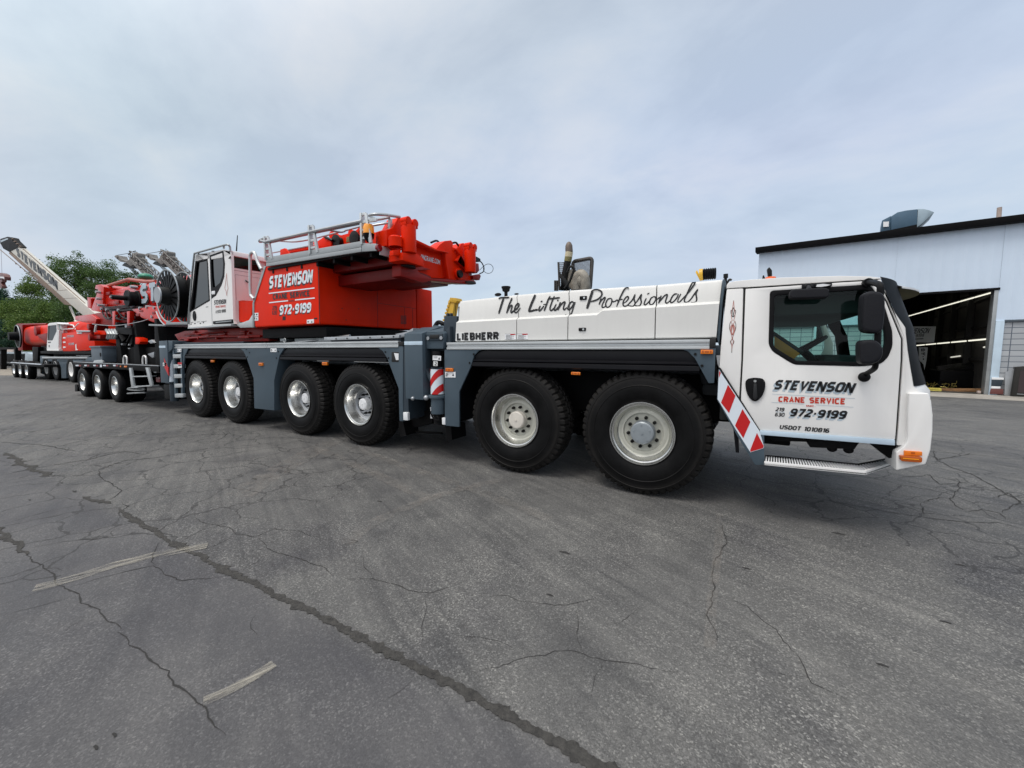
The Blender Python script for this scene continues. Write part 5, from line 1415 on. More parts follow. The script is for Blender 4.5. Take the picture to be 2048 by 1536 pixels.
# roof rail, front guard bar and aerial
mb = MB(); mb.tube(spline([W(*Q(150, 900), YO - .03), W(*Q(185, 500), YO - .03), W(*Q(212, 270), YO - .03)], 4) + [W(*Q(640, 150), YO - .03)] + spline([W(*Q(640, 150), YO - .03), W(*Q(700, 142), YO - .03), W(*Q(730, 175), YO), W(*Q(735, 240), YO)], 4)[1:], .02, 8)
mb.tube([W(*Q(270, 262), YO), W(*Q(280, 290), YO)], .02, 6); mb.tube([W(*Q(645, 150), YO), W(*Q(640, 200), YO)], .02, 6)
mb.tube([W(*Q(118, 1300), YO - .02), W(*Q(150, 900), YO - .03)], .02, 8); mb.tube([W(*Q(470, 238), YO), W(*Q(500, 240), YO)], .015, 6)
ocp("roof_rail", mb, 'alu_dark')
mb = MB(); mb.tube([WX(*Q(826, 235), XO - .3), WX(*Q(841, 5), XO - .3)], [.014, .008], 6); ocp("aerial", mb, 'steel_black')
# grab rail and red hose box beside the rear wall
mb = MB(); mb.tube(spline([W(*Q(1085, 935), -.02), W(*Q(1045, 890), -.02), W(*Q(1030, 820), -.02), W(*Q(1026, 400), -.02), W(*Q(1028, 300), -.02), W(*Q(1055, 258), -.02), W(*Q(1085, 258), -.02), W(*Q(1110, 310), -.02), W(*Q(1140, 400), -.02), W(*Q(1190, 500), -.02)], 5), .030, 10); sp("grab_rail", mb, 'aluminium')
mb = MB(); x0b = W(*Q(800, 1100), .1).x
mb.prism([W(*Q(820, 965), .08), W(*Q(905, 955), .02), W(*Q(1070, 965), .02), W(*Q(1050, 1110), .02), W(*Q(1030, 1270), .02), W(*Q(925, 1278), .02), W(*Q(800, 1262), .08), W(*Q(800, 1110), .08)], (0, .35, 0)); sp("hose_box", mb, 'red_paint', .02)
def ow(txt, l, r, top, mat, wt, gap, sh, name="lettering"):
    m_ = MB(); sideword(m_, txt, Q(*l), Q(*r), Q(*top), YO - .004, wt=wt, gap=gap, shear=sh); return part(name, m_, mat, 0, sd_, smooth=False)
ow("STEVENSON", (498, 1022), (672, 1004), (505, 955), 'letter_black', .8, .5, .2); ow("CRANE SERVICE", (520, 1066), (668, 1055), (520, 1036), 'letter_red', .7, .9, 0)
ow("972-9199", (546, 1144), (668, 1130), (552, 1098), 'letter_black', .8, .5, .2); ow("219", (519, 1122), (540, 1120), (519, 1106), 'letter_black', .6, .6, .1); ow("630", (519, 1146), (540, 1144), (519, 1128), 'letter_black', .6, .6, .1)
m_ = MB(); m_.ribbon(spline([W(*Q(*p), YO - .004) for p in ((680, 560), (665, 700), (655, 780), (672, 820), (684, 890))], 4), .006, (0, -1, 0)); m_.ribbon(spline([W(*Q(*p), YO - .004) for p in ((680, 560), (690, 700), (702, 780), (690, 820), (684, 890))], 4), .006, (0, -1, 0), .0004); part("pinstripe", m_, 'pin_red', 0, sd_, smooth=False)

# ================================================================ THE CRANE'S BOOM, laid back over the dolly
bo = empty("boom", (-14, 1.2, 3.2), crane)
def bp(name, mb, mat, bevel=0.0, parent=None, **k): return part(name, mb, mat, bevel, parent or bo, **k)
def B3(x, y): return (150 + x / 7.68, 480 + y / 7.68)
def b3(pts, y): return [W(*B3(*p), y) for p in pts]
YB = .62
zt = W(*B3(900, 665), YB).z; zb = W(*B3(900, 1060), YB).z
xl, xr_ = W(*B3(330, 700), YB).x, -7.0
mb = MB(); hb = zt - zb; rr_ = .22
sec = rounded([Vector((0, YB, zt)), Vector((0, YB, zb)), Vector((0, YB + 1.25, zb)), Vector((0, YB + 1.25, zt))], .32, 6)
mb.prism([(xl, v.y, v.z) for v in sec], (xr_ - xl, 0, 0)); bp("boom_tube", mb, 'red_gloss', .01)
mb = MB()
mb.prism(b3([(240, 1080), (352, 765), (300, 750), (318, 690), (390, 680), (440, 720), (420, 1060), (405, 1112)], YB - .06), (0, 1.37, 0))
bp("boom_collar", mb, 'red_gloss', .025); mb = MB()
mb.prism(b3([(185, 890), (240, 880), (250, 1060), (190, 1040)], YB + .2), (0, .9, 0))
bp("boom_nose", mb, 'red_gloss', .025); mb = MB(); mb.prism(b3([(185, 880), (260, 890), (260, 905), (185, 900)], YB + .1), (0, 1.0, 0))
mb.prism(b3([(855, 700), (885, 696), (888, 745), (860, 750)], YB - .05), (0, .1, 0)); mb.prism(b3([(800, 712), (860, 690), (930, 690), (930, 700), (800, 724)], YB - .03), (0, 1.3, 0))
bp("boom_bracket", mb, 'red_gloss', .025)
mb = MB(); mb.prism(b3([(35, 1180), (330, 1120), (560, 1092), (860, 1062), (860, 1180), (830, 1260), (600, 1310), (320, 1295), (140, 1262), (40, 1225)], YB - .10), (0, 1.3, 0)); bp("boom_cradle", mb, 'deep_red', .03)
mb = MB(); mb.prism(b3([(860, 1062), (1255, 1008), (1300, 1150), (1388, 1300), (1250, 1285), (1020, 1195)], YB - .16), (0, 1.35, 0)); bp("luffing_bracket", mb, 'red_gloss', .03)
mb = MB()
for x in (595, 820):
    mb.prism(b3([(x - 25, 1095), (x + 20, 1090), (x + 15, 1310), (x - 20, 1330)], YB - .22), (0, .12, 0))
mb.prism(b3([(0, 1170), (240, 1140), (330, 1210), (310, 1290), (100, 1260), (0, 1230)], YB - .2), (0, .2, 0))
bp("cradle_strut", mb, 'red_gloss', .02)
mb = MB(); mb.tube([W(*B3(*p), YB + .15) for p in ((400, 735), (830, 605), (1080, 640), (1240, 640))], .055, 8); mb.tube([W(*B3(*p), YB + .15) for p in ((835, 605), (820, 650))], .03, 6)
mb.tube([W(*B3(*p), YB + .05) for p in ((400, 705), (520, 735))], .02, 6); bp("boom_top_rail", mb, paint('faded_red', (.40, .085, .05), .5), 0)
mb = MB(); mb.ball(W(*B3(1085, 565), YB + .5), .20, (1.1, 1, .55)); bp("end_float", mb, 'green_paint')
# big lettering
mb = MB(); p0, p1 = W(*B3(1010, 980), YB), W(*B3(1250, 965), YB)
lettering(mb, "ST", (p0.x, YB - .008, p0.z), (p1.x - p0.x, 0, 0), (0, 0, W(*B3(1010, 690), YB).z - p0.z), wt=.95, gap=.7, shear=.15); bp("boom_lettering", mb, 'letter_grey', smooth=False)
mb = MB(); lettering(mb, "ST", (p0.x + .06, YB - .004, p0.z - .06), (p1.x - p0.x, 0, 0), (0, 0, W(*B3(1010, 690), YB).z - p0.z), wt=1.0, gap=.7, shear=.15); bp("lettering_shade", mb, 'letter_black', smooth=False)
# large spoked hose reel
YRL = .12
ctr = W(*B3(1415, 860), YRL); RR = W(*B3(1415, 445), YRL).z - ctr.z
rl = empty("hose_reel", ctr, bo)
def reel(parent, ctr, RR, hubdir=-1, n=20, depth=.34):
    mb = MB()
    for dy in (0, depth):
        mb.lathe([(dy, RR - .035), (dy - .012, RR - .02), (dy - .012, RR), (dy + .012, RR), (dy + .012, RR - .035)], ctr, (0, 1, 0), 64)
    part("reel_rim", mb, 'alu_dark', 0, parent)
    for dy in (0, depth):
        mb = MB()
        for k in range(n):
            a = 2 * math.pi * k / n; d = Vector((math.cos(a), 0, math.sin(a))); t = Vector((-math.sin(a), 0, math.cos(a)))
            o_ = Vector(ctr) + Vector((0, dy, 0))
            mb.prism([o_ + d * .22 * RR - t * .03 * RR, o_ + d * .98 * RR - t * .115 * RR, o_ + d * .98 * RR + t * .07 * RR, o_ + d * .22 * RR + t * .03 * RR], (0, .012, 0))
        part("reel_flange", mb, 'black_plastic', 0, parent)
    mb = MB(); mb.lathe([(.03, .001), (.03, RR * .80), (depth - .03, RR * .80), (depth - .03, .001)], ctr, (0, 1, 0), 48); part("wound_hose", mb, 'rubber', 0, parent)
    mb = MB(); mb.lathe([(-.25 * RR, .001), (-.26 * RR, .30 * RR), (.02, .36 * RR), (.02, .001)], ctr, (0, 1, 0), 32); part("reel_hub", mb, 'steel_black', 0, parent)
    mb = MB(); mb.lathe([(-.31 * RR, .001), (-.31 * RR, .30 * RR), (-.265 * RR, .31 * RR), (-.265 * RR, .001)], ctr, (0, 1, 0), 32); part("hub_plate", mb, 'galvanised', 0, parent)
reel(rl, ctr, RR)
mb = MB(); c = ctr + Vector((.62, .35, -.12)); mb.lathe([(-.1, .001), (-.1, RR * .8), (.2, RR * .8), (.2, .001)], c, (0, 1, 0), 40); part("spare_drum", mb, 'rubber', .02, bo)
sr = empty("small_hose_reel", W(*B3(790, 895), .35), bo)
c = W(*B3(790, 895), .35); r_ = W(*B3(790, 762), .35).z - c.z
mb = MB()
for dy in (0, .22, .40):
    mb.lathe([(dy, .001), (dy, r_ * .94), (dy + .02, r_), (dy + .05, r_), (dy + .06, r_ * .9), (dy + .06, .001)], c, (0, 1, 0), 36)
part("reel_flange", mb, 'black_plastic', 0, sr)
mb = MB(); mb.lathe([(.02, .001), (.02, r_ * .86), (.42, r_ * .86), (.42, .001)], c, (0, 1, 0), 28); part("wound_hose", mb, 'rubber', 0, sr)
mb = MB(); mb.cyl(c - Vector((0, .34, 0)), c + Vector((0, .5, 0)), r_ * .28, n=18); part("reel_hub", mb, 'steel_black', 0, sr)
mb = MB(); mb.cyl(c - Vector((0, .37, 0)), c - Vector((0, .34, 0)), r_ * .12, n=12); part("hub_plate", mb, 'galvanised', 0, sr)
mb = MB()
mb.tube(spline([W(*B3(270, 1290), .3), W(*B3(420, 1308), .25), W(*B3(600, 1315), .25), W(*B3(800, 1295), .25), W(*B3(1000, 1255), .3), W(*B3(1130, 1215), .35)], 5), .012, 6)
mb.tube(spline([W(*B3(1250, 1100), .15), W(*B3(1310, 1230), .12), W(*B3(1385, 1310), .12)], 4), .018, 6); bp("boom_cable", mb, 'galvanised')
mb = MB(); mb.prism(b3([(1130, 1290), (1390, 1300), (1390, 1325), (1130, 1318)], .12), (0, .5, 0)); mb.prism(b3([(1395, 1262), (1740, 1262), (1740, 1300), (1395, 1300)], .05), (0, .4, 0)); bp("reel_platform", mb, 'alu_dark', .006)
mb = MB(); random.seed(33)
for k in range(7):
    y0 = 1020 + 14 * k; a = [(330 + 30 * k, y0 - 40), (480 + 20 * k, y0 + 10), (640, y0 + 4 * (k % 3)), (830 + 20 * k, y0 - 20), (1000 + 30 * k, y0 + 30 * (k % 2)), (1180, y0 + 40)]
    mb.tube(spline([W(*B3(*p), YB - .10 - .02 * (k % 3)) for p in a], 4), .016, 5)
for k in range(5):
    a = [(420 + 60 * k, 1090), (450 + 70 * k, 1180 + 30 * (k % 2)), (520 + 80 * k, 1215), (600 + 60 * k, 1150)]
    mb.tube(spline([W(*B3(*p), YB - .20) for p in a], 4), .02, 5)
bp("boom_hoses", mb, 'steel_black')
for x, y, w_, h_ in ((470, 800, 60, 40), (600, 930, 70, 46), (660, 1000, 90, 30), (925, 780, 20, 150), (450, 990, 40, 50), (1180, 1100, 50, 40), (980, 1080, 60, 24), (420, 1140, 70, 40), (700, 1120, 60, 70), (930, 1130, 60, 40)):
    mb = MB(); mb.prism(b3([(x, y), (x + w_, y - 6), (x + w_, y + h_), (x, y + h_)], YB - .17 if y > 1060 else YB - .03), (0, .2, 0))
    bp("boom_valve", mb, 'deep_red', .012)
mb = MB()
for x, y in ((345, 800), (355, 900), (380, 1000), (420, 1060), (500, 1075), (680, 1080), (880, 720), (890, 1020), (1010, 1050), (1120, 1030), (1235, 1040), (620, 1200), (845, 1190), (300, 1180), (150, 1190), (1200, 1180), (1290, 1240)):
    c = W(*B3(x, y), YB - .14); mb.cyl(c - Vector((0, .05, 0)), c + Vector((0, .12, 0)), .045, n=10)
bp("boom_pin", mb, 'galvanised')
# dark red slab under the operator cab: boom pivot frame
mb = MB(); mb.prism([(-12.6, .25, 1.80), (-8.5, .25, 1.80), (-8.5, .25, 2.10), (-12.3, .25, 2.10), (-12.9, .25, 2.02)], (0, 2.3, 0))
random.seed(21)
for k in range(16):
    x = random.uniform(-12.2, -8.8); z = random.uniform(1.84, 2.06); w_ = random.uniform(.05, .3); mb.box(x, x + w_, .25 - random.uniform(.02, .10), .3, z - .02, z + random.uniform(.01, .05))
mb.tube([(-12.4, .2, 1.9), (-10.6, .18, 1.93), (-8.7, .2, 1.9)], .03, 8); mb.tube([(-12.2, .2, 2.0), (-10.2, .2, 2.03)], .02, 8)
bp("pivot_frame", mb, 'deep_red', .03)

# ================================================================ TRUCK WHEELS for dollies (shared mesh)
def truck_wheel_meshes(rt=.51, wd=.30, rr=.29):
    mb = MB(); mb.lathe([(.04, rr), (.0, rr + .02), (-.02, rr + .08), (-.012, rt - .05), (.01, rt - .015), (.04, rt), (.12, rt + .004), (.126, rt - .012), (.134, rt - .012), (.14, rt + .004), (wd - .04, rt), (wd, rt - .05), (wd, rr)], n=56); ty = mb
    m2_ = MB(); m2_.lathe([(.04, rr), (-.004, rr + .004), (-.008, rr - .012), (.02, rr - .024), (.17, rr - .045), (.19, rr * .55), (.175, rr * .52), (.17, .10), (.10, .095), (.095, .0005)], n=44)
    for k in range(10):
        a = k * .6283; c = Vector((rr * .47 * math.cos(a), .175, rr * .47 * math.sin(a))); m2_.cyl(c, c - Vector((0, .035, 0)), .014, n=6)
    return ty, m2_
_tw = {}
def truck_wheel(x, y, parent, key='small', rt=.51, rr=.29, flip=False, rim='polished_alu', wd=.30):
    if key not in _tw:
        a, b = truck_wheel_meshes(rt, wd, rr)
        t0 = a.build("tyre", 'rubber'); r0 = b.build("rim", rim); _tw[key] = (t0.data, r0.data)
        bpy.data.objects.remove(t0); bpy.data.objects.remove(r0)
    w = empty("wheel", (x, y, rt), parent)
    for nm, d in zip(("tyre", "rim"), _tw[key]):
        o = bpy.data.objects.new(nm, d); COL.objects.link(o); o.parent = w
    if flip: w.rotation_euler = (0, 0, math.pi)
    return w

# ================================================================ BOOM DOLLY behind the crane
dol = empty("boom_dolly", (-17, 1.3, 0))
tag(dol, "black three axle boom dolly with steel tool box, directly behind the large front crane", "trailer")
def D4(x, y): return (150 + x / 8.535, 640 + y / 8.535)
def dpart(name, mb, mat, bevel=0.0, parent=None, **k): return part(name, mb, mat, bevel, parent or dol, **k)
for px in (166, 195.5, 229.5):
    x = W(px, 770, .03).x
    truck_wheel(x, .03, dol); truck_wheel(x, 2.55, dol, flip=True)
    mb = MB(); mb.lathe([(.02, .30), (0, .49), (.03, .51), (.26, .51), (.29, .46), (.29, .30)], (x, .36, .51), (0, 1, 0), 40); dpart("inner_tyre", mb, 'rubber')
mb = MB(); zd = W(229, 727.5, 0).z; xl, xr2 = W(148, 727, 0).x, -13.25
mb.box(xl, xr2, .02, 2.55, zd - .06, zd); mb.box(xl, xr2, .9, 1.7, .62, zd - .06); mb.box(xl - .3, xl, .3, 2.3, .55, .95)
for px in (166, 195.5, 229.5):
    x = W(px, 770, .03).x; mb.cyl((x, .3, .51), (x, 2.3, .51), .08, n=10)
dpart("frame", mb, 'frame_black', .01)
mb = MB(); mb.box(xl, xr2, -.015, .02, zd - .012, zd + .010); dpart("deck_edge", mb, 'galvanised', .002)
mb = MB(); mb.box(xl, xr2, -.008, .012, zd - .16, zd - .016); dpart("side_rail", mb, 'frame_black', .004)
mb = MB(); m2_ = MB()
for a, b in ((10, 62), (157, 200), (312, 352), (478, 525), (650, 692)):
    mb.side([D4(a, 764), D4(b, 765), D4(b, 788), D4(a, 787)], -.012, .004); m2_.side([D4(b + 2, 766), D4(b + 42, 767), D4(b + 42, 792), D4(b + 2, 790)], -.012, .004)
mb.side([D4(426, 760), D4(460, 760), D4(460, 805), D4(426, 805)], -.014, .004)
dpart("white_marker", mb, 'reflex_white'); dpart("red_marker", m2_, 'red_lens')
mb = MB(); mb.side([D4(834, 782), D4(880, 782), D4(880, 808), D4(834, 808)], -.02, .03); mb.side([D4(765, 780), D4(782, 780), D4(782, 806), D4(765, 806)], -.02, .03); dpart("marker_lamp", mb, 'amber_lens', .005)
# tool box
tx0, tx1 = W(*D4(288, 700), .08).x, W(*D4(472, 740), .08).x; ty1 = WX(*D4(876, 600), tx1).y; tzt = W(*D4(472, 447), .08).z
mb = MB(); mb.box(tx0, tx1, .08, ty1, zd + .02, tzt - .03); tb = dpart("tool_box", mb, 'box_steel', .012)
mb = MB(); mb.box(tx0 - .03, tx1 + .03, .05, ty1 + .03, tzt - .05, tzt + .01); dpart("tool_box_lid", mb, 'box_steel', .010, tb)
mb = MB(); mb.side([D4(300, 735), D4(330, 690), D4(430, 680), D4(470, 705), D4(470, 742)], .04, .05); dpart("tool_box_step", mb, 'aluminium', .006, tb)
mb = MB(); q = W(*D4(432, 590), .07); mb.box(q.x - .04, q.x + .04, .06, .09, q.z - .06, q.z + .06); dpart("tool_box_latch", mb, 'steel_black', .006, tb)
for x0, x1 in ((830, 888), (1157, 1216)):
    mb = MB(); mb.tube(spline([W(*D4(x0, 750), .02), W(*D4(x0, 660), .02), W(*D4(x0 + 8, 625), .02), W(*D4((x0 + x1) / 2, 612), .02), W(*D4(x1 - 8, 630), .02), W(*D4(x1, 670), .02), W(*D4(x1, 750), .02)], 4), .022, 8); dpart("grab_handle", mb, 'white_paint')
la = empty("ladder", W(*D4(1100, 1100), 0), dol)
mb = MB(); mb.side([D4(918, 818), D4(950, 818), D4(998, 1135), D4(960, 1140)], -.06, .05); mb.side([D4(1200, 812), D4(1240, 812), D4(1312, 1120), D4(1275, 1125)], -.06, .05); dpart("rail", mb, 'aluminium', .004, la)
mb = MB(); mb.side([D4(968, 958), D4(1262, 950), D4(1265, 968), D4(970, 976)], -.055, .16); mb.side([D4(955, 1130), D4(1310, 1112), D4(1312, 1132), D4(958, 1150)], -.055, .16); dpart("step", mb, 'aluminium', .004, la)
mb = MB(); pts = [D4(890 + 155 + 150 * math.cos(t * .35), 1178 + 22 * math.sin(t * .35)) for t in range(18)]; mb.tube([W(*p, .1) for p in pts], .02, 6, closed=True); mb.tube([W(*D4(895, 1255), .1), W(*D4(1200, 1238), .1)], .022, 6); dpart("under_step", mb, 'alu_dark')
mb = MB(); mb.side([D4(0, 1100), D4(40, 1100), D4(40, 1220), D4(0, 1220)], .05, .5); dpart("mud_flap", mb, 'rubber')
# black bolster frame that carries the boom, with lamps and springs
mb = MB()
x0, x1 = W(*D4(700, 400), .4).x, W(*D4(1380, 400), .4).x
mb.box(x0, x1 + .3, .5, 2.0, zd, zd + .5)
for x in (x0 + .1, (x0 + x1) / 2, x1):
    mb.prism([(x, .35, zd), (x + .5, .35, zd), (x + .3, .35, 2.5), (x + .15, .35, 2.5)], (0, 1.7, 0))
mb.side([D4(690, 130), D4(960, 120), D4(975, 240), D4(970, 420), D4(930, 420), D4(930, 250), D4(700, 240)], .3, 1.5); mb.side([D4(735, 250), D4(800, 380), D4(880, 380), D4(945, 250), D4(925, 250), D4(860, 365), D4(815, 365), D4(760, 250)], .25, .2)
mb.side([D4(1000, 150), D4(1430, 130), D4(1430, 560), D4(1000, 560)], .8, .8)
dpart("bolster", mb, 'frame_black', .02)
mb = MB()
for k in range(4):
    c0_ = D4(540 + k * 48, 170); c1_ = D4(560 + k * 42, 310)
    mb.tube(spline([W(*c0_, .3), W(*D4(575 + k * 45, 240), .25), W(*c1_, .3)], 4), .045, 8)
dpart("air_hose", mb, 'alu_dark')
mb = MB(); mb.side([D4(1025, 290), D4(1090, 310), D4(1110, 370), D4(1090, 410), D4(1025, 415)], .3, .2); dpart("rear_lamp", mb, 'red_paint', .02)
mb = MB(); mb.side([D4(1240, 360), D4(1300, 335), D4(1350, 385), D4(1290, 405)], .3, .2); mb.side([D4(1235, 580), D4(1345, 545), D4(1345, 640), D4(1310, 645)], .4, .1); mb.side([D4(775, 405), D4(815, 400), D4(800, 435)], .2, .1); mb.side([D4(1335, 880), D4(1400, 880), D4(1380, 905), D4(1345, 900)], .2, .1); mb.side([D4(905, 410), D4(920, 412), D4(918, 440), D4(906, 440)], .2, .05); mb.side([D4(905, 478), D4(928, 480), D4(926, 498), D4(905, 496)], .2, .05); mb.side([D4(845, 90), D4(880, 90), D4(880, 130), D4(850, 130)], .2, .1)
dpart("fitting", mb, 'galvanised', .01)
mb = MB(); mb.side([D4(1380, 975), D4(1450, 975), D4(1450, 1060), D4(1385, 1060)], .2, .1); dpart("tail_lamp", mb, 'red_lens', .01)
mb = MB(); mb.side([D4(320, 1320 - 1050), D4(430, 260), D4(430, 320), D4(330, 320)], .5, .5)
for px, py in ((290, 120), (305, 300)):
    c = W(*D4(px, py), .5); mb.cyl(c - Vector((0, .1, 0)), c + Vector((0, .4, 0)), .12, n=12)
mb.tube([W(*D4(290, 100), .5), W(*D4(300, 310), .5)], .05, 8); dpart("clamp", mb, 'deep_red', .01)
mb = MB(); mb.tube([W(*D4(358, 95), .45), W(*D4(340, 200), .45)], .03, 8); dpart("white_rod", mb, 'white_paint')

# ================================================================ SECOND CRANE, red boom laid back over its own dolly
Y2 = 1.72
c2n = empty("mobile_crane", (-29, 3.1, 0))
tag(c2n, "distant red and white mobile crane with white cab, parked behind the boom dolly", "crane")
def E2(x, y): return (x / 8.535, 600 + y / 8.535)
def e2(pts, y=Y2): return [W(*E2(*p), y) for p in pts]
def p2(name, mb, mat, bevel=0.0, parent=None, **k): return part(name, mb, mat, bevel, parent or c2n, **k)
for cx in (795, 951, 1215):
    x = W(*E2(cx, 1230), Y2).x
    truck_wheel(x, Y2, c2n, 'big', .66, .36, rim='white_paint', wd=.38); truck_wheel(x, Y2 + 2.75, c2n, 'big', .66, .36, flip=True, rim='white_paint', wd=.38)
x = W(*E2(1450, 1230), Y2).x; truck_wheel(x, Y2, c2n, 'big'); truck_wheel(x, Y2 + 2.75, c2n, 'big', flip=True)
xa, xb = W(*E2(690, 1000), Y2).x, W(*E2(1700, 1000), Y2).x
mb = MB(); mb.box(xa, xb + 3, Y2 + .5, Y2 + 2.3, .75, 1.5); mb.box(xa, xb + 3, Y2 + .02, Y2 + 2.7, 1.42, 1.56); p2("chassis", mb, 'frame_black', .02)
mb = MB(); mb.prism(e2([(685, 955), (740, 950), (760, 1010), (740, 1060), (735, 1270), (688, 1250)]), (0, .4, 0)); mb.prism(e2([(985, 1010), (1150, 1010), (1130, 1100), (1130, 1335), (1050, 1335), (1040, 1150)]), (0, .4, 0)); mb.prism(e2([(740, 1005), (1490, 1020), (1490, 1060), (740, 1045)]), (0, .1, 0)); mb.prism(e2([(1460, 975), (1700, 970), (1700, 1060), (1460, 1060)], Y2 - .02), (0, .4, 0)); p2("wing_panel", mb, 'slate_paint', .01)
mb = MB(); mb.prism(e2([(715, 968), (1490, 970), (1490, 1000), (715, 998)], Y2 - .03), (0, .06, 0)); mb.prism(e2([(1300, 942), (1560, 945), (1500, 970), (1300, 962)], Y2 + .3), (0, .1, 0)); p2("deck_rail", mb, 'aluminium', .004)
mb = MB(); mb.prism(e2([(1005, 575), (1300, 540), (1600, 545), (1620, 850), (1500, 865), (1015, 885)], Y2 + .05), (0, 2.4, 0)); h2 = p2("engine_housing", mb, 'red_paint', .05)
mb = MB(); mb.prism(e2([(995, 510), (1300, 505), (1560, 520), (1560, 560), (1300, 545), (1000, 580)], Y2 + .3), (0, 1.9, 0)); p2("housing_top", mb, 'red_paint', .03)
mb = MB()
for y0 in (634, 710, 795):
    mb.prism(e2([(1075, y0), (1118, y0 - 2), (1118, y0 + 22), (1075, y0 + 24)], Y2 + .04), (0, .02, 0))
mb.prism(e2([(1285, 760), (1300, 745), (1305, 830), (1325, 850), (1290, 860)], Y2 + .04), (0, .02, 0)); mb.prism(e2([(1310, 555), (1395, 552), (1395, 575), (1310, 575)], Y2 + .03), (0, .02, 0)); p2("white_mark", mb, 'plate_white', 0, h2)
mb = MB(); sideword(mb, "STEVENSON", E2(1140, 640), E2(1258, 632), E2(1142, 604), Y2 + .045, wt=.7, gap=.5, shear=.2); p2("lettering", mb, 'letter_grey', 0, h2, smooth=False); mb = MB(); sideword(mb, "972-9199", E2(1170, 772), E2(1264, 765), E2(1172, 734), Y2 + .045, wt=.8, gap=.5, shear=.2); p2("lettering", mb, 'letter_grey', 0, h2, smooth=False)
cab2 = empty("operator_cab", W(*E2(890, 850), Y2), c2n)
mb = MB(); mb.holed(e2([(798, 850), (815, 415), (965, 402), (985, 520), (1000, 860), (830, 868)], Y2 - .06), e2([(815, 440), (962, 425), (968, 530), (895, 692), (806, 690)], Y2 - .06), (0, .06, 0)); p2("side_wall", mb, 'white_paint', 0, cab2)
mb = MB(); mb.face(e2([(815, 440), (962, 425), (968, 530), (895, 692), (806, 690)], Y2 - .03)); p2("window_pane", mb, 'smoke_glass', 0, cab2, smooth=False)
mb = MB(); mb.prism(e2([(805, 870), (812, 410), (850, 385), (965, 378), (1000, 410), (1040, 412), (1060, 500), (1000, 510), (1000, 860)], Y2 + .02), (0, .04, 0)) if False else None
mb.prism(e2([(810, 415), (850, 392), (970, 380), (1000, 402), (1090, 408), (1090, 420), (975, 412)], Y2 - .04), (0, .9, 0)); mb.prism(e2([(968, 415), (1040, 420), (1050, 505), (985, 510)], Y2 + .05), (0, .8, 0)); mb.prism(e2([(985, 520), (1003, 520), (1003, 860), (1000, 860)], Y2 - .05), (0, .85, 0)); mb.prism(e2([(800, 845), (1005, 845), (1005, 872), (800, 868)], Y2 - .08), (0, .9, 0)); p2("cab_shell", mb, 'white_paint', .01, cab2)
mb = MB(); mb.prism(e2([(818, 715), (865, 712), (865, 730), (818, 732)], Y2 - .065), (0, .01, 0)); mb.prism(e2([(830, 770), (845, 768), (845, 805), (832, 805)], Y2 - .065), (0, .01, 0)); p2("cab_mark", mb, 'letter_black', 0, cab2)
mb = MB(); mb.prism(e2([(1060, 415), (1250, 420), (1260, 500), (1080, 500)], Y2 + .4), (0, .8, 0)); mb.tube([W(*E2(*q), Y2 + .2) for q in ((1050, 500), (1080, 420), (1250, 430), (1290, 505))], .03, 6)
mb.tube([W(*E2(*q), Y2 + .1) for q in ((1080, 560), (1080, 500), (1260, 490), (1340, 400))], .03, 6); mb.prism(e2([(1270, 400), (1400, 380), (1420, 420), (1300, 470)], Y2 + .4), (0, .5, 0)); p2("roof_equipment", mb, 'white_paint', .01)
mb = MB(); mb.prism(e2([(1110, 450), (1245, 465), (1245, 492), (1100, 488)], Y2 + .38), (0, .03, 0)); p2("rear_window", mb, 'smoke_glass', 0)
mb = MB(); mb.prism(e2([(1300, 515), (1530, 520), (1530, 545), (1300, 545)], Y2 - .02), (0, .3, 0)); p2("walkway", mb, 'aluminium', .01)
mb = MB(); z2b, z2t = W(*E2(600, 770), Y2 + .25).z, W(*E2(600, 428), Y2 + .25).z
x0, x1 = W(*E2(375, 600), Y2 + .25).x, xb
sec = rounded([Vector((0, Y2 + .25, z2t)), Vector((0, Y2 + .25, z2b)), Vector((0, Y2 + 1.55, z2b)), Vector((0, Y2 + 1.55, z2t))], .35, 5)
mb.prism([(x0, v.y, v.z) for v in sec], (x1 - x0, 0, 0)); b2 = p2("boom", mb, 'red_paint', .02)
mb = MB(); mb.prism(e2([(270, 430), (380, 420), (385, 860), (310, 860)], Y2 + .2), (0, 1.4, 0)); p2("boom_collar", mb, 'deep_red', .03, b2); mb = MB(); mb.prism(e2([(620, 600), (800, 560), (800, 760), (740, 700)], Y2 + .1), (0, 1.4, 0)); p2("boom_bracket", mb, 'deep_red', .03, b2); mb = MB(); mb.tube([W(*E2(300, 418), Y2 + .6), W(*E2(800, 410), Y2 + .6)], .05, 8); p2("boom_rail", mb, 'deep_red', 0, b2)
mb = MB(); c = W(*E2(600, 530), Y2 + .1); mb.cyl(c, c + Vector((0, .3, 0)), .28, n=18); p2("small_hose_reel", mb, 'deep_red', .01, b2)
mb = MB(); c = W(*E2(300, 620), Y2 - .1); r_ = W(*E2(300, 425), Y2 - .1).z - c.z
mb.lathe([(-.02, .001), (-.02, r_ * .4), (.05, r_ * .42), (.05, r_ * .9), (.0, r_ * .92), (.0, r_), (.06, r_), (.06, .001)], c, (0, 1, 0), 40); mb.lathe([(-.35, .001), (-.35, r_ * .35), (0, r_ * .4), (0, .001)], c, (0, 1, 0), 24); p2("hose_reel", mb, 'black_plastic', 0, b2)
mb = MB(); mb.lathe([(-.03, r_ * .96), (-.03, r_), (0, r_ * 1.01), (0, r_ * .96)], c, (0, 1, 0), 40); p2("reel_rim", mb, 'alu_dark', 0, b2)

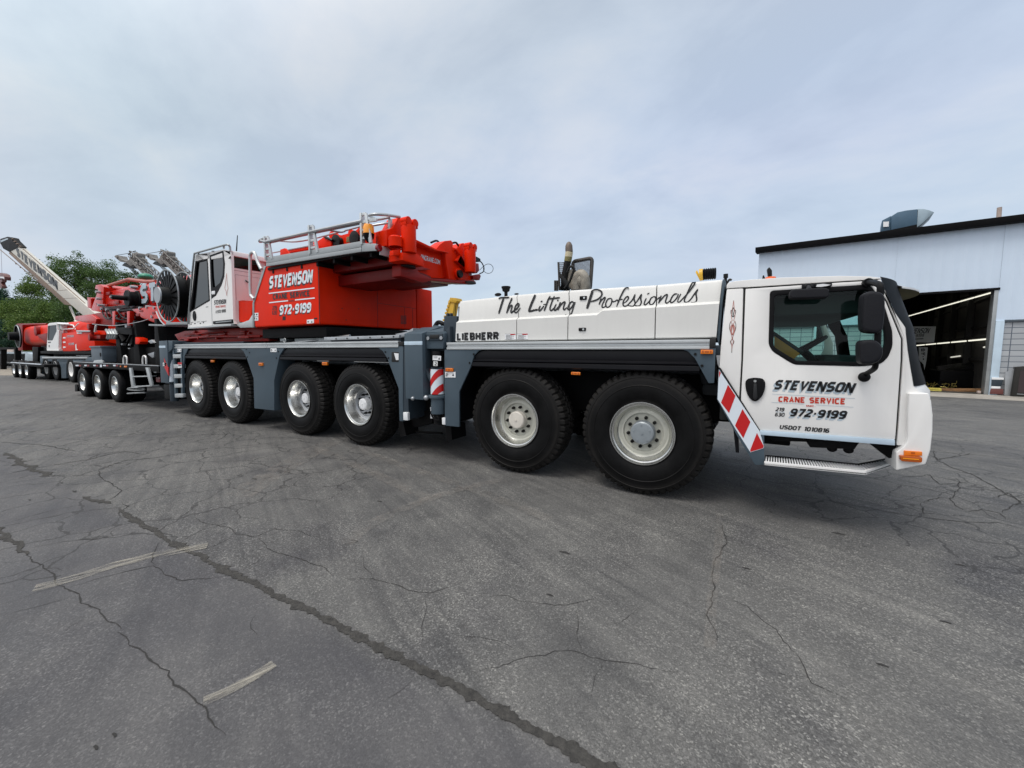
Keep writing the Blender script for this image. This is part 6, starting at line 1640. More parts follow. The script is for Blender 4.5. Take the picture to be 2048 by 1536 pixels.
# second dolly and the flatbed beside it
dl2 = empty("boom_dolly", (-35, 2.4, 0)); tag(dl2, "distant low black dolly with three bright wheels under the far red boom end", "trailer")
def p3(name, mb, mat, bevel=0.0, parent=None, **k): return part(name, mb, mat, bevel, parent or dl2, **k)
Y3 = 1.2
for cx in (245, 350, 460):
    x = W(*E2(cx, 1265), Y3).x
    truck_wheel(x, Y3, dl2, 'small'); truck_wheel(x, Y3 + 2.5, dl2, 'small', flip=True)
x0, x1 = W(*E2(190, 1080), Y3).x, W(*E2(700, 1080), Y3).x; z = W(*E2(400, 1078), Y3).z
mb = MB(); mb.box(x0, x1 + .5, Y3, Y3 + 2.5, z - .15, z - .02); mb.box(x0, x1 + .5, Y3 + .7, Y3 + 1.8, .55, z - .1); mb.prism(e2([(550, 800), (650, 800), (640, 1060), (560, 1060)], Y3 + .6), (0, 1.2, 0)); mb.prism(e2([(700, 780), (800, 800), (790, 900), (700, 940)], Y3 + .8), (0, 1, 0)); p3("frame", mb, 'frame_black', .01)
mb = MB(); mb.box(x0, x1, Y3 - .02, Y3 + .02, z - .03, z + .02); p3("deck_edge", mb, 'reflex_white', .004)
fl = empty("flatbed_trailer", (-38, 1.5, 0)); tag(fl, "pale grey flatbed trailer with gooseneck and yellow plate at the far left behind the dolly", "trailer")
def p4(name, mb, mat, bevel=0.0, parent=None, **k): return part(name, mb, mat, bevel, parent or fl, **k)
Y4 = 4.6
mb = MB(); mb.prism(e2([(-700, 880), (430, 892), (430, 922), (-700, 915)], Y4), (0, 2.4, 0)); p4("deck", mb, 'letter_grey', .01)
mb = MB(); mb.prism(e2([(-700, 925), (425, 928), (420, 1055), (200, 1060), (-700, 1040)], Y4 + .08), (0, 2.2, 0)); p4("side_frame", mb, 'frame_black', .02)
mb = MB(); mb.prism(e2([(430, 905), (465, 900), (685, 965), (688, 1040), (560, 1050), (420, 1062)], Y4 - .02), (0, 2.4, 0)); p4("gooseneck", mb, 'letter_grey', .02)
mb = MB(); mb.prism(e2([(612, 968), (684, 972), (684, 1036), (615, 1032)], Y4 - .03), (0, .02, 0)); p4("warning_plate", mb, 'crane_yellow')
mb = MB()
for cx in (237, 352):
    c = W(*E2(cx, 1025), Y4); mb.cyl(c, c + Vector((0, .08, 0)), .07, n=12)
p4("side_lamp", mb, 'plate_white')
mb = MB()
for cx in (-60, -250):
    x = W(*E2(cx, 1250), Y4).x; mb.lathe([(0, .001), (0, .45), (.03, .5), (.3, .5), (.3, .001)], (x, Y4 + .1, .5), (0, 1, 0), 28)
p4("wheel", mb, 'rubber')
wb = MB().prism(e2([(120, 846), (222, 848), (222, 890), (120, 888)], Y4 + .3), (0, .6, 0)).build("timber_block", 'pipe_buff', None, .01); tag(wb, "small buff timber block lying on the pale flatbed trailer", "timber block")
bm2 = MB().prism(e2([(-400, 808), (265, 812), (265, 845), (-400, 845)], 2.9), (0, .5, 0)).build("steel_beam", 'frame_black', None, .01); tag(bm2, "long dark beam lying behind the flatbed at the far left", "beam")
mb = MB()
for x_ in (-380, -200, 0, 240):
    mb.prism(e2([(x_, 845), (x_ + 20, 845), (x_ + 20, 1330), (x_, 1330)], 3.0), (0, .3, 0))
o = mb.build("trestle", 'frame_black', bm2); 

# ================================================================ THIRD CRANE: white boom raised to the left
Y5 = 5.0
c3n = empty("crane_boom_truck", W(190, 700, Y5)); c3n.location.z = 0
tag(c3n, "white telescopic crane boom lettered STEVENSON, raised to the left with hanging hook", "crane")
def F1(x, y): return (x / 10.24, 460 + y / 10.24)
def f1(pts, y=Y5): return [W(*F1(*p), y) for p in pts]
def p5(name, mb, mat, bevel=0.0, parent=None, **k): return part(name, mb, mat, bevel, parent or c3n, **k)
up0, up1 = W(*F1(380, 345), Y5), W(*F1(1745, 1540), Y5); lo0, lo1 = W(*F1(200, 425), Y5), W(*F1(1460, 1540), Y5)
up2, lo2 = up0 + (up1 - up0) * 1.5, lo0 + (lo1 - lo0) * 1.5
mb = MB(); mb.prism([up0, up2, lo2, lo0], (0, .40, 0)); p5("boom_section", mb, 'boom_white', .04)
mb = MB(); a0, a1 = W(*F1(195, 440), Y5), W(*F1(1460, 1545), Y5); b0_, b1_ = W(*F1(180, 480), Y5), W(*F1(1320, 1530), Y5)
mb.prism([a0, a1, b1_, b0_], (0, .30, 0)); p5("boom_underside", mb, 'boom_brown', .02)
mb = MB(); mb.prism(f1([(0, 180), (150, 135), (215, 150), (240, 200), (380, 340), (175, 445), (60, 380), (20, 300), (0, 280)], Y5 - .05), (0, .5, 0)); p5("boom_head", mb, 'frame_black', .04)
mb = MB(); mb.prism(f1([(10, 215), (150, 165), (165, 190), (20, 250)], Y5 - .06), (0, .02, 0)); p5("head_plate", mb, 'letter_grey', 0)
mb = MB()
for k in range(4):
    mb.tube([W(*F1(200 + 55 * k, 190 + 50 * k), Y5), W(*F1(275 + 55 * k, 182 + 50 * k), Y5)], .05, 6)
mb.tube([W(*F1(0, 400), Y5 + .3), W(*F1(500, 820), Y5 + .3), W(*F1(1000, 1230), Y5 + .3)], .035, 6)
for k in range(8):
    t = k / 7; c = W(*F1(330 + 640 * t, 690 + 520 * t), Y5 + .3); mb.ball(c, .10, (1, .6, .7), 8, 6)
mb.tube([W(*F1(470, 380), Y5 + .1), W(*F1(1740, 1500), Y5 + .1)], .03, 6)
p5("boom_fittings", mb, 'boom_brown')
n_ax = (up1 - up0).normalized(); perp = (up0 - lo0); perp = perp - n_ax * perp.dot(n_ax); ht = perp.length
mb = MB(); A = W(*F1(345, 520), Y5); Bp = W(*F1(1190, 1235), Y5); d = Bp - A; tn = perp.normalized() * ht * .66
lettering(mb, "STEVENSON", (A.x, Y5 - .012, A.z), d, tn, wt=1.3, gap=.2, shear=-.35); p5("lettering", mb, 'letter_black', smooth=False)
mb = MB()
for t in (.66, .78, .90):
    p, q_ = up0.lerp(up1, t), lo0.lerp(lo1, t); mb.ribbon([p - Vector((0, .004, 0)), q_ - Vector((0, .004, 0))], .012, (0, -1, 0))
p5("panel_seam", mb, 'boom_brown', smooth=False)
hk = empty("hook_block", W(*F1(30, 950), Y5), c3n)
mb = MB(); mb.tube([W(*F1(18, 300), Y5 + .3), W(*F1(40, 880), Y5 + .3)], .012, 5); part("hoist_rope", mb, 'galvanised', 0, hk)
mb = MB(); mb.prism(f1([(-90, 960), (-60, 890), (10, 875), (70, 905), (95, 960), (95, 1030), (60, 1000), (-50, 1000), (-90, 1030)], Y5 + .1), (0, .4, 0)); mb.prism(f1([(-40, 1020), (45, 1010), (40, 1060), (15, 1075), (20, 1100), (45, 1150), (40, 1190), (-40, 1190)], Y5 + .15), (0, .3, 0)); part("sheave_block", mb, paint('rust_red', (.13, .035, .03), .6), .03, hk)
mb = MB(); mb.prism(f1([(-70, 955), (60, 955), (85, 985), (85, 1000), (50, 985), (-60, 985)], Y5 + .08), (0, .02, 0)); part("white_band", mb, 'plate_white', 0, hk)
# luffing ram and turret, mostly hidden by the vehicles in front
mb = MB(); mb.tube([W(140, 613, Y5 + .4), W(152, 641, Y5 + .4)], .07, 8); mb.tube([W(152, 641, Y5 + .4), W(175, 690, Y5 + .4)], .12, 8); p5("luffing_ram", mb, 'boom_white')
mb = MB(); p = lo2; mb.box(p.x - 1.5, p.x + 1.4, Y5 - .4, Y5 + 1.6, 1.2, max(1.6, p.z + .5)); mb.box(p.x - 3.5, p.x + 3.5, Y5 - .6, Y5 + 1.9, .7, 1.25); p5("turret", mb, 'deep_red', .05)
mb = MB()
for dx_ in (-2.6, -1.2, 1.2, 2.6):
    for y in (Y5 - .6, Y5 + 1.5):
        mb.lathe([(0, .001), (0, .5), (.04, .55), (.36, .55), (.4, .5), (.4, .001)], (p.x + dx_, y, .55), (0, 1, 0), 24)
p5("carrier_wheel", mb, 'rubber')

# ================================================================ two weathered grey booms beyond
def grey_boom(ox, oy, Y, label):
    root = empty("lattice_crane", W(*B3(1180 + ox, 1500 + oy), Y)); root.location.z = 0
    tag(root, label, "crane", "grey crane booms behind the red boom")
    def g(x, y, dy=0): return W(*B3(x + ox, y + oy), Y + dy)
    def gp(name, mb, mat, bevel=0.0): return part(name, mb, mat, bevel, root)
    s = (g(650, 300) - g(650, 400)).length / 100 * 1.3
    a, b = g(905, 330), g(1185, 600); d = (b - a).normalized(); ln = (b - a).length
    z_ground = .9; k = (a.z - z_ground) / max(.05, -(b.z - a.z))
    foot = a + (b - a) * min(k, 3.4)
    mb = MB(); mb.tube([a - d * .3, foot], 30 * s, 10); gp("main_boom", mb, 'boom_grey')
    # folded lattice jib riding on top of the boom
    mb = MB()
    up = Vector((d.z, 0, -d.x)); up = up if up.z > 0 else -up
    P = lambda t, h, y: a + d * (ln * t) + up * (h * s) + Vector((0, y * s, 0))
    ch = [(26, -30), (26, 30), (100, -30), (100, 30)]
    for h, y in ch:
        mb.tube([P(-.1, h, y), P(1.5, h + 6, y)], 5 * s, 5)
    N_ = 16
    for i in range(N_):
        t0, t1 = -.1 + 1.6 * i / N_, -.1 + 1.6 * (i + 1) / N_
        for y in (-30, 30):
            mb.tube([P(t0, 26 if i % 2 else 100, y), P(t1, 100 if i % 2 else 26, y)], 4 * s, 4)
        mb.tube([P(t0, 100, -30), P(t1, 100, 30)], 4 * s, 4); mb.tube([P(t0, 50, -34), P(t0, 50, 34)], 4 * s, 4)
    random.seed(int(ox) + 5)
    for i in range(80):
        t = random.uniform(-.15, 1.3); c = P(t, random.uniform(5, 105) * (1 - .3 * max(0, t)), random.uniform(-36, 36)); q = random.uniform(4, 13) * s; e1 = (d + Vector((random.uniform(-.8, .8), random.uniform(-.5, .5), random.uniform(-.8, .8)))).normalized(); e2_ = e1.orthogonal().normalized(); e3 = e1.cross(e2_)
        mb.obox(c, e1 * q * random.uniform(.8, 3), e2_ * q * .6, e3 * q * random.uniform(.4, 1))
    gp("folding_jib", mb, 'boom_grey')
    # head with sheaves
    mb = MB()
    for pts in ([(600, 250), (625, 232), (680, 240), (700, 290), (770, 318), (760, 345), (690, 330), (640, 290)], [(690, 300), (800, 320), (860, 280), (870, 215), (920, 195), (960, 230), (960, 330), (900, 380), (850, 400), (770, 345)]):
        mb.prism([g(x, y, -.1) for x, y in pts], (0, 70 * s, 0))
    for x, y, r in ((885, 235, 28), (930, 225, 24), (845, 300, 26), (640, 260, 20), (905, 290, 30), (960, 300, 22)):
        c = g(x, y, -.16); mb.cyl(c, c + Vector((0, 80 * s, 0)), r * s, n=14)
    gp("boom_head", mb, 'boom_grey', .02)
    mb = MB(); mb.prism([g(x, y, -.02) for x, y in ((760, 350), (850, 400), (930, 380), (900, 420), (830, 430), (720, 390))], (0, 60 * s, 0))
    mb.tube([g(830, 400), g(1050, 610)], 5 * s, 4); mb.tube([g(800, 390), g(1000, 600)], 4 * s, 4); mb.tube([g(870, 420), g(1035, 560)], 4 * s, 4); mb.tube([g(640, 235), g(880, 195)], 3 * s, 4)
    mb.tube([g(930, 185), g(925, 160)], 3 * s, 4)
    gp("hoist_ropes", mb, 'steel_black')
    mb = MB(); f = foot; mb.box(f.x - 1.2, f.x + 2.6, Y - 1, Y + 1.6, .8, 2.0); mb.box(f.x - 2.5, f.x + 3, Y - 1.2, Y + 1.8, .3, .85); gp("carrier", mb, 'slate_dark', .05)
    mb = MB()
    for dx_ in (-2, -.7, 1.2, 2.4):
        mb.lathe([(0, .001), (0, .5), (.05, .55), (.35, .55), (.35, .001)], (f.x + dx_, Y - 1.25, .55), (0, 1, 0), 20)
    gp("carrier_wheel", mb, 'rubber')
grey_boom(0, 0, 9.5, "weathered grey crane boom head with folded lattice jib, in front of the tall trees")
grey_boom(470, -25, 8.6, "weathered grey crane boom head seen against the sky above the large hose reel")

# yellow boom far behind the engine cover
yb = empty("yellow_crane", W(889, 700, 30)); yb.location.z = 0
tag(yb, "yellow crane boom tip standing far behind the white engine cover", "crane")
mb = MB(); YY = 30
mb.prism([W(897, 600, YY), W(910, 600, YY), W(892, 700, YY), W(878, 700, YY)], (0, .8, 0)); part("boom_section", mb, 'crane_yellow', .06, yb)
mb = MB(); mb.prism([W(898, 603, YY - .1), W(900, 595, YY - .1), W(912, 596, YY - .1), W(914, 602, YY - .1), (W(911, 606, YY - .1))], (0, 1, 0)); 
for k in range(6):
    a = W(890 + 2.2 * k, 640 - 7 * k, YY - .05); mb.box(a.x - .3, a.x - .05, YY - .1, YY + .3, a.z - .12, a.z + .12)
part("boom_fittings", mb, 'crane_yellow', .02, yb)
mb = MB(); mb.tube([W(909, 600, YY + .3), W(905, 690, YY + .3)], .03, 5); mb.tube([W(912, 600, YY + .3), W(909, 690, YY + .3)], .03, 5); part("hoist_ropes", mb, 'steel_black', 0, yb)
mb = MB(); f = W(885, 700, YY); mb.box(f.x - 2, f.x + 3, YY - 1, YY + 1.5, .8, 2.2); mb.box(f.x - 4, f.x + 4, YY - 1.2, YY + 1.6, .3, .9); part("carrier", mb, 'crane_yellow', .08, yb)

# ================================================================ WORKSHOP
ws = empty("workshop", BP + BT * -3)
tag(ws, "pale blue metal workshop with black roof edge and open bay door at right", "building")
def bpnt(s, z, off=0.0): return BP + BT * s + BN * off + Vector((0, 0, z))
def sOf(px, py, off=0.0):
    p = WB(px, py, off); return (p - BP).dot(BT), p.z
def wp(name, mb, mat, bevel=0.0, parent=None, **k): return part(name, mb, mat, bevel, parent or ws, **k)
sL = sOf(1519, 497)[0]; SR = 11.0
ztop = lambda s: 6.15 - .022 * (s - sL)
dR = sOf(1968, 786)[0]; dT = 3.80; dL = sOf(1774, 760)[0]; hL = -7.0
zbk = sOf(2010, 641)[1]
mb = MB()
# corrugated metal skin: ribs every 0.3 m, door bay left open
def skin(s0, s1, z0f, z1f, off=0.0):
    n_ = max(2, int((s1 - s0) / .1)); top, bot = [], []
    for i in range(n_ + 1):
        s_ = s0 + (s1 - s0) * i / n_
        o_ = off + (.014 if i % 3 == 0 else 0)
        top.append(bpnt(s_, z1f(s_), o_)); bot.append(bpnt(s_, z0f(s_), o_))
    mb.grid([bot, top])
skin(sL, dL, lambda s: zbk, ztop); skin(dL, dR + .10, lambda s: dT, ztop); skin(dR + .10, SR, lambda s: zbk, ztop)
wp("metal_wall", mb, 'workshop_panel', angle=15)
mb = MB(); mb.prism([bpnt(sL - .12, ztop(sL) - .01, .30), bpnt(SR, ztop(SR) - .01, .30), bpnt(SR, ztop(SR) + .22, .34), bpnt(sL - .12, ztop(sL) + .22, .34)], -BN * .5); wp("roof_edge", mb, 'roof_black', .02)
mb = MB(); mb.prism([bpnt(sL - .1, ztop(sL) + .18, 0), bpnt(SR, ztop(SR) + .18, 0), bpnt(SR, ztop(SR) + .3, -19), bpnt(sL - .1, ztop(sL) + .3, -19)], (0, 0, .08)); wp("roof", mb, 'roof_black')
mb = MB()
mb.prism([bpnt(sL, 0, -.05), bpnt(sL, ztop(sL), -.05), bpnt(sL, ztop(sL), -19), bpnt(sL, 0, -19)], BT * .06); wp("side_wall", mb, 'workshop_panel')
# door jamb and flashing
mb = MB(); mb.prism([bpnt(dR, 0, .02), bpnt(dR + .10, 0, .02), bpnt(dR + .10, dT, .02), bpnt(dR, dT, .02)], -BN * .5); wp("door_jamb", mb, 'alu_dark', .006)
mb = MB(); mb.prism([bpnt(dR + .10, 0, .06), bpnt(dR + .30, 0, .06), bpnt(dR + .30, zbk, .06), bpnt(dR + .10, zbk, .06)], -BN * .12); wp("corner_post", mb, 'workshop_trim', .01)
mb = MB(); mb.prism([bpnt(dL, dT - .06, .05), bpnt(dR + .12, dT - .06, .05), bpnt(dR + .12, dT + .02, .05), bpnt(dL, dT + .02, .05)], -BN * .15); wp("door_header", mb, 'roof_black', .005)
mb = MB(); mb.prism([bpnt(dR + .3, zbk - .05, .07), bpnt(SR, zbk - .05, .07), bpnt(SR, zbk + .02, .04), bpnt(dR + .3, zbk + .02, .04)], -BN * .08); wp("flashing", mb, 'slate_dark')
# block wall
m = bpy.data.materials.new('block_wall'); m.use_nodes = True; t = m.node_tree; b = t.nodes['Principled BSDF']; b.inputs['Roughness'].default_value = .85
MATS['block_wall'] = m
tcn = t.nodes.new("ShaderNodeTexCoord"); mpn = t.nodes.new("ShaderNodeMapping"); mpn.inputs['Rotation'].default_value = (math.pi / 2, 0, 0)
bk_ = t.nodes.new("ShaderNodeTexBrick"); t.links.new(tcn.outputs['Object'], mpn.inputs[0])
rotn = t.nodes.new("ShaderNodeMapping"); rotn.inputs['Rotation'].default_value = (0, 0, -math.atan2(BT.y, BT.x))
t.links.new(tcn.outputs['Object'], rotn.inputs[0]); sx_ = t.nodes.new("ShaderNodeSeparateXYZ"); t.links.new(rotn.outputs[0], sx_.inputs[0])
cx_ = t.nodes.new("ShaderNodeCombineXYZ"); t.links.new(sx_.outputs[0], cx_.inputs[0]); t.links.new(sx_.outputs[2], cx_.inputs[1]); t.links.new(cx_.outputs[0], bk_.inputs['Vector'])
bk_.offset = 0.0; bk_.inputs['Scale'].default_value = 1.0; bk_.inputs['Brick Width'].default_value = .40; bk_.inputs['Row Height'].default_value = .20; bk_.inputs['Mortar Size'].default_value = .012
bk_.inputs['Color1'].default_value = (.40, .42, .44, 1); bk_.inputs['Color2'].default_value = (.33, .35, .37, 1); bk_.inputs['Mortar'].default_value = (.10, .12, .15, 1)
t.links.new(bk_.outputs[0], b.inputs['Base Color'])
bn_ = t.nodes.new("ShaderNodeBump"); bn_.inputs['Strength'].default_value = .6; bn_.inputs['Distance'].default_value = .01; bn_.invert = True
t.links.new(bk_.outputs['Fac'], bn_.inputs['Height']); t.links.new(bn_.outputs[0], b.inputs['Normal'])
mb = MB(); mb.prism([bpnt(dR + .3, 0, .0), bpnt(SR, 0, .0), bpnt(SR, zbk, .0), bpnt(dR + .3, zbk, .0)], -BN * .2); wp("block_wall", mb, 'block_wall')
mb = MB(); mb.prism([bpnt(sL + .02, 0, .0), bpnt(dL, 0, .0), bpnt(dL, zbk, .0), bpnt(sL + .02, zbk, .0)], -BN * .2); wp("block_wall", mb, 'block_wall')
mb = MB(); mb.prism([bpnt(sL, zbk - .05, .07), bpnt(dL, zbk - .05, .07), bpnt(dL, zbk + .02, .04), bpnt(sL, zbk + .02, .04)], -BN * .08); wp("flashing", mb, 'slate_dark')
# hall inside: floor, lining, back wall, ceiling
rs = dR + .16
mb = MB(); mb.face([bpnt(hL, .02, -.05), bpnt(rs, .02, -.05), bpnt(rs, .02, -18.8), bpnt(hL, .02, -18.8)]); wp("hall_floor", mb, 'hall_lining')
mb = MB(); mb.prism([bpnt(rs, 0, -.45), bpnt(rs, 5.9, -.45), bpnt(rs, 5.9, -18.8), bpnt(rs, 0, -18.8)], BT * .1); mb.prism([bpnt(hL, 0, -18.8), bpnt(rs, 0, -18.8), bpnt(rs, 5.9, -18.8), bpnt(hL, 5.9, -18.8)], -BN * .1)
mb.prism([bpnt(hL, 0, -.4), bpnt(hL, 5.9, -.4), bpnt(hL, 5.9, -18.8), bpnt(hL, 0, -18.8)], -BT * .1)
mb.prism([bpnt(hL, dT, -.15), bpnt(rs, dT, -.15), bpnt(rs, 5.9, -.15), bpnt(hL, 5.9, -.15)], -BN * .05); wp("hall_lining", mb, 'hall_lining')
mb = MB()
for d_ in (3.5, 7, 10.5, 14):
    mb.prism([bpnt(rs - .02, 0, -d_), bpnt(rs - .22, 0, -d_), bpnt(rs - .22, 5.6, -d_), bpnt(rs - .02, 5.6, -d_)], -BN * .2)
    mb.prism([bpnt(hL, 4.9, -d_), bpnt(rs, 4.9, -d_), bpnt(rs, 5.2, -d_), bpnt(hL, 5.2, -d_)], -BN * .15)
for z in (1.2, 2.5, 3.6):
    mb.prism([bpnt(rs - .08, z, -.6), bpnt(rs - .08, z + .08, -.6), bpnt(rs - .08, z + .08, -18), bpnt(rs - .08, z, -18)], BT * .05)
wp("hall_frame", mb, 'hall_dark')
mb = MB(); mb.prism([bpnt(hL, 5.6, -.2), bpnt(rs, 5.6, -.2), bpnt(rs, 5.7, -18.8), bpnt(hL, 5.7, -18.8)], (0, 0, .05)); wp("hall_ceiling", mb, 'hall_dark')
def tube_row(pa, da, pb, db, n_, f0):
    a, b = WB(*pa, -da), WB(*pb, -db)
    row = empty("light_row", a, ws)
    for i in range(n_):
        t0, t1 = (i + .06) / n_, (i + f0) / n_
        p, q_ = a.lerp(b, t0), a.lerp(b, t1)
        mb = MB(); mb.cyl(p, q_, .028, n=8); part("fluorescent_tube", mb, 'tube_light', 0, row)
    mb = MB(); mb.cyl(a + Vector((0, 0, .09)), b + Vector((0, 0, .09)), .05, n=6); part("light_batten", mb, 'hall_dark', 0, row)
tube_row((1984, 585), .8, (1800, 637), 16.5, 9, .95)
tube_row((1976, 678), .8, (1800, 694), 17.0, 7, .9)
mb = MB(); a, b = WB(1920, 712, -5), WB(1902, 714.5, -7); mb.cyl(a, b, .03, n=6); a, b = WB(1974, 694, -.8), WB(1968, 694.5, -1.2); mb.cyl(a, b, .03, n=6); wp("work_light", mb, plain('dim_tube', (.7, .7, .6), .5, emit=(1, .98, .85), es=.6))
# hanging banners in the hall
def Z7(x, y): return (1780 + x / 5.907, 560 + y / 5.907)
dS = 6.0
bn1 = MB(); bn1.prism([WB(*Z7(*q), -dS) for q in ((180, 548), (543, 548), (522, 737), (180, 737))], -BN * .03)
ban = bn1.build("hall_banner", 'sign_white'); tag(ban, "white STEVENSON sign hanging inside the open workshop bay", "sign")
def bword(txt, l, r, top, mat, wt, sh, name="lettering"):
    a, b, c_ = WB(*Z7(*l), -dS + .02), WB(*Z7(*r), -dS + .02), WB(*Z7(*top), -dS + .02)
    m_ = MB(); lettering(m_, txt, a, BT * (b - a).dot(BT), Vector((0, 0, c_.z - a.z)), wt=wt, gap=.6, shear=sh); return part(name, m_, mat, 0, ban, smooth=False)
bword("STEVENSON", (150, 636), (452, 628), (158, 574), 'letter_black', .6, .25); bword("972-9199", (205, 676), (395, 672), (210, 642), 'letter_black', .6, .2)
m_ = MB(); m_.ribbon([WB(*Z7(290, 698), -dS + .02), WB(*Z7(395, 694), -dS + .02)], .02, BN); part("rule_line", m_, 'letter_black', 0, ban, smooth=False)
bn2 = MB(); bn2.prism([WB(*Z7(*q), -dS) for q in ((340, 794), (448, 795), (432, 950), (408, 1062), (396, 1000), (340, 940))], -BN * .03)
b2_ = bn2.build("hall_pennant", 'sign_white'); tag(b2_, "narrow white banner with black markings hanging below the sign inside the bay", "banner")
m_ = MB()
for i, (x, y, w_, h_) in enumerate(((368, 810, 14, 34), (386, 806, 12, 40), (404, 812, 10, 26), (372, 858, 10, 20), (388, 856, 12, 30), (406, 852, 8, 40), (384, 900, 14, 10), (388, 926, 14, 18))):
    m_.prism([WB(*Z7(*q), -dS + .012) for q in ((x, y), (x + w_, y), (x + w_, y + h_), (x, y + h_))], BN * .006)
part("marking", m_, 'letter_black', 0, b2_, smooth=False)
# clutter inside and beside the bay
def thing_b(name, pts, off, depth, mat, label, cat, bev=.01):
    o_ = MB().prism([WB(*Z7(*q), off) for q in pts], -BN * depth).build(name, mat, None, bev); tag(o_, label, cat); return o_
pl = empty("timber_stack", WB(*Z7(470, 1300), -.6)); tag(pl, "stack of yellow painted planks on the bay floor by the white bumper", "timber")
zz = WB(*Z7(470, 1305), -.6)
for k, (dz, s0, s1) in enumerate(((.0, 0, 0), (.07, .05, -.1))):
    mb = MB(); a = zz + BT * (-2.2 + s0) + Vector((0, 0, dz - zz.z + .02)); mb.obox(a + BT * 1.25, BT * (1.25 + s1 / 2), BN * .16, Vector((0, 0, .032))); part("plank", mb, 'timber_yellow', .006, pl)
bt_ = thing_b("timber_beam", [(590, 1282), (1085, 1285), (1085, 1322), (590, 1318)], -.7, .16, 'timber', "long brown timber beam lying across the bay floor by the door jamb", "timber")
bt2 = thing_b("timber_offcut", [(1035, 1312), (1078, 1312), (1078, 1345), (1035, 1345)], -.2, .2, 'pipe_buff', "pale square timber offcut at the foot of the door jamb", "timber")
tarp = empty("covered_machine", WB(*Z7(870, 1250), -3)); tag(tarp, "dark covered machine standing inside the workshop bay", "machine")
mb = MB(); g = WB(*Z7(860, 1200), -3.0); mb.box(g.x - .8, g.x + .9, g.y - .3, g.y + 1.2, .05, .75); mb.prism([(g.x - .3, g.y - .2, .75), (g.x + .9, g.y - .2, .75), (g.x + .3, g.y - .2, 1.1)], (0, 1.2, 0)); part("machine_cover", mb, 'frame_black', .06, tarp)
mb = MB()
for dx_ in (-.7, .8):
    mb.lathe([(0, .001), (0, .16), (.1, .16), (.1, .001)], (g.x + dx_, g.y - .35, .18), (0, 1, 0), 16)
part("castor", mb, 'rubber', 0, tarp)
cart = thing_b("grey_cabinet", [(565, 1022), (868, 985), (840, 1160), (680, 1190), (620, 1240), (560, 1235)], -4.5, .5, 'hall_lining', "grey sheet metal cabinet against the dim workshop wall", "cabinet")
jk = empty("scrap_heap", WB(*Z7(640, 1290), -1.4)); tag(jk, "small tangled heap of brass coloured scrap behind the yellow planks", "scrap")
mb = MB(); random.seed(4); g = WZ(*Z7(650, 1290), .02)
for k in range(26):
    a = Vector((g.x + random.uniform(-.45, .45), g.y + random.uniform(.2, .9), .03 + random.random() * .18)); v = Vector((random.uniform(-.2, .2), random.uniform(-.2, .2), random.uniform(-.05, .2)))
    mb.tube([a, a + v * .6 + Vector((.03, 0, .02)), a + v], .012, 5)
part("scrap_strips", mb, 'gold_reflector', 0, jk)
# tub, leaning sheet and dark cabinet along the block wall
tubo = empty("parts_bin", WB(*Z7(1275, 1340), .35)); tag(tubo, "small white and red parts bin standing by the block wall", "bin")
for nm, pts, mt in (("bin_lid", [(1205, 1150), (1348, 1156), (1346, 1180), (1204, 1176)], 'plate_white'), ("bin_body", [(1206, 1177), (1340, 1181), (1312, 1262), (1200, 1258)], 'slate_dark'), ("label_band", [(1200, 1252), (1308, 1256), (1306, 1284), (1196, 1282)], 'plate_white'), ("bin_base", [(1196, 1283), (1340, 1288), (1340, 1352), (1180, 1345)], 'rust_red')):  # bin base uses a darker red that puts its shadow into the colour
    mb = MB(); mb.prism([WB(*Z7(*q), .12) for q in pts], -BN * .11 if nm != "bin_base" else -BN * .10); part(nm, mb, mt, .006, tubo)
sh = thing_b("leaning_sheet", [(1362, 1092), (1480, 1040), (1425, 1375), (1352, 1362)], .14, .03, 'galvanised', "tall grey metal sheet leaning against the block wall beside the red bin", "metal sheet", .004)
dk = thing_b("dark_crate", [(1490, 1030), (1700, 1015), (1700, 1400), (1436, 1378)], .32, .3, 'hall_dark', "large dark crate by the block wall at the right edge", "crate", .01)
mb = MB(); mb.prism([WB(*Z7(*q), .322) for q in ((1540, 1072), (1700, 1062), (1700, 1340), (1505, 1330))], BN * .006); part("crate_panel", mb, plain('plum', (.035, .022, .024), .7), 0, dk)
mb = MB(); mb.prism([WB(*Z7(*q), .322) for q in ((1500, 1342), (1700, 1352), (1700, 1360), (1498, 1350))], BN * .01); part("crate_strap", mb, 'alu_dark', 0, dk)
# roof ventilator and flue
def V8(x, y): return (1500 + x / 3.491, 380 + y / 3.491)
vent = empty("roof_ventilator", WB(*V8(1060, 290), -1.6), ws)
mb = MB(); mb.prism([WB(*V8(*q), -1.6) for q in ((985, 290), (985, 184), (1030, 155), (1090, 142), (1170, 133), (1165, 262), (1150, 290))], -BN * 1.3); part("fan_box", mb, 'duct_blue', .02, vent)
mb = MB(); mb.prism([WB(*V8(*q), -1.7) for q in ((912, 290), (922, 212), (985, 180), (985, 290))], -BN * 1.1); part("rear_box", mb, 'duct_blue', .02, vent)
mb = MB(); mb.prism([WB(*V8(*q), -1.62) for q in ((1172, 131), (1215, 132), (1250, 140), (1287, 155), (1250, 190), (1200, 236), (1165, 262))], -BN * 1.26); part("hood", mb, 'duct_pale', .015, vent)
mb = MB(); mb.prism([WB(*V8(*q), -1.64) for q in ((930, 222), (970, 220), (968, 256), (930, 258))], BN * .01); part("data_plate", mb, 'plate_white', 0, vent)
mb = MB(); mb.prism([WB(*V8(*q), -1.55) for q in ((910, 290), (985, 278), (1165, 240), (1165, 310), (910, 320))], -BN * 1.4); part("curb", mb, 'roof_black', 0, vent)
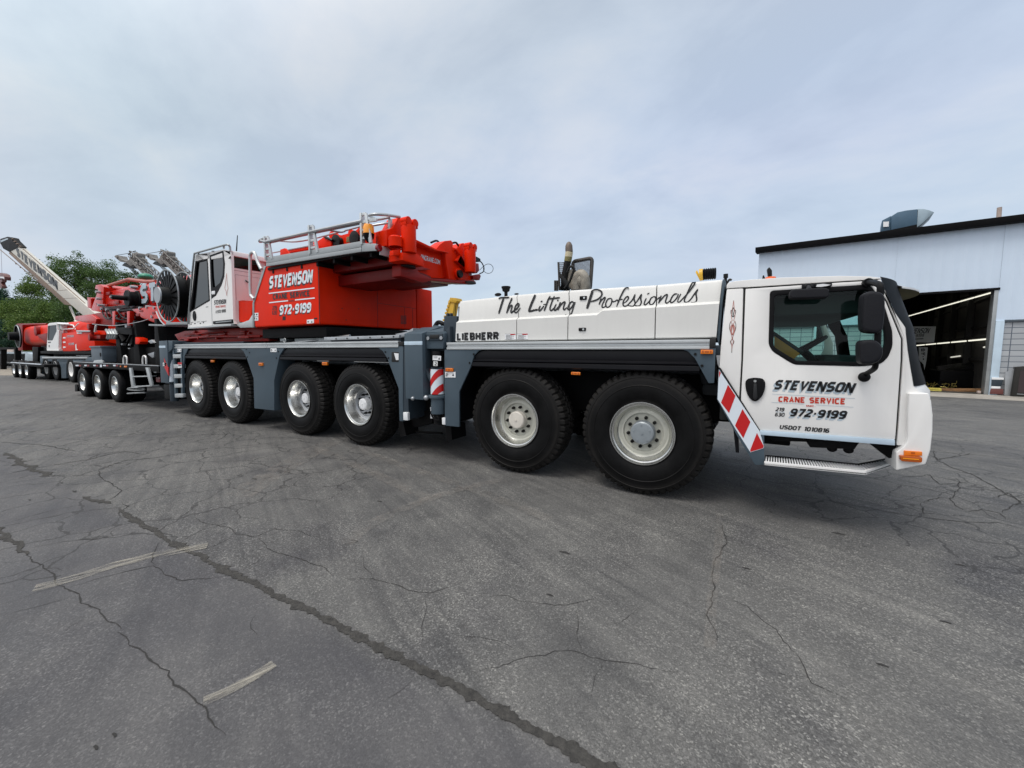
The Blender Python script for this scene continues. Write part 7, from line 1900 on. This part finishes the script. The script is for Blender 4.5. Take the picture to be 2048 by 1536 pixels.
mb = MB(); p = WB(*V8(1739, 205), -1.0); q_ = WB(*V8(1742, 122), -1.0); mb.cyl((p.x, p.y, 6.0), (q_.x, q_.y, q_.z), .065, n=14); wp("flue_pipe", mb, 'pipe_buff')

# ================================================================ TREES
def leaf_mat(name, c0, c1, c2):
    m = bpy.data.materials.new(name); m.use_nodes = True; t = m.node_tree; b = t.nodes['Principled BSDF']
    b.inputs['Roughness'].default_value = .6; b.inputs['Specular IOR Level'].default_value = .25
    oi = t.nodes.new("ShaderNodeNewGeometry"); r_ = t.nodes.new("ShaderNodeValToRGB"); t.links.new(oi.outputs['Random Per Island'], r_.inputs[0])
    r_.color_ramp.elements[0].color = (*c0, 1); r_.color_ramp.elements[1].color = (*c2, 1); e_ = r_.color_ramp.elements.new(.5); e_.color = (*c1, 1)
    t.links.new(r_.outputs[0], b.inputs['Base Color'])
    ad = t.nodes.new("ShaderNodeAddShader"); tl = t.nodes.new("ShaderNodeBsdfTranslucent"); mxn = t.nodes.new("ShaderNodeMixShader"); mxn.inputs[0].default_value = .25
    t.links.new(r_.outputs[0], tl.inputs[0]); out = t.nodes['Material Output']
    t.links.new(b.outputs[0], mxn.inputs[1]); t.links.new(tl.outputs[0], mxn.inputs[2]); t.links.new(mxn.outputs[0], out.inputs[0])
    MATS[name] = m
leaf_mat('leaf_mid', (.032, .072, .018), (.065, .120, .030), (.125, .190, .055))
leaf_mat('leaf_light', (.050, .098, .018), (.095, .158, .030), (.165, .230, .055))
leaf_mat('leaf_dark', (.016, .050, .032), (.030, .075, .045), (.055, .105, .060))
def tree(px, ptop, pw, Y, label, leaf='leaf_mid', seed=1, dens=1.0, low=.18, clumps=46):
    rnd = random.Random(seed)
    top = W(px, ptop, Y); base = Vector((top.x, Y, 0)); H = top.z
    wd_ = abs(W(px + pw, 650, Y).x - W(px - pw, 650, Y).x) / 2
    # sideways extent is seen obliquely: convert pixel width to a crown radius
    depth = (top - _o).dot(_f); rad = pw * depth / FPX
    root = empty("tree", base); tag(root, label, "tree", "trees behind the parked cranes")
    mb = MB()
    mb.tube([base, base + Vector((.05, .1, H * .25)), base + Vector((-.1, .05, H * .5)), base + Vector((.05, -.1, H * .8))], [H * .022, H * .017, H * .012, H * .004], 8)
    tips = []
    for k in range(9):
        a = k * 2.4 + rnd.random(); s_ = base + Vector((0, 0, H * (.22 + .06 * k))); L_ = rad * rnd.uniform(.5, .85)
        e_ = s_ + Vector((math.cos(a) * L_, math.sin(a) * L_, L_ * rnd.uniform(.3, .8)))
        mb.tube([s_, s_.lerp(e_, .5) + Vector((0, 0, L_ * .06)), e_], [H * .010, H * .006, H * .002], 5); tips.append(e_)
    part("trunk", mb, 'bark', 0, root)
    mb = MB(); bmv = mb.bm
    sz = max(.10, depth / 1024 * 395 / 395 * 2.0 * 1.1)
    for c_i in range(clumps):
        # clumps fill an uneven egg
        while True:
            u, v, w_ = rnd.uniform(-1, 1), rnd.uniform(-1, 1), rnd.uniform(low * 2 - 1, 1)
            if u * u + v * v + w_ * w_ * .9 < 1 and (u * u + v * v + w_ * w_ > .18 or rnd.random() < .3):
                break
        zc_ = H * (.5 + .5 * w_) ; taper = 1.0 - .35 * max(0, w_)
        c = base + Vector((u * rad * taper, v * rad * taper, zc_ * .94)); cr_ = rad * rnd.uniform(.15, .36)
        nl = int(dens * 360 * (cr_ / rad / .25) ** 2)
        for _ in range(nl):
            d = Vector((rnd.gauss(0, 1), rnd.gauss(0, 1), rnd.gauss(0, .75))).normalized() * cr_ * (rnd.random() ** .5) * (1.5 if rnd.random() < .12 else 1.0)
            p = c + d; s2 = sz * rnd.uniform(.5, 1.25)
            if p.z > H * 1.01 or p.z < .1: continue
            nrm_ = Vector((rnd.gauss(0, 1), rnd.gauss(0, 1), rnd.gauss(.5, 1))).normalized(); a = nrm_.orthogonal().normalized(); b_ = nrm_.cross(a)
            th = rnd.random() * 6.28; a, b_ = a * math.cos(th) + b_ * math.sin(th), b_ * math.cos(th) - a * math.sin(th)
            bmv.faces.new([bmv.verts.new(p - a * s2), bmv.verts.new(p - b_ * s2 * .45 + a * s2 * .1), bmv.verts.new(p + a * s2), bmv.verts.new(p + b_ * s2 * .45 + a * s2 * .1)])
    part("crown", mb, leaf, 0, root, smooth=False)
tree(150, 492, 56, 22, "tall airy green tree behind the white raised boom, highest of the row", 'leaf_mid', 3, 1.0, .12, 90)
tree(95, 496, 46, 25, "tall loose yellow green tree left of the highest tree", 'leaf_light', 5, .9, .2, 76)
tree(206, 506, 50, 24, "mid green tree just right of the highest tree", 'leaf_mid', 8, 1.0, .08, 84)
tree(258, 530, 40, 21, "lower green tree behind the first grey boom head", 'leaf_mid', 9, .9, .1, 64)
tree(40, 598, 62, 17, "short light green tree below the raised white boom", 'leaf_light', 12, 1.3, .05, 80)
tree(2, 570, 40, 24, "dark blue green tree at the left edge of the yard", 'leaf_dark', 13, 1.4, .04, 76)
tree(-50, 585, 50, 26, "dark bushy tree beyond the left edge", 'leaf_dark', 14, .8, .05, 50)
tree(88, 600, 48, 14, "short bushy yellow green tree directly behind the white cab of the far crane", 'leaf_light', 15, 1.1, .04, 66)
tree(150, 590, 48, 15, "dense low green tree behind the boom collar", 'leaf_mid', 16, 1.1, .04, 66)
tree(12, 640, 40, 12, "low dark hedge like tree behind the flatbed trailer", 'leaf_dark', 17, 1.1, .02, 56)

# ================================================================ GROUND
m = bpy.data.materials.new('asphalt'); m.use_nodes = True; t = m.node_tree; b = t.nodes['Principled BSDF']; MATS['asphalt'] = m
N = t.nodes; L = t.links
def nn(ty, **k):
    n = N.new(ty)
    for a_, v_ in k.items(): setattr(n, a_, v_)
    return n
geo = nn("ShaderNodeNewGeometry")
def noise_(scale, det=4, rough=.55, dist=0, vec=None):
    n = nn("ShaderNodeTexNoise"); n.inputs['Scale'].default_value = scale; n.inputs['Detail'].default_value = det; n.inputs['Roughness'].default_value = rough; n.inputs['Distortion'].default_value = dist
    L.new(vec or geo.outputs['Position'], n.inputs['Vector']); return n
def ramp(src, *st):
    r_ = nn("ShaderNodeValToRGB"); L.new(src, r_.inputs[0])
    for i, (p, c) in enumerate(st):
        e_ = r_.color_ramp.elements[i] if i < 2 else r_.color_ramp.elements.new(p)
        e_.position = p; e_.color = (*c, 1) if len(c) == 3 else c
    return r_
def mixc(fac, a, b_, mode='MIX'):
    x = nn("ShaderNodeMix", data_type='RGBA', blend_type=mode)
    if isinstance(fac, (int, float)): x.inputs[0].default_value = fac
    else: L.new(fac, x.inputs[0])
    for s_, v in ((6, a), (7, b_)):
        if isinstance(v, tuple): x.inputs[s_].default_value = (*v, 1)
        else: L.new(v, x.inputs[s_])
    return x.outputs[2]
def mth(op_, a, b_=0.0, clamp=False):
    x = nn("ShaderNodeMath", operation=op_, use_clamp=clamp)
    for s_, v in ((0, a), (1, b_)):
        if isinstance(v, (int, float)): x.inputs[s_].default_value = v
        else: L.new(v, x.inputs[s_])
    return x.outputs[0]
big = noise_(.35, 5, .6, .4); mid = noise_(2.2, 6, .6, .3); fine = noise_(38, 3, .6)
col = ramp(big.outputs[0], (.32, (.066, .065, .066)), (.68, (.138, .135, .129)), (.5, (.102, .1, .098))).outputs[0]
col = mixc(.55, col, ramp(mid.outputs[0], (.3, (.070, .069, .069)), (.7, (.136, .133, .127))).outputs[0])
# stones showing in the worn surface
vo = nn("ShaderNodeTexVoronoi"); vo.inputs['Scale'].default_value = 120; L.new(geo.outputs['Position'], vo.inputs['Vector'])
sv = nn("ShaderNodeSeparateColor"); L.new(vo.outputs['Color'], sv.inputs[0])
chip = ramp(sv.outputs[0], (.0, (.55, .55, .55)), (.75, (1.12, 1.12, 1.12)), (.92, (1.9, 1.9, 1.86)), (1.0, (2.7, 2.7, 2.6)))
wear = ramp(noise_(.8, 4, .6).outputs[0], (.35, (.35, .35, .35)), (.65, (1, 1, 1)))
wsep = nn("ShaderNodeSeparateColor"); L.new(wear.outputs[0], wsep.inputs[0])
col = mixc(mth('MULTIPLY', wsep.outputs[0], .9), col, mixc(1.0, col, chip.outputs[0], 'MULTIPLY'))
vo2 = nn("ShaderNodeTexVoronoi"); vo2.inputs['Scale'].default_value = 210; L.new(geo.outputs['Position'], vo2.inputs['Vector'])
sv2 = nn("ShaderNodeSeparateColor"); L.new(vo2.outputs['Color'], sv2.inputs[0])
col = mixc(.6, col, mixc(1.0, col, ramp(sv2.outputs[0], (0, (.6, .6, .6)), (1, (1.4, 1.4, 1.4))).outputs[0], 'MULTIPLY'))
# streaks left by turning tyres
mpn = nn("ShaderNodeMapping"); mpn.inputs['Rotation'].default_value = (0, 0, R(25)); mpn.inputs['Scale'].default_value = (.35, 5.0, 1); L.new(geo.outputs['Position'], mpn.inputs[0])
mpn.inputs['Scale'].default_value = (1, 1, 1); mpn2 = nn("ShaderNodeMapping"); mpn2.inputs['Scale'].default_value = (.35, 4.0, 1); L.new(mpn.outputs[0], mpn2.inputs[0]); mpn = mpn2
stx = noise_(1.6, 5, .6, 1.2, mpn.outputs[0])
col = mixc(1.0, col, ramp(stx.outputs[0], (.3, (.72, .72, .73)), (.7, (1.20, 1.19, 1.17))).outputs[0], 'MULTIPLY')
oil = ramp(noise_(.9, 3, .5, .2).outputs[0], (.55, (1, 1, 1)), (.72, (.70, .70, .74)))
col = mixc(1.0, col, oil.outputs[0], 'MULTIPLY')
# the yard left of the long crack is an older, darker, smoother sheet
_a, _b2 = WZ(240, 1020), WZ(1260, 1560); _nv = Vector((-(_b2 - _a).y, (_b2 - _a).x, 0)).normalized()
if (WZ(300, 1400) - _a).dot(_nv) < 0: _nv = -_nv
sdv = nn("ShaderNodeVectorMath", operation='SUBTRACT'); L.new(geo.outputs['Position'], sdv.inputs[0]); sdv.inputs[1].default_value = _a
sdd = nn("ShaderNodeVectorMath", operation='DOT_PRODUCT'); L.new(sdv.outputs[0], sdd.inputs[0]); sdd.inputs[1].default_value = _nv
old = nn("ShaderNodeMapRange"); L.new(mth('ADD', sdd.outputs['Value'], mth('MULTIPLY', mth('SUBTRACT', mid.outputs[0], .5), .25)), old.inputs[0]); old.inputs['From Min'].default_value = -.03; old.inputs['From Max'].default_value = .12
older = mixc(1.0, mixc(.45, col, (.10, .098, .10)), ramp(noise_(1.1, 4, .6, .5).outputs[0], (.32, (.62, .62, .67)), (.66, (.98, .97, .98))).outputs[0], 'MULTIPLY')
col = mixc(old.outputs[0], col, older)
# crazed areas: cells with dark joints, only where the yard has failed
wob = nn("ShaderNodeVectorMath", operation='ADD'); wn_ = noise_(1.3, 4, .6)
wsc = nn("ShaderNodeVectorMath", operation='SCALE'); wsc.inputs['Scale'].default_value = .55; L.new(wn_.outputs['Color'], wsc.inputs[0])
L.new(geo.outputs['Position'], wob.inputs[0]); L.new(wsc.outputs[0], wob.inputs[1])
vc = nn("ShaderNodeTexVoronoi", feature='DISTANCE_TO_EDGE'); vc.inputs['Scale'].default_value = 1.7; L.new(wob.outputs[0], vc.inputs['Vector'])
crk = mth('LESS_THAN', vc.outputs['Distance'], mth('MULTIPLY', mid.outputs[0], .030))
msk = None
for (px, py, rx) in ((300, 905, 4.2), (60, 930, 3.8), (520, 880, 2.6), (1960, 985, 2.6), (1900, 930, 3.0), (1780, 965, 1.2), (40, 860, 6)):
    c = WZ(px, py); dv = nn("ShaderNodeVectorMath", operation='DISTANCE'); L.new(geo.outputs['Position'], dv.inputs[0]); dv.inputs[1].default_value = c
    mm = mth('LESS_THAN', mth('ADD', dv.outputs['Value'], mth('MULTIPLY', mth('SUBTRACT', mid.outputs[0], .5), 2.4)), rx)
    msk = mm if msk is None else mth('MAXIMUM', msk, mm)
col = mixc(mth('MULTIPLY', mth('MULTIPLY', crk, msk), .65), col, (.022, .021, .021))
L.new(col, b.inputs['Base Color'])
L.new(ramp(mid.outputs[0], (.3, (.58, .58, .58)), (.7, (.80, .80, .80))).outputs[0], b.inputs['Roughness'])
b.inputs['Specular IOR Level'].default_value = .38
bp_ = nn("ShaderNodeBump"); bp_.inputs['Strength'].default_value = .55; bp_.inputs['Distance'].default_value = .006
L.new(mth('ADD', mth('MULTIPLY', sv.outputs[0], .6), fine.outputs[0]), bp_.inputs['Height']); L.new(bp_.outputs[0], b.inputs['Normal'])
g = MB(); g.face([(-700, -700, 0), (700, -700, 0), (700, 900, 0), (-700, 900, 0)])
gr = g.build("ground", 'asphalt', smooth=False); tag(gr, kind='structure')
# concrete apron along the workshop
ap = MB(); offa = (WZ(1960, 798) - BP).dot(BN)
ap.face([bpnt(-9, .006, offa), bpnt(12, .006, offa), bpnt(12, .006, -.06), bpnt(-9, .006, -.06)]); o = ap.build("apron", 'concrete', smooth=False); tag(o, kind='structure')
vg = MB(); vg.face([WZ(-260, 732, .006), WZ(24, 736, .006), WZ(26, 751, .006), WZ(-260, 748, .006)]); o = vg.build("gravel_strip", paint('gravel', (.30, .26, .21), .95, 0, 0, .25, .4, .5, 3), smooth=False); tag(o, kind='structure')

# cracks that can be followed across the yard, and worn paint
m = bpy.data.materials.new('crack_fill'); m.use_nodes = True; t = m.node_tree; b = t.nodes['Principled BSDF']; N, L = t.nodes, t.links; MATS['crack_fill'] = m
geo = nn("ShaderNodeNewGeometry")
L.new(ramp(noise_(26, 5, .7).outputs[0], (.3, (.020, .019, .018)), (.7, (.066, .062, .056))).outputs[0], b.inputs['Base Color']); b.inputs['Roughness'].default_value = .95
bp_ = nn("ShaderNodeBump"); bp_.inputs['Distance'].default_value = .01; L.new(noise_(60, 4, .7).outputs[0], bp_.inputs['Height']); L.new(bp_.outputs[0], b.inputs['Normal'])
plain('crack_dark', (.026, .025, .024), .95)
def wander(px, step=.03, amp=.012, seed=0):
    P = [WZ(*p) for p in px]; out = []
    for a, c in zip(P, P[1:]):
        n_ = max(1, int((c - a).length / step))
        for i in range(n_): out.append(a.lerp(c, i / n_))
    out.append(P[-1])
    for i, p in enumerate(out):
        q_ = Vector((p.x * 6, p.y * 6, seed)); k_ = Vector((p.x * 22, p.y * 22, seed + 5))
        p.x += (noise.noise(q_) * amp * 2.2 + noise.noise(k_) * amp); p.y += (noise.noise(q_ + Vector((9, 4, 2))) * amp * 2.2 + noise.noise(k_ + Vector((3, 8, 1))) * amp)
    return out
def crack(mb, px, w0, seed, step=.03, amp=.012, lift=.004, rag=.6):
    pts = wander(px, step, amp, seed); m_ = len(pts); ws_ = []
    for i, p in enumerate(pts):
        e_ = min(1, min(i, m_ - 1 - i) / 6 + .15)
        ws_.append(w0 * e_ * max(.25, 1 + rag * 1.6 * noise.noise(Vector((p.x * 9, p.y * 9, seed + 2))) + rag * .8 * noise.noise(Vector((p.x * 30, p.y * 30, seed)))))
    vs_ = []
    for i, p in enumerate(pts):
        t_ = (pts[min(i + 1, m_ - 1)] - pts[max(i - 1, 0)]).normalized(); n_ = Vector((-t_.y, t_.x, 0))
        ea = ws_[i] * max(.15, 1 + rag * 1.3 * noise.noise(Vector((p.x * 24, p.y * 24, seed + 11))) + rag * .9 * noise.noise(Vector((p.x * 70, p.y * 70, seed + 12))))
        eb = ws_[i] * max(.15, 1 + rag * 1.3 * noise.noise(Vector((p.x * 24, p.y * 24, seed + 31))) + rag * .9 * noise.noise(Vector((p.x * 70, p.y * 70, seed + 32))))
        q_ = p + Vector((0, 0, lift)); vs_.append((mb.bm.verts.new(q_ + n_ * ea), mb.bm.verts.new(q_ - n_ * eb)))
    for a, c in zip(vs_, vs_[1:]):
        mb.bm.faces.new([a[1], c[1], c[0], a[0]])
mb = MB()
crack(mb, [(162, 994), (200, 1003), (223, 1008)], .035, 1, .03, .02)
crack(mb, [(240, 1020), (262, 1036), (300, 1058), (350, 1088), (400, 1113), (450, 1142), (495, 1160), (540, 1183), (600, 1212), (660, 1243), (700, 1266), (760, 1298), (800, 1318), (850, 1343), (900, 1368), (960, 1402), (1010, 1428), (1060, 1456), (1120, 1490), (1190, 1525), (1260, 1560)], .023, 2, .009, .010, .004, .5)
crack(mb, [(14, 905), (40, 928), (66, 940), (106, 953)], .035, 3, .04, .03)
crack(mb, [(-10, 1052), (12, 1072), (36, 1092), (54, 1113)], .022, 4, .03, .02)
o = mb.build("filled_crack", 'crack_fill', smooth=False); tag(o, kind='structure')
mb = MB()
def A_(*p): return [(x / 3.012, 760 + y / 3.012) for x, y in p]
def B__(*p): return [(680 + x / 3.012, 900 + y / 3.012) for x, y in p]
def C__(*p): return [(1368 + x / 3.012, 900 + y / 3.012) for x, y in p]
thin = [(A_((160, 1050), (190, 1090), (270, 1120), (330, 1190), (370, 1240), (440, 1290), (500, 1330), (570, 1380), (600, 1400), (650, 1440), (720, 1510)), .006),
 ([(237, 1262), (262, 1292), (300, 1315), (322, 1335), (337, 1358), (372, 1388), (402, 1408), (428, 1440), (450, 1475)], .006),
 (A_((0, 875), (300, 790), (520, 745)), .005), (A_((180, 1010), (400, 970), (580, 960), (700, 935), (830, 920)), .005), (A_((430, 1250), (640, 1185), (800, 1140), (930, 1120), (985, 1140), (1000, 1175), (1100, 1205), (1370, 1185)), .005),
 (A_((940, 1118), (910, 1095), (915, 1050), (960, 985), (985, 970)), .006), (A_((0, 1350), (200, 1290), (370, 1240)), .004), (A_((0, 1430), (230, 1370), (450, 1300)), .004), (A_((360, 1536), (470, 1460), (590, 1400)), .004), (A_((0, 1240), (160, 1180)), .004),
 (A_((1175, 830), (1240, 870), (1360, 885), (1440, 930), (1540, 945), (1650, 900), (1800, 910), (1930, 950)), .005), (A_((1440, 935), (1280, 1000), (1190, 1030)), .004), (A_((1550, 950), (1620, 1010), (1630, 1040), (1750, 1060), (1850, 1090), (1950, 1130), (2010, 1180)), .0045),
 (A_((600, 540), (585, 575), (640, 610), (700, 645), (725, 665), (700, 700), (640, 730)), .009), (A_((0, 375), (130, 385), (240, 390), (330, 405), (460, 430)), .015), (A_((0, 575), (170, 540), (400, 500), (530, 480), (700, 440), (800, 430)), .012), (A_((600, 540), (740, 490), (960, 465), (1150, 430), (1300, 405)), .010), (A_((0, 630), (200, 600), (320, 575), (560, 575), (760, 530), (800, 515)), .006),
 (A_((720, 800), (770, 760), (730, 745)), .012), (A_((680, 945), (690, 905), (830, 860)), .004), (A_((1600, 1060), (1480, 1140), (1420, 1150)), .004), (A_((530, 480), (600, 445), (730, 430), (870, 450)), .010), (A_((330, 405), (480, 370), (640, 340), (820, 345)), .010), (A_((820, 380), (960, 350), (1060, 345), (1200, 330), (1330, 330)), .008), (A_((1180, 370), (1240, 385), (1330, 355), (1360, 330), (1340, 310)), .008),
 (A_((0, 1100), (110, 1095), (160, 1090)), .004), (A_((1540, 1420), (1500, 1500), (1560, 1536)), .004), (A_((1900, 1250), (1850, 1300), (1820, 1330)), .003),
 (B__((0, 780), (200, 780), (330, 820), (440, 855), (550, 865), (680, 820), (750, 780)), .0035), (B__((130, 640), (140, 690), (200, 770)), .003), (B__((890, 880), (980, 880), (1080, 915), (1300, 945), (1440, 915), (1560, 880)), .0035), (B__((890, 800), (960, 860)), .003), (B__((770, 1360), (870, 1320), (960, 1310), (1100, 1260), (1300, 1220), (1420, 1220), (1550, 1250), (1700, 1290), (2048, 1330)), .003), (B__((870, 1330), (890, 1420), (880, 1480)), .003), (B__((1600, 1270), (1540, 1380), (1500, 1500)), .003), (B__((1440, 930), (1440, 990), (1430, 1150), (1460, 1220)), .003), (B__((640, 1110), (880, 1135), (1000, 1170), (1080, 1220)), .003), (B__((510, 870), (520, 950), (500, 1050), (490, 1180)), .003), (B__((0, 575), (120, 550), (0, 530)), .004), (B__((0, 140), (130, 95), (210, 40)), .006), (B__((460, 1365), (380, 1440), (270, 1536)), .003), (B__((1800, 950), (1680, 1060), (1590, 1030)), .003),
 (C__((220, 440), (255, 520), (250, 570), (200, 660), (180, 740), (165, 860), (160, 920), (150, 980), (180, 1080), (200, 1150)), .006), (C__((180, 880), (215, 890), (390, 950), (480, 1030), (560, 1090), (610, 1160), (680, 1240), (740, 1320), (775, 1400), (830, 1430), (950, 1480), (1040, 1540)), .0035), (C__((0, 905), (130, 910), (165, 920)), .003), (C__((520, 250), (900, 310), (1200, 370), (1450, 410), (1700, 435), (1900, 438), (2048, 480)), .008), (C__((440, 1310), (560, 1350), (740, 1370)), .003),
 (C__((1480, 30), (1600, 100), (1740, 150), (1900, 240), (2048, 330)), .014), (C__((1640, 170), (1660, 230), (1600, 290), (1640, 340), (1700, 370)), .010), (C__((1430, 320), (1440, 400)), .010), (C__((1910, 380), (1960, 350), (2048, 300)), .010), (C__((1850, 290), (1960, 260), (2048, 330)), .010), (C__((1280, 170), (1480, 150), (1540, 210), (1650, 200)), .010), (C__((1430, 320), (1520, 290), (1600, 285)), .009), (C__((1700, 370), (1800, 360), (1910, 385), (1940, 420)), .009), (C__((1500, 0), (1520, 60), (1740, 20)), .012)]
for i, (p, w_) in enumerate(thin):
    crack(mb, p, w_ * .50, 20 + i, .03, .012, .003, .5)
# loose dark bits and short gouges
for i, (x, y, l_) in enumerate(((150, 983, .10), (124, 966, .06), (510, 958, .10), (1100, 1390 - 200, .05), (760, 1003, .07), (1676, 1067, .10), (1494, 1137, .06), (230, 1470, .03), (193, 1495, .03), (1130, 1105, .09), (1920, 1130, .06), (1764, 1330, .05), (1890, 1244, .05), (60, 1000, .05))):
    p = WZ(x, y); mb.ribbon([p - Vector((l_ * .5, l_ * .1, 0)), p, p + Vector((l_ * .5, -l_ * .1, 0))], [.004, l_ * .16, .004], (0, 0, 1), .0035)
o = mb.build("fine_cracks", 'crack_dark', smooth=False); tag(o, kind='structure')
m = bpy.data.materials.new('worn_line'); m.use_nodes = True; t = m.node_tree; b = t.nodes['Principled BSDF']; N, L = t.nodes, t.links; MATS['worn_line'] = m
geo = nn("ShaderNodeNewGeometry"); b.inputs['Base Color'].default_value = (.40, .37, .31, 1); b.inputs['Roughness'].default_value = .8
trn = nn("ShaderNodeBsdfTransparent"); mxn = nn("ShaderNodeMixShader")
mpw = nn("ShaderNodeMapping"); _d = WZ(415, 1092) - WZ(68, 1178); mpw.inputs['Rotation'].default_value = (0, 0, -math.atan2(_d.y, _d.x)); L.new(geo.outputs['Position'], mpw.inputs[0]); mpw2 = nn("ShaderNodeMapping"); mpw2.inputs['Scale'].default_value = (.35, 3.4, 1); L.new(mpw.outputs[0], mpw2.inputs[0]); mpw = mpw2
f_ = ramp(noise_(9, 8, .75, .2, mpw.outputs[0]).outputs[0], (.42, (0, 0, 0)), (.66, (.72, .72, .72)))
L.new(f_.outputs[0], mxn.inputs[0]); L.new(trn.outputs[0], mxn.inputs[1]); L.new(b.outputs[0], mxn.inputs[2]); L.new(mxn.outputs[0], t.nodes['Material Output'].inputs[0])
mb = MB()
mb.ribbon(wander([(68, 1178), (110, 1168), (160, 1154), (230, 1130), (300, 1113), (360, 1102), (415, 1092)], .08, .006, 3), .055, (0, 0, 1), .006)
mb.ribbon(wander([(405, 1405), (440, 1392), (500, 1360), (548, 1330)], .06, .006, 4), .03, (0, 0, 1), .006)
o = mb.build("worn_line", 'worn_line', smooth=False); tag(o, kind='structure')
# pale dust tracks left by turning tyres
m = bpy.data.materials.new('dust_track'); m.use_nodes = True; t = m.node_tree; b = t.nodes['Principled BSDF']; N, L = t.nodes, t.links; MATS['dust_track'] = m
geo = nn("ShaderNodeNewGeometry"); b.inputs['Base Color'].default_value = (.26, .235, .21, 1); b.inputs['Roughness'].default_value = .9
trn = nn("ShaderNodeBsdfTransparent"); mxn = nn("ShaderNodeMixShader")
f_ = ramp(noise_(5, 8, .7, .4).outputs[0], (.40, (0, 0, 0)), (.75, (.42, .42, .42)))
L.new(f_.outputs[0], mxn.inputs[0]); L.new(trn.outputs[0], mxn.inputs[1]); L.new(b.outputs[0], mxn.inputs[2]); L.new(mxn.outputs[0], t.nodes['Material Output'].inputs[0])
for px_, w_ in (([(660, 880), (600, 912), (540, 945), (470, 990)], .10), ([(672, 884), (615, 916), (556, 950), (486, 996)], .10), ([(1010, 960), (900, 985), (760, 1040), (690, 1090)], .07), ([(690, 890), (800, 930), (960, 985), (1100, 1040)], .07), ([(640, 900), (720, 935), (860, 1000)], .08), ([(1440, 1030), (1436, 1100), (1424, 1200), (1420, 1300)], .03)):
    mb = MB(); mb.ribbon(spline([WZ(*p) for p in px_], 10), w_, (0, 0, 1), .007 + .001 * len(px_)); o = mb.build("tyre_track", 'dust_track', smooth=False); tag(o, kind='structure')
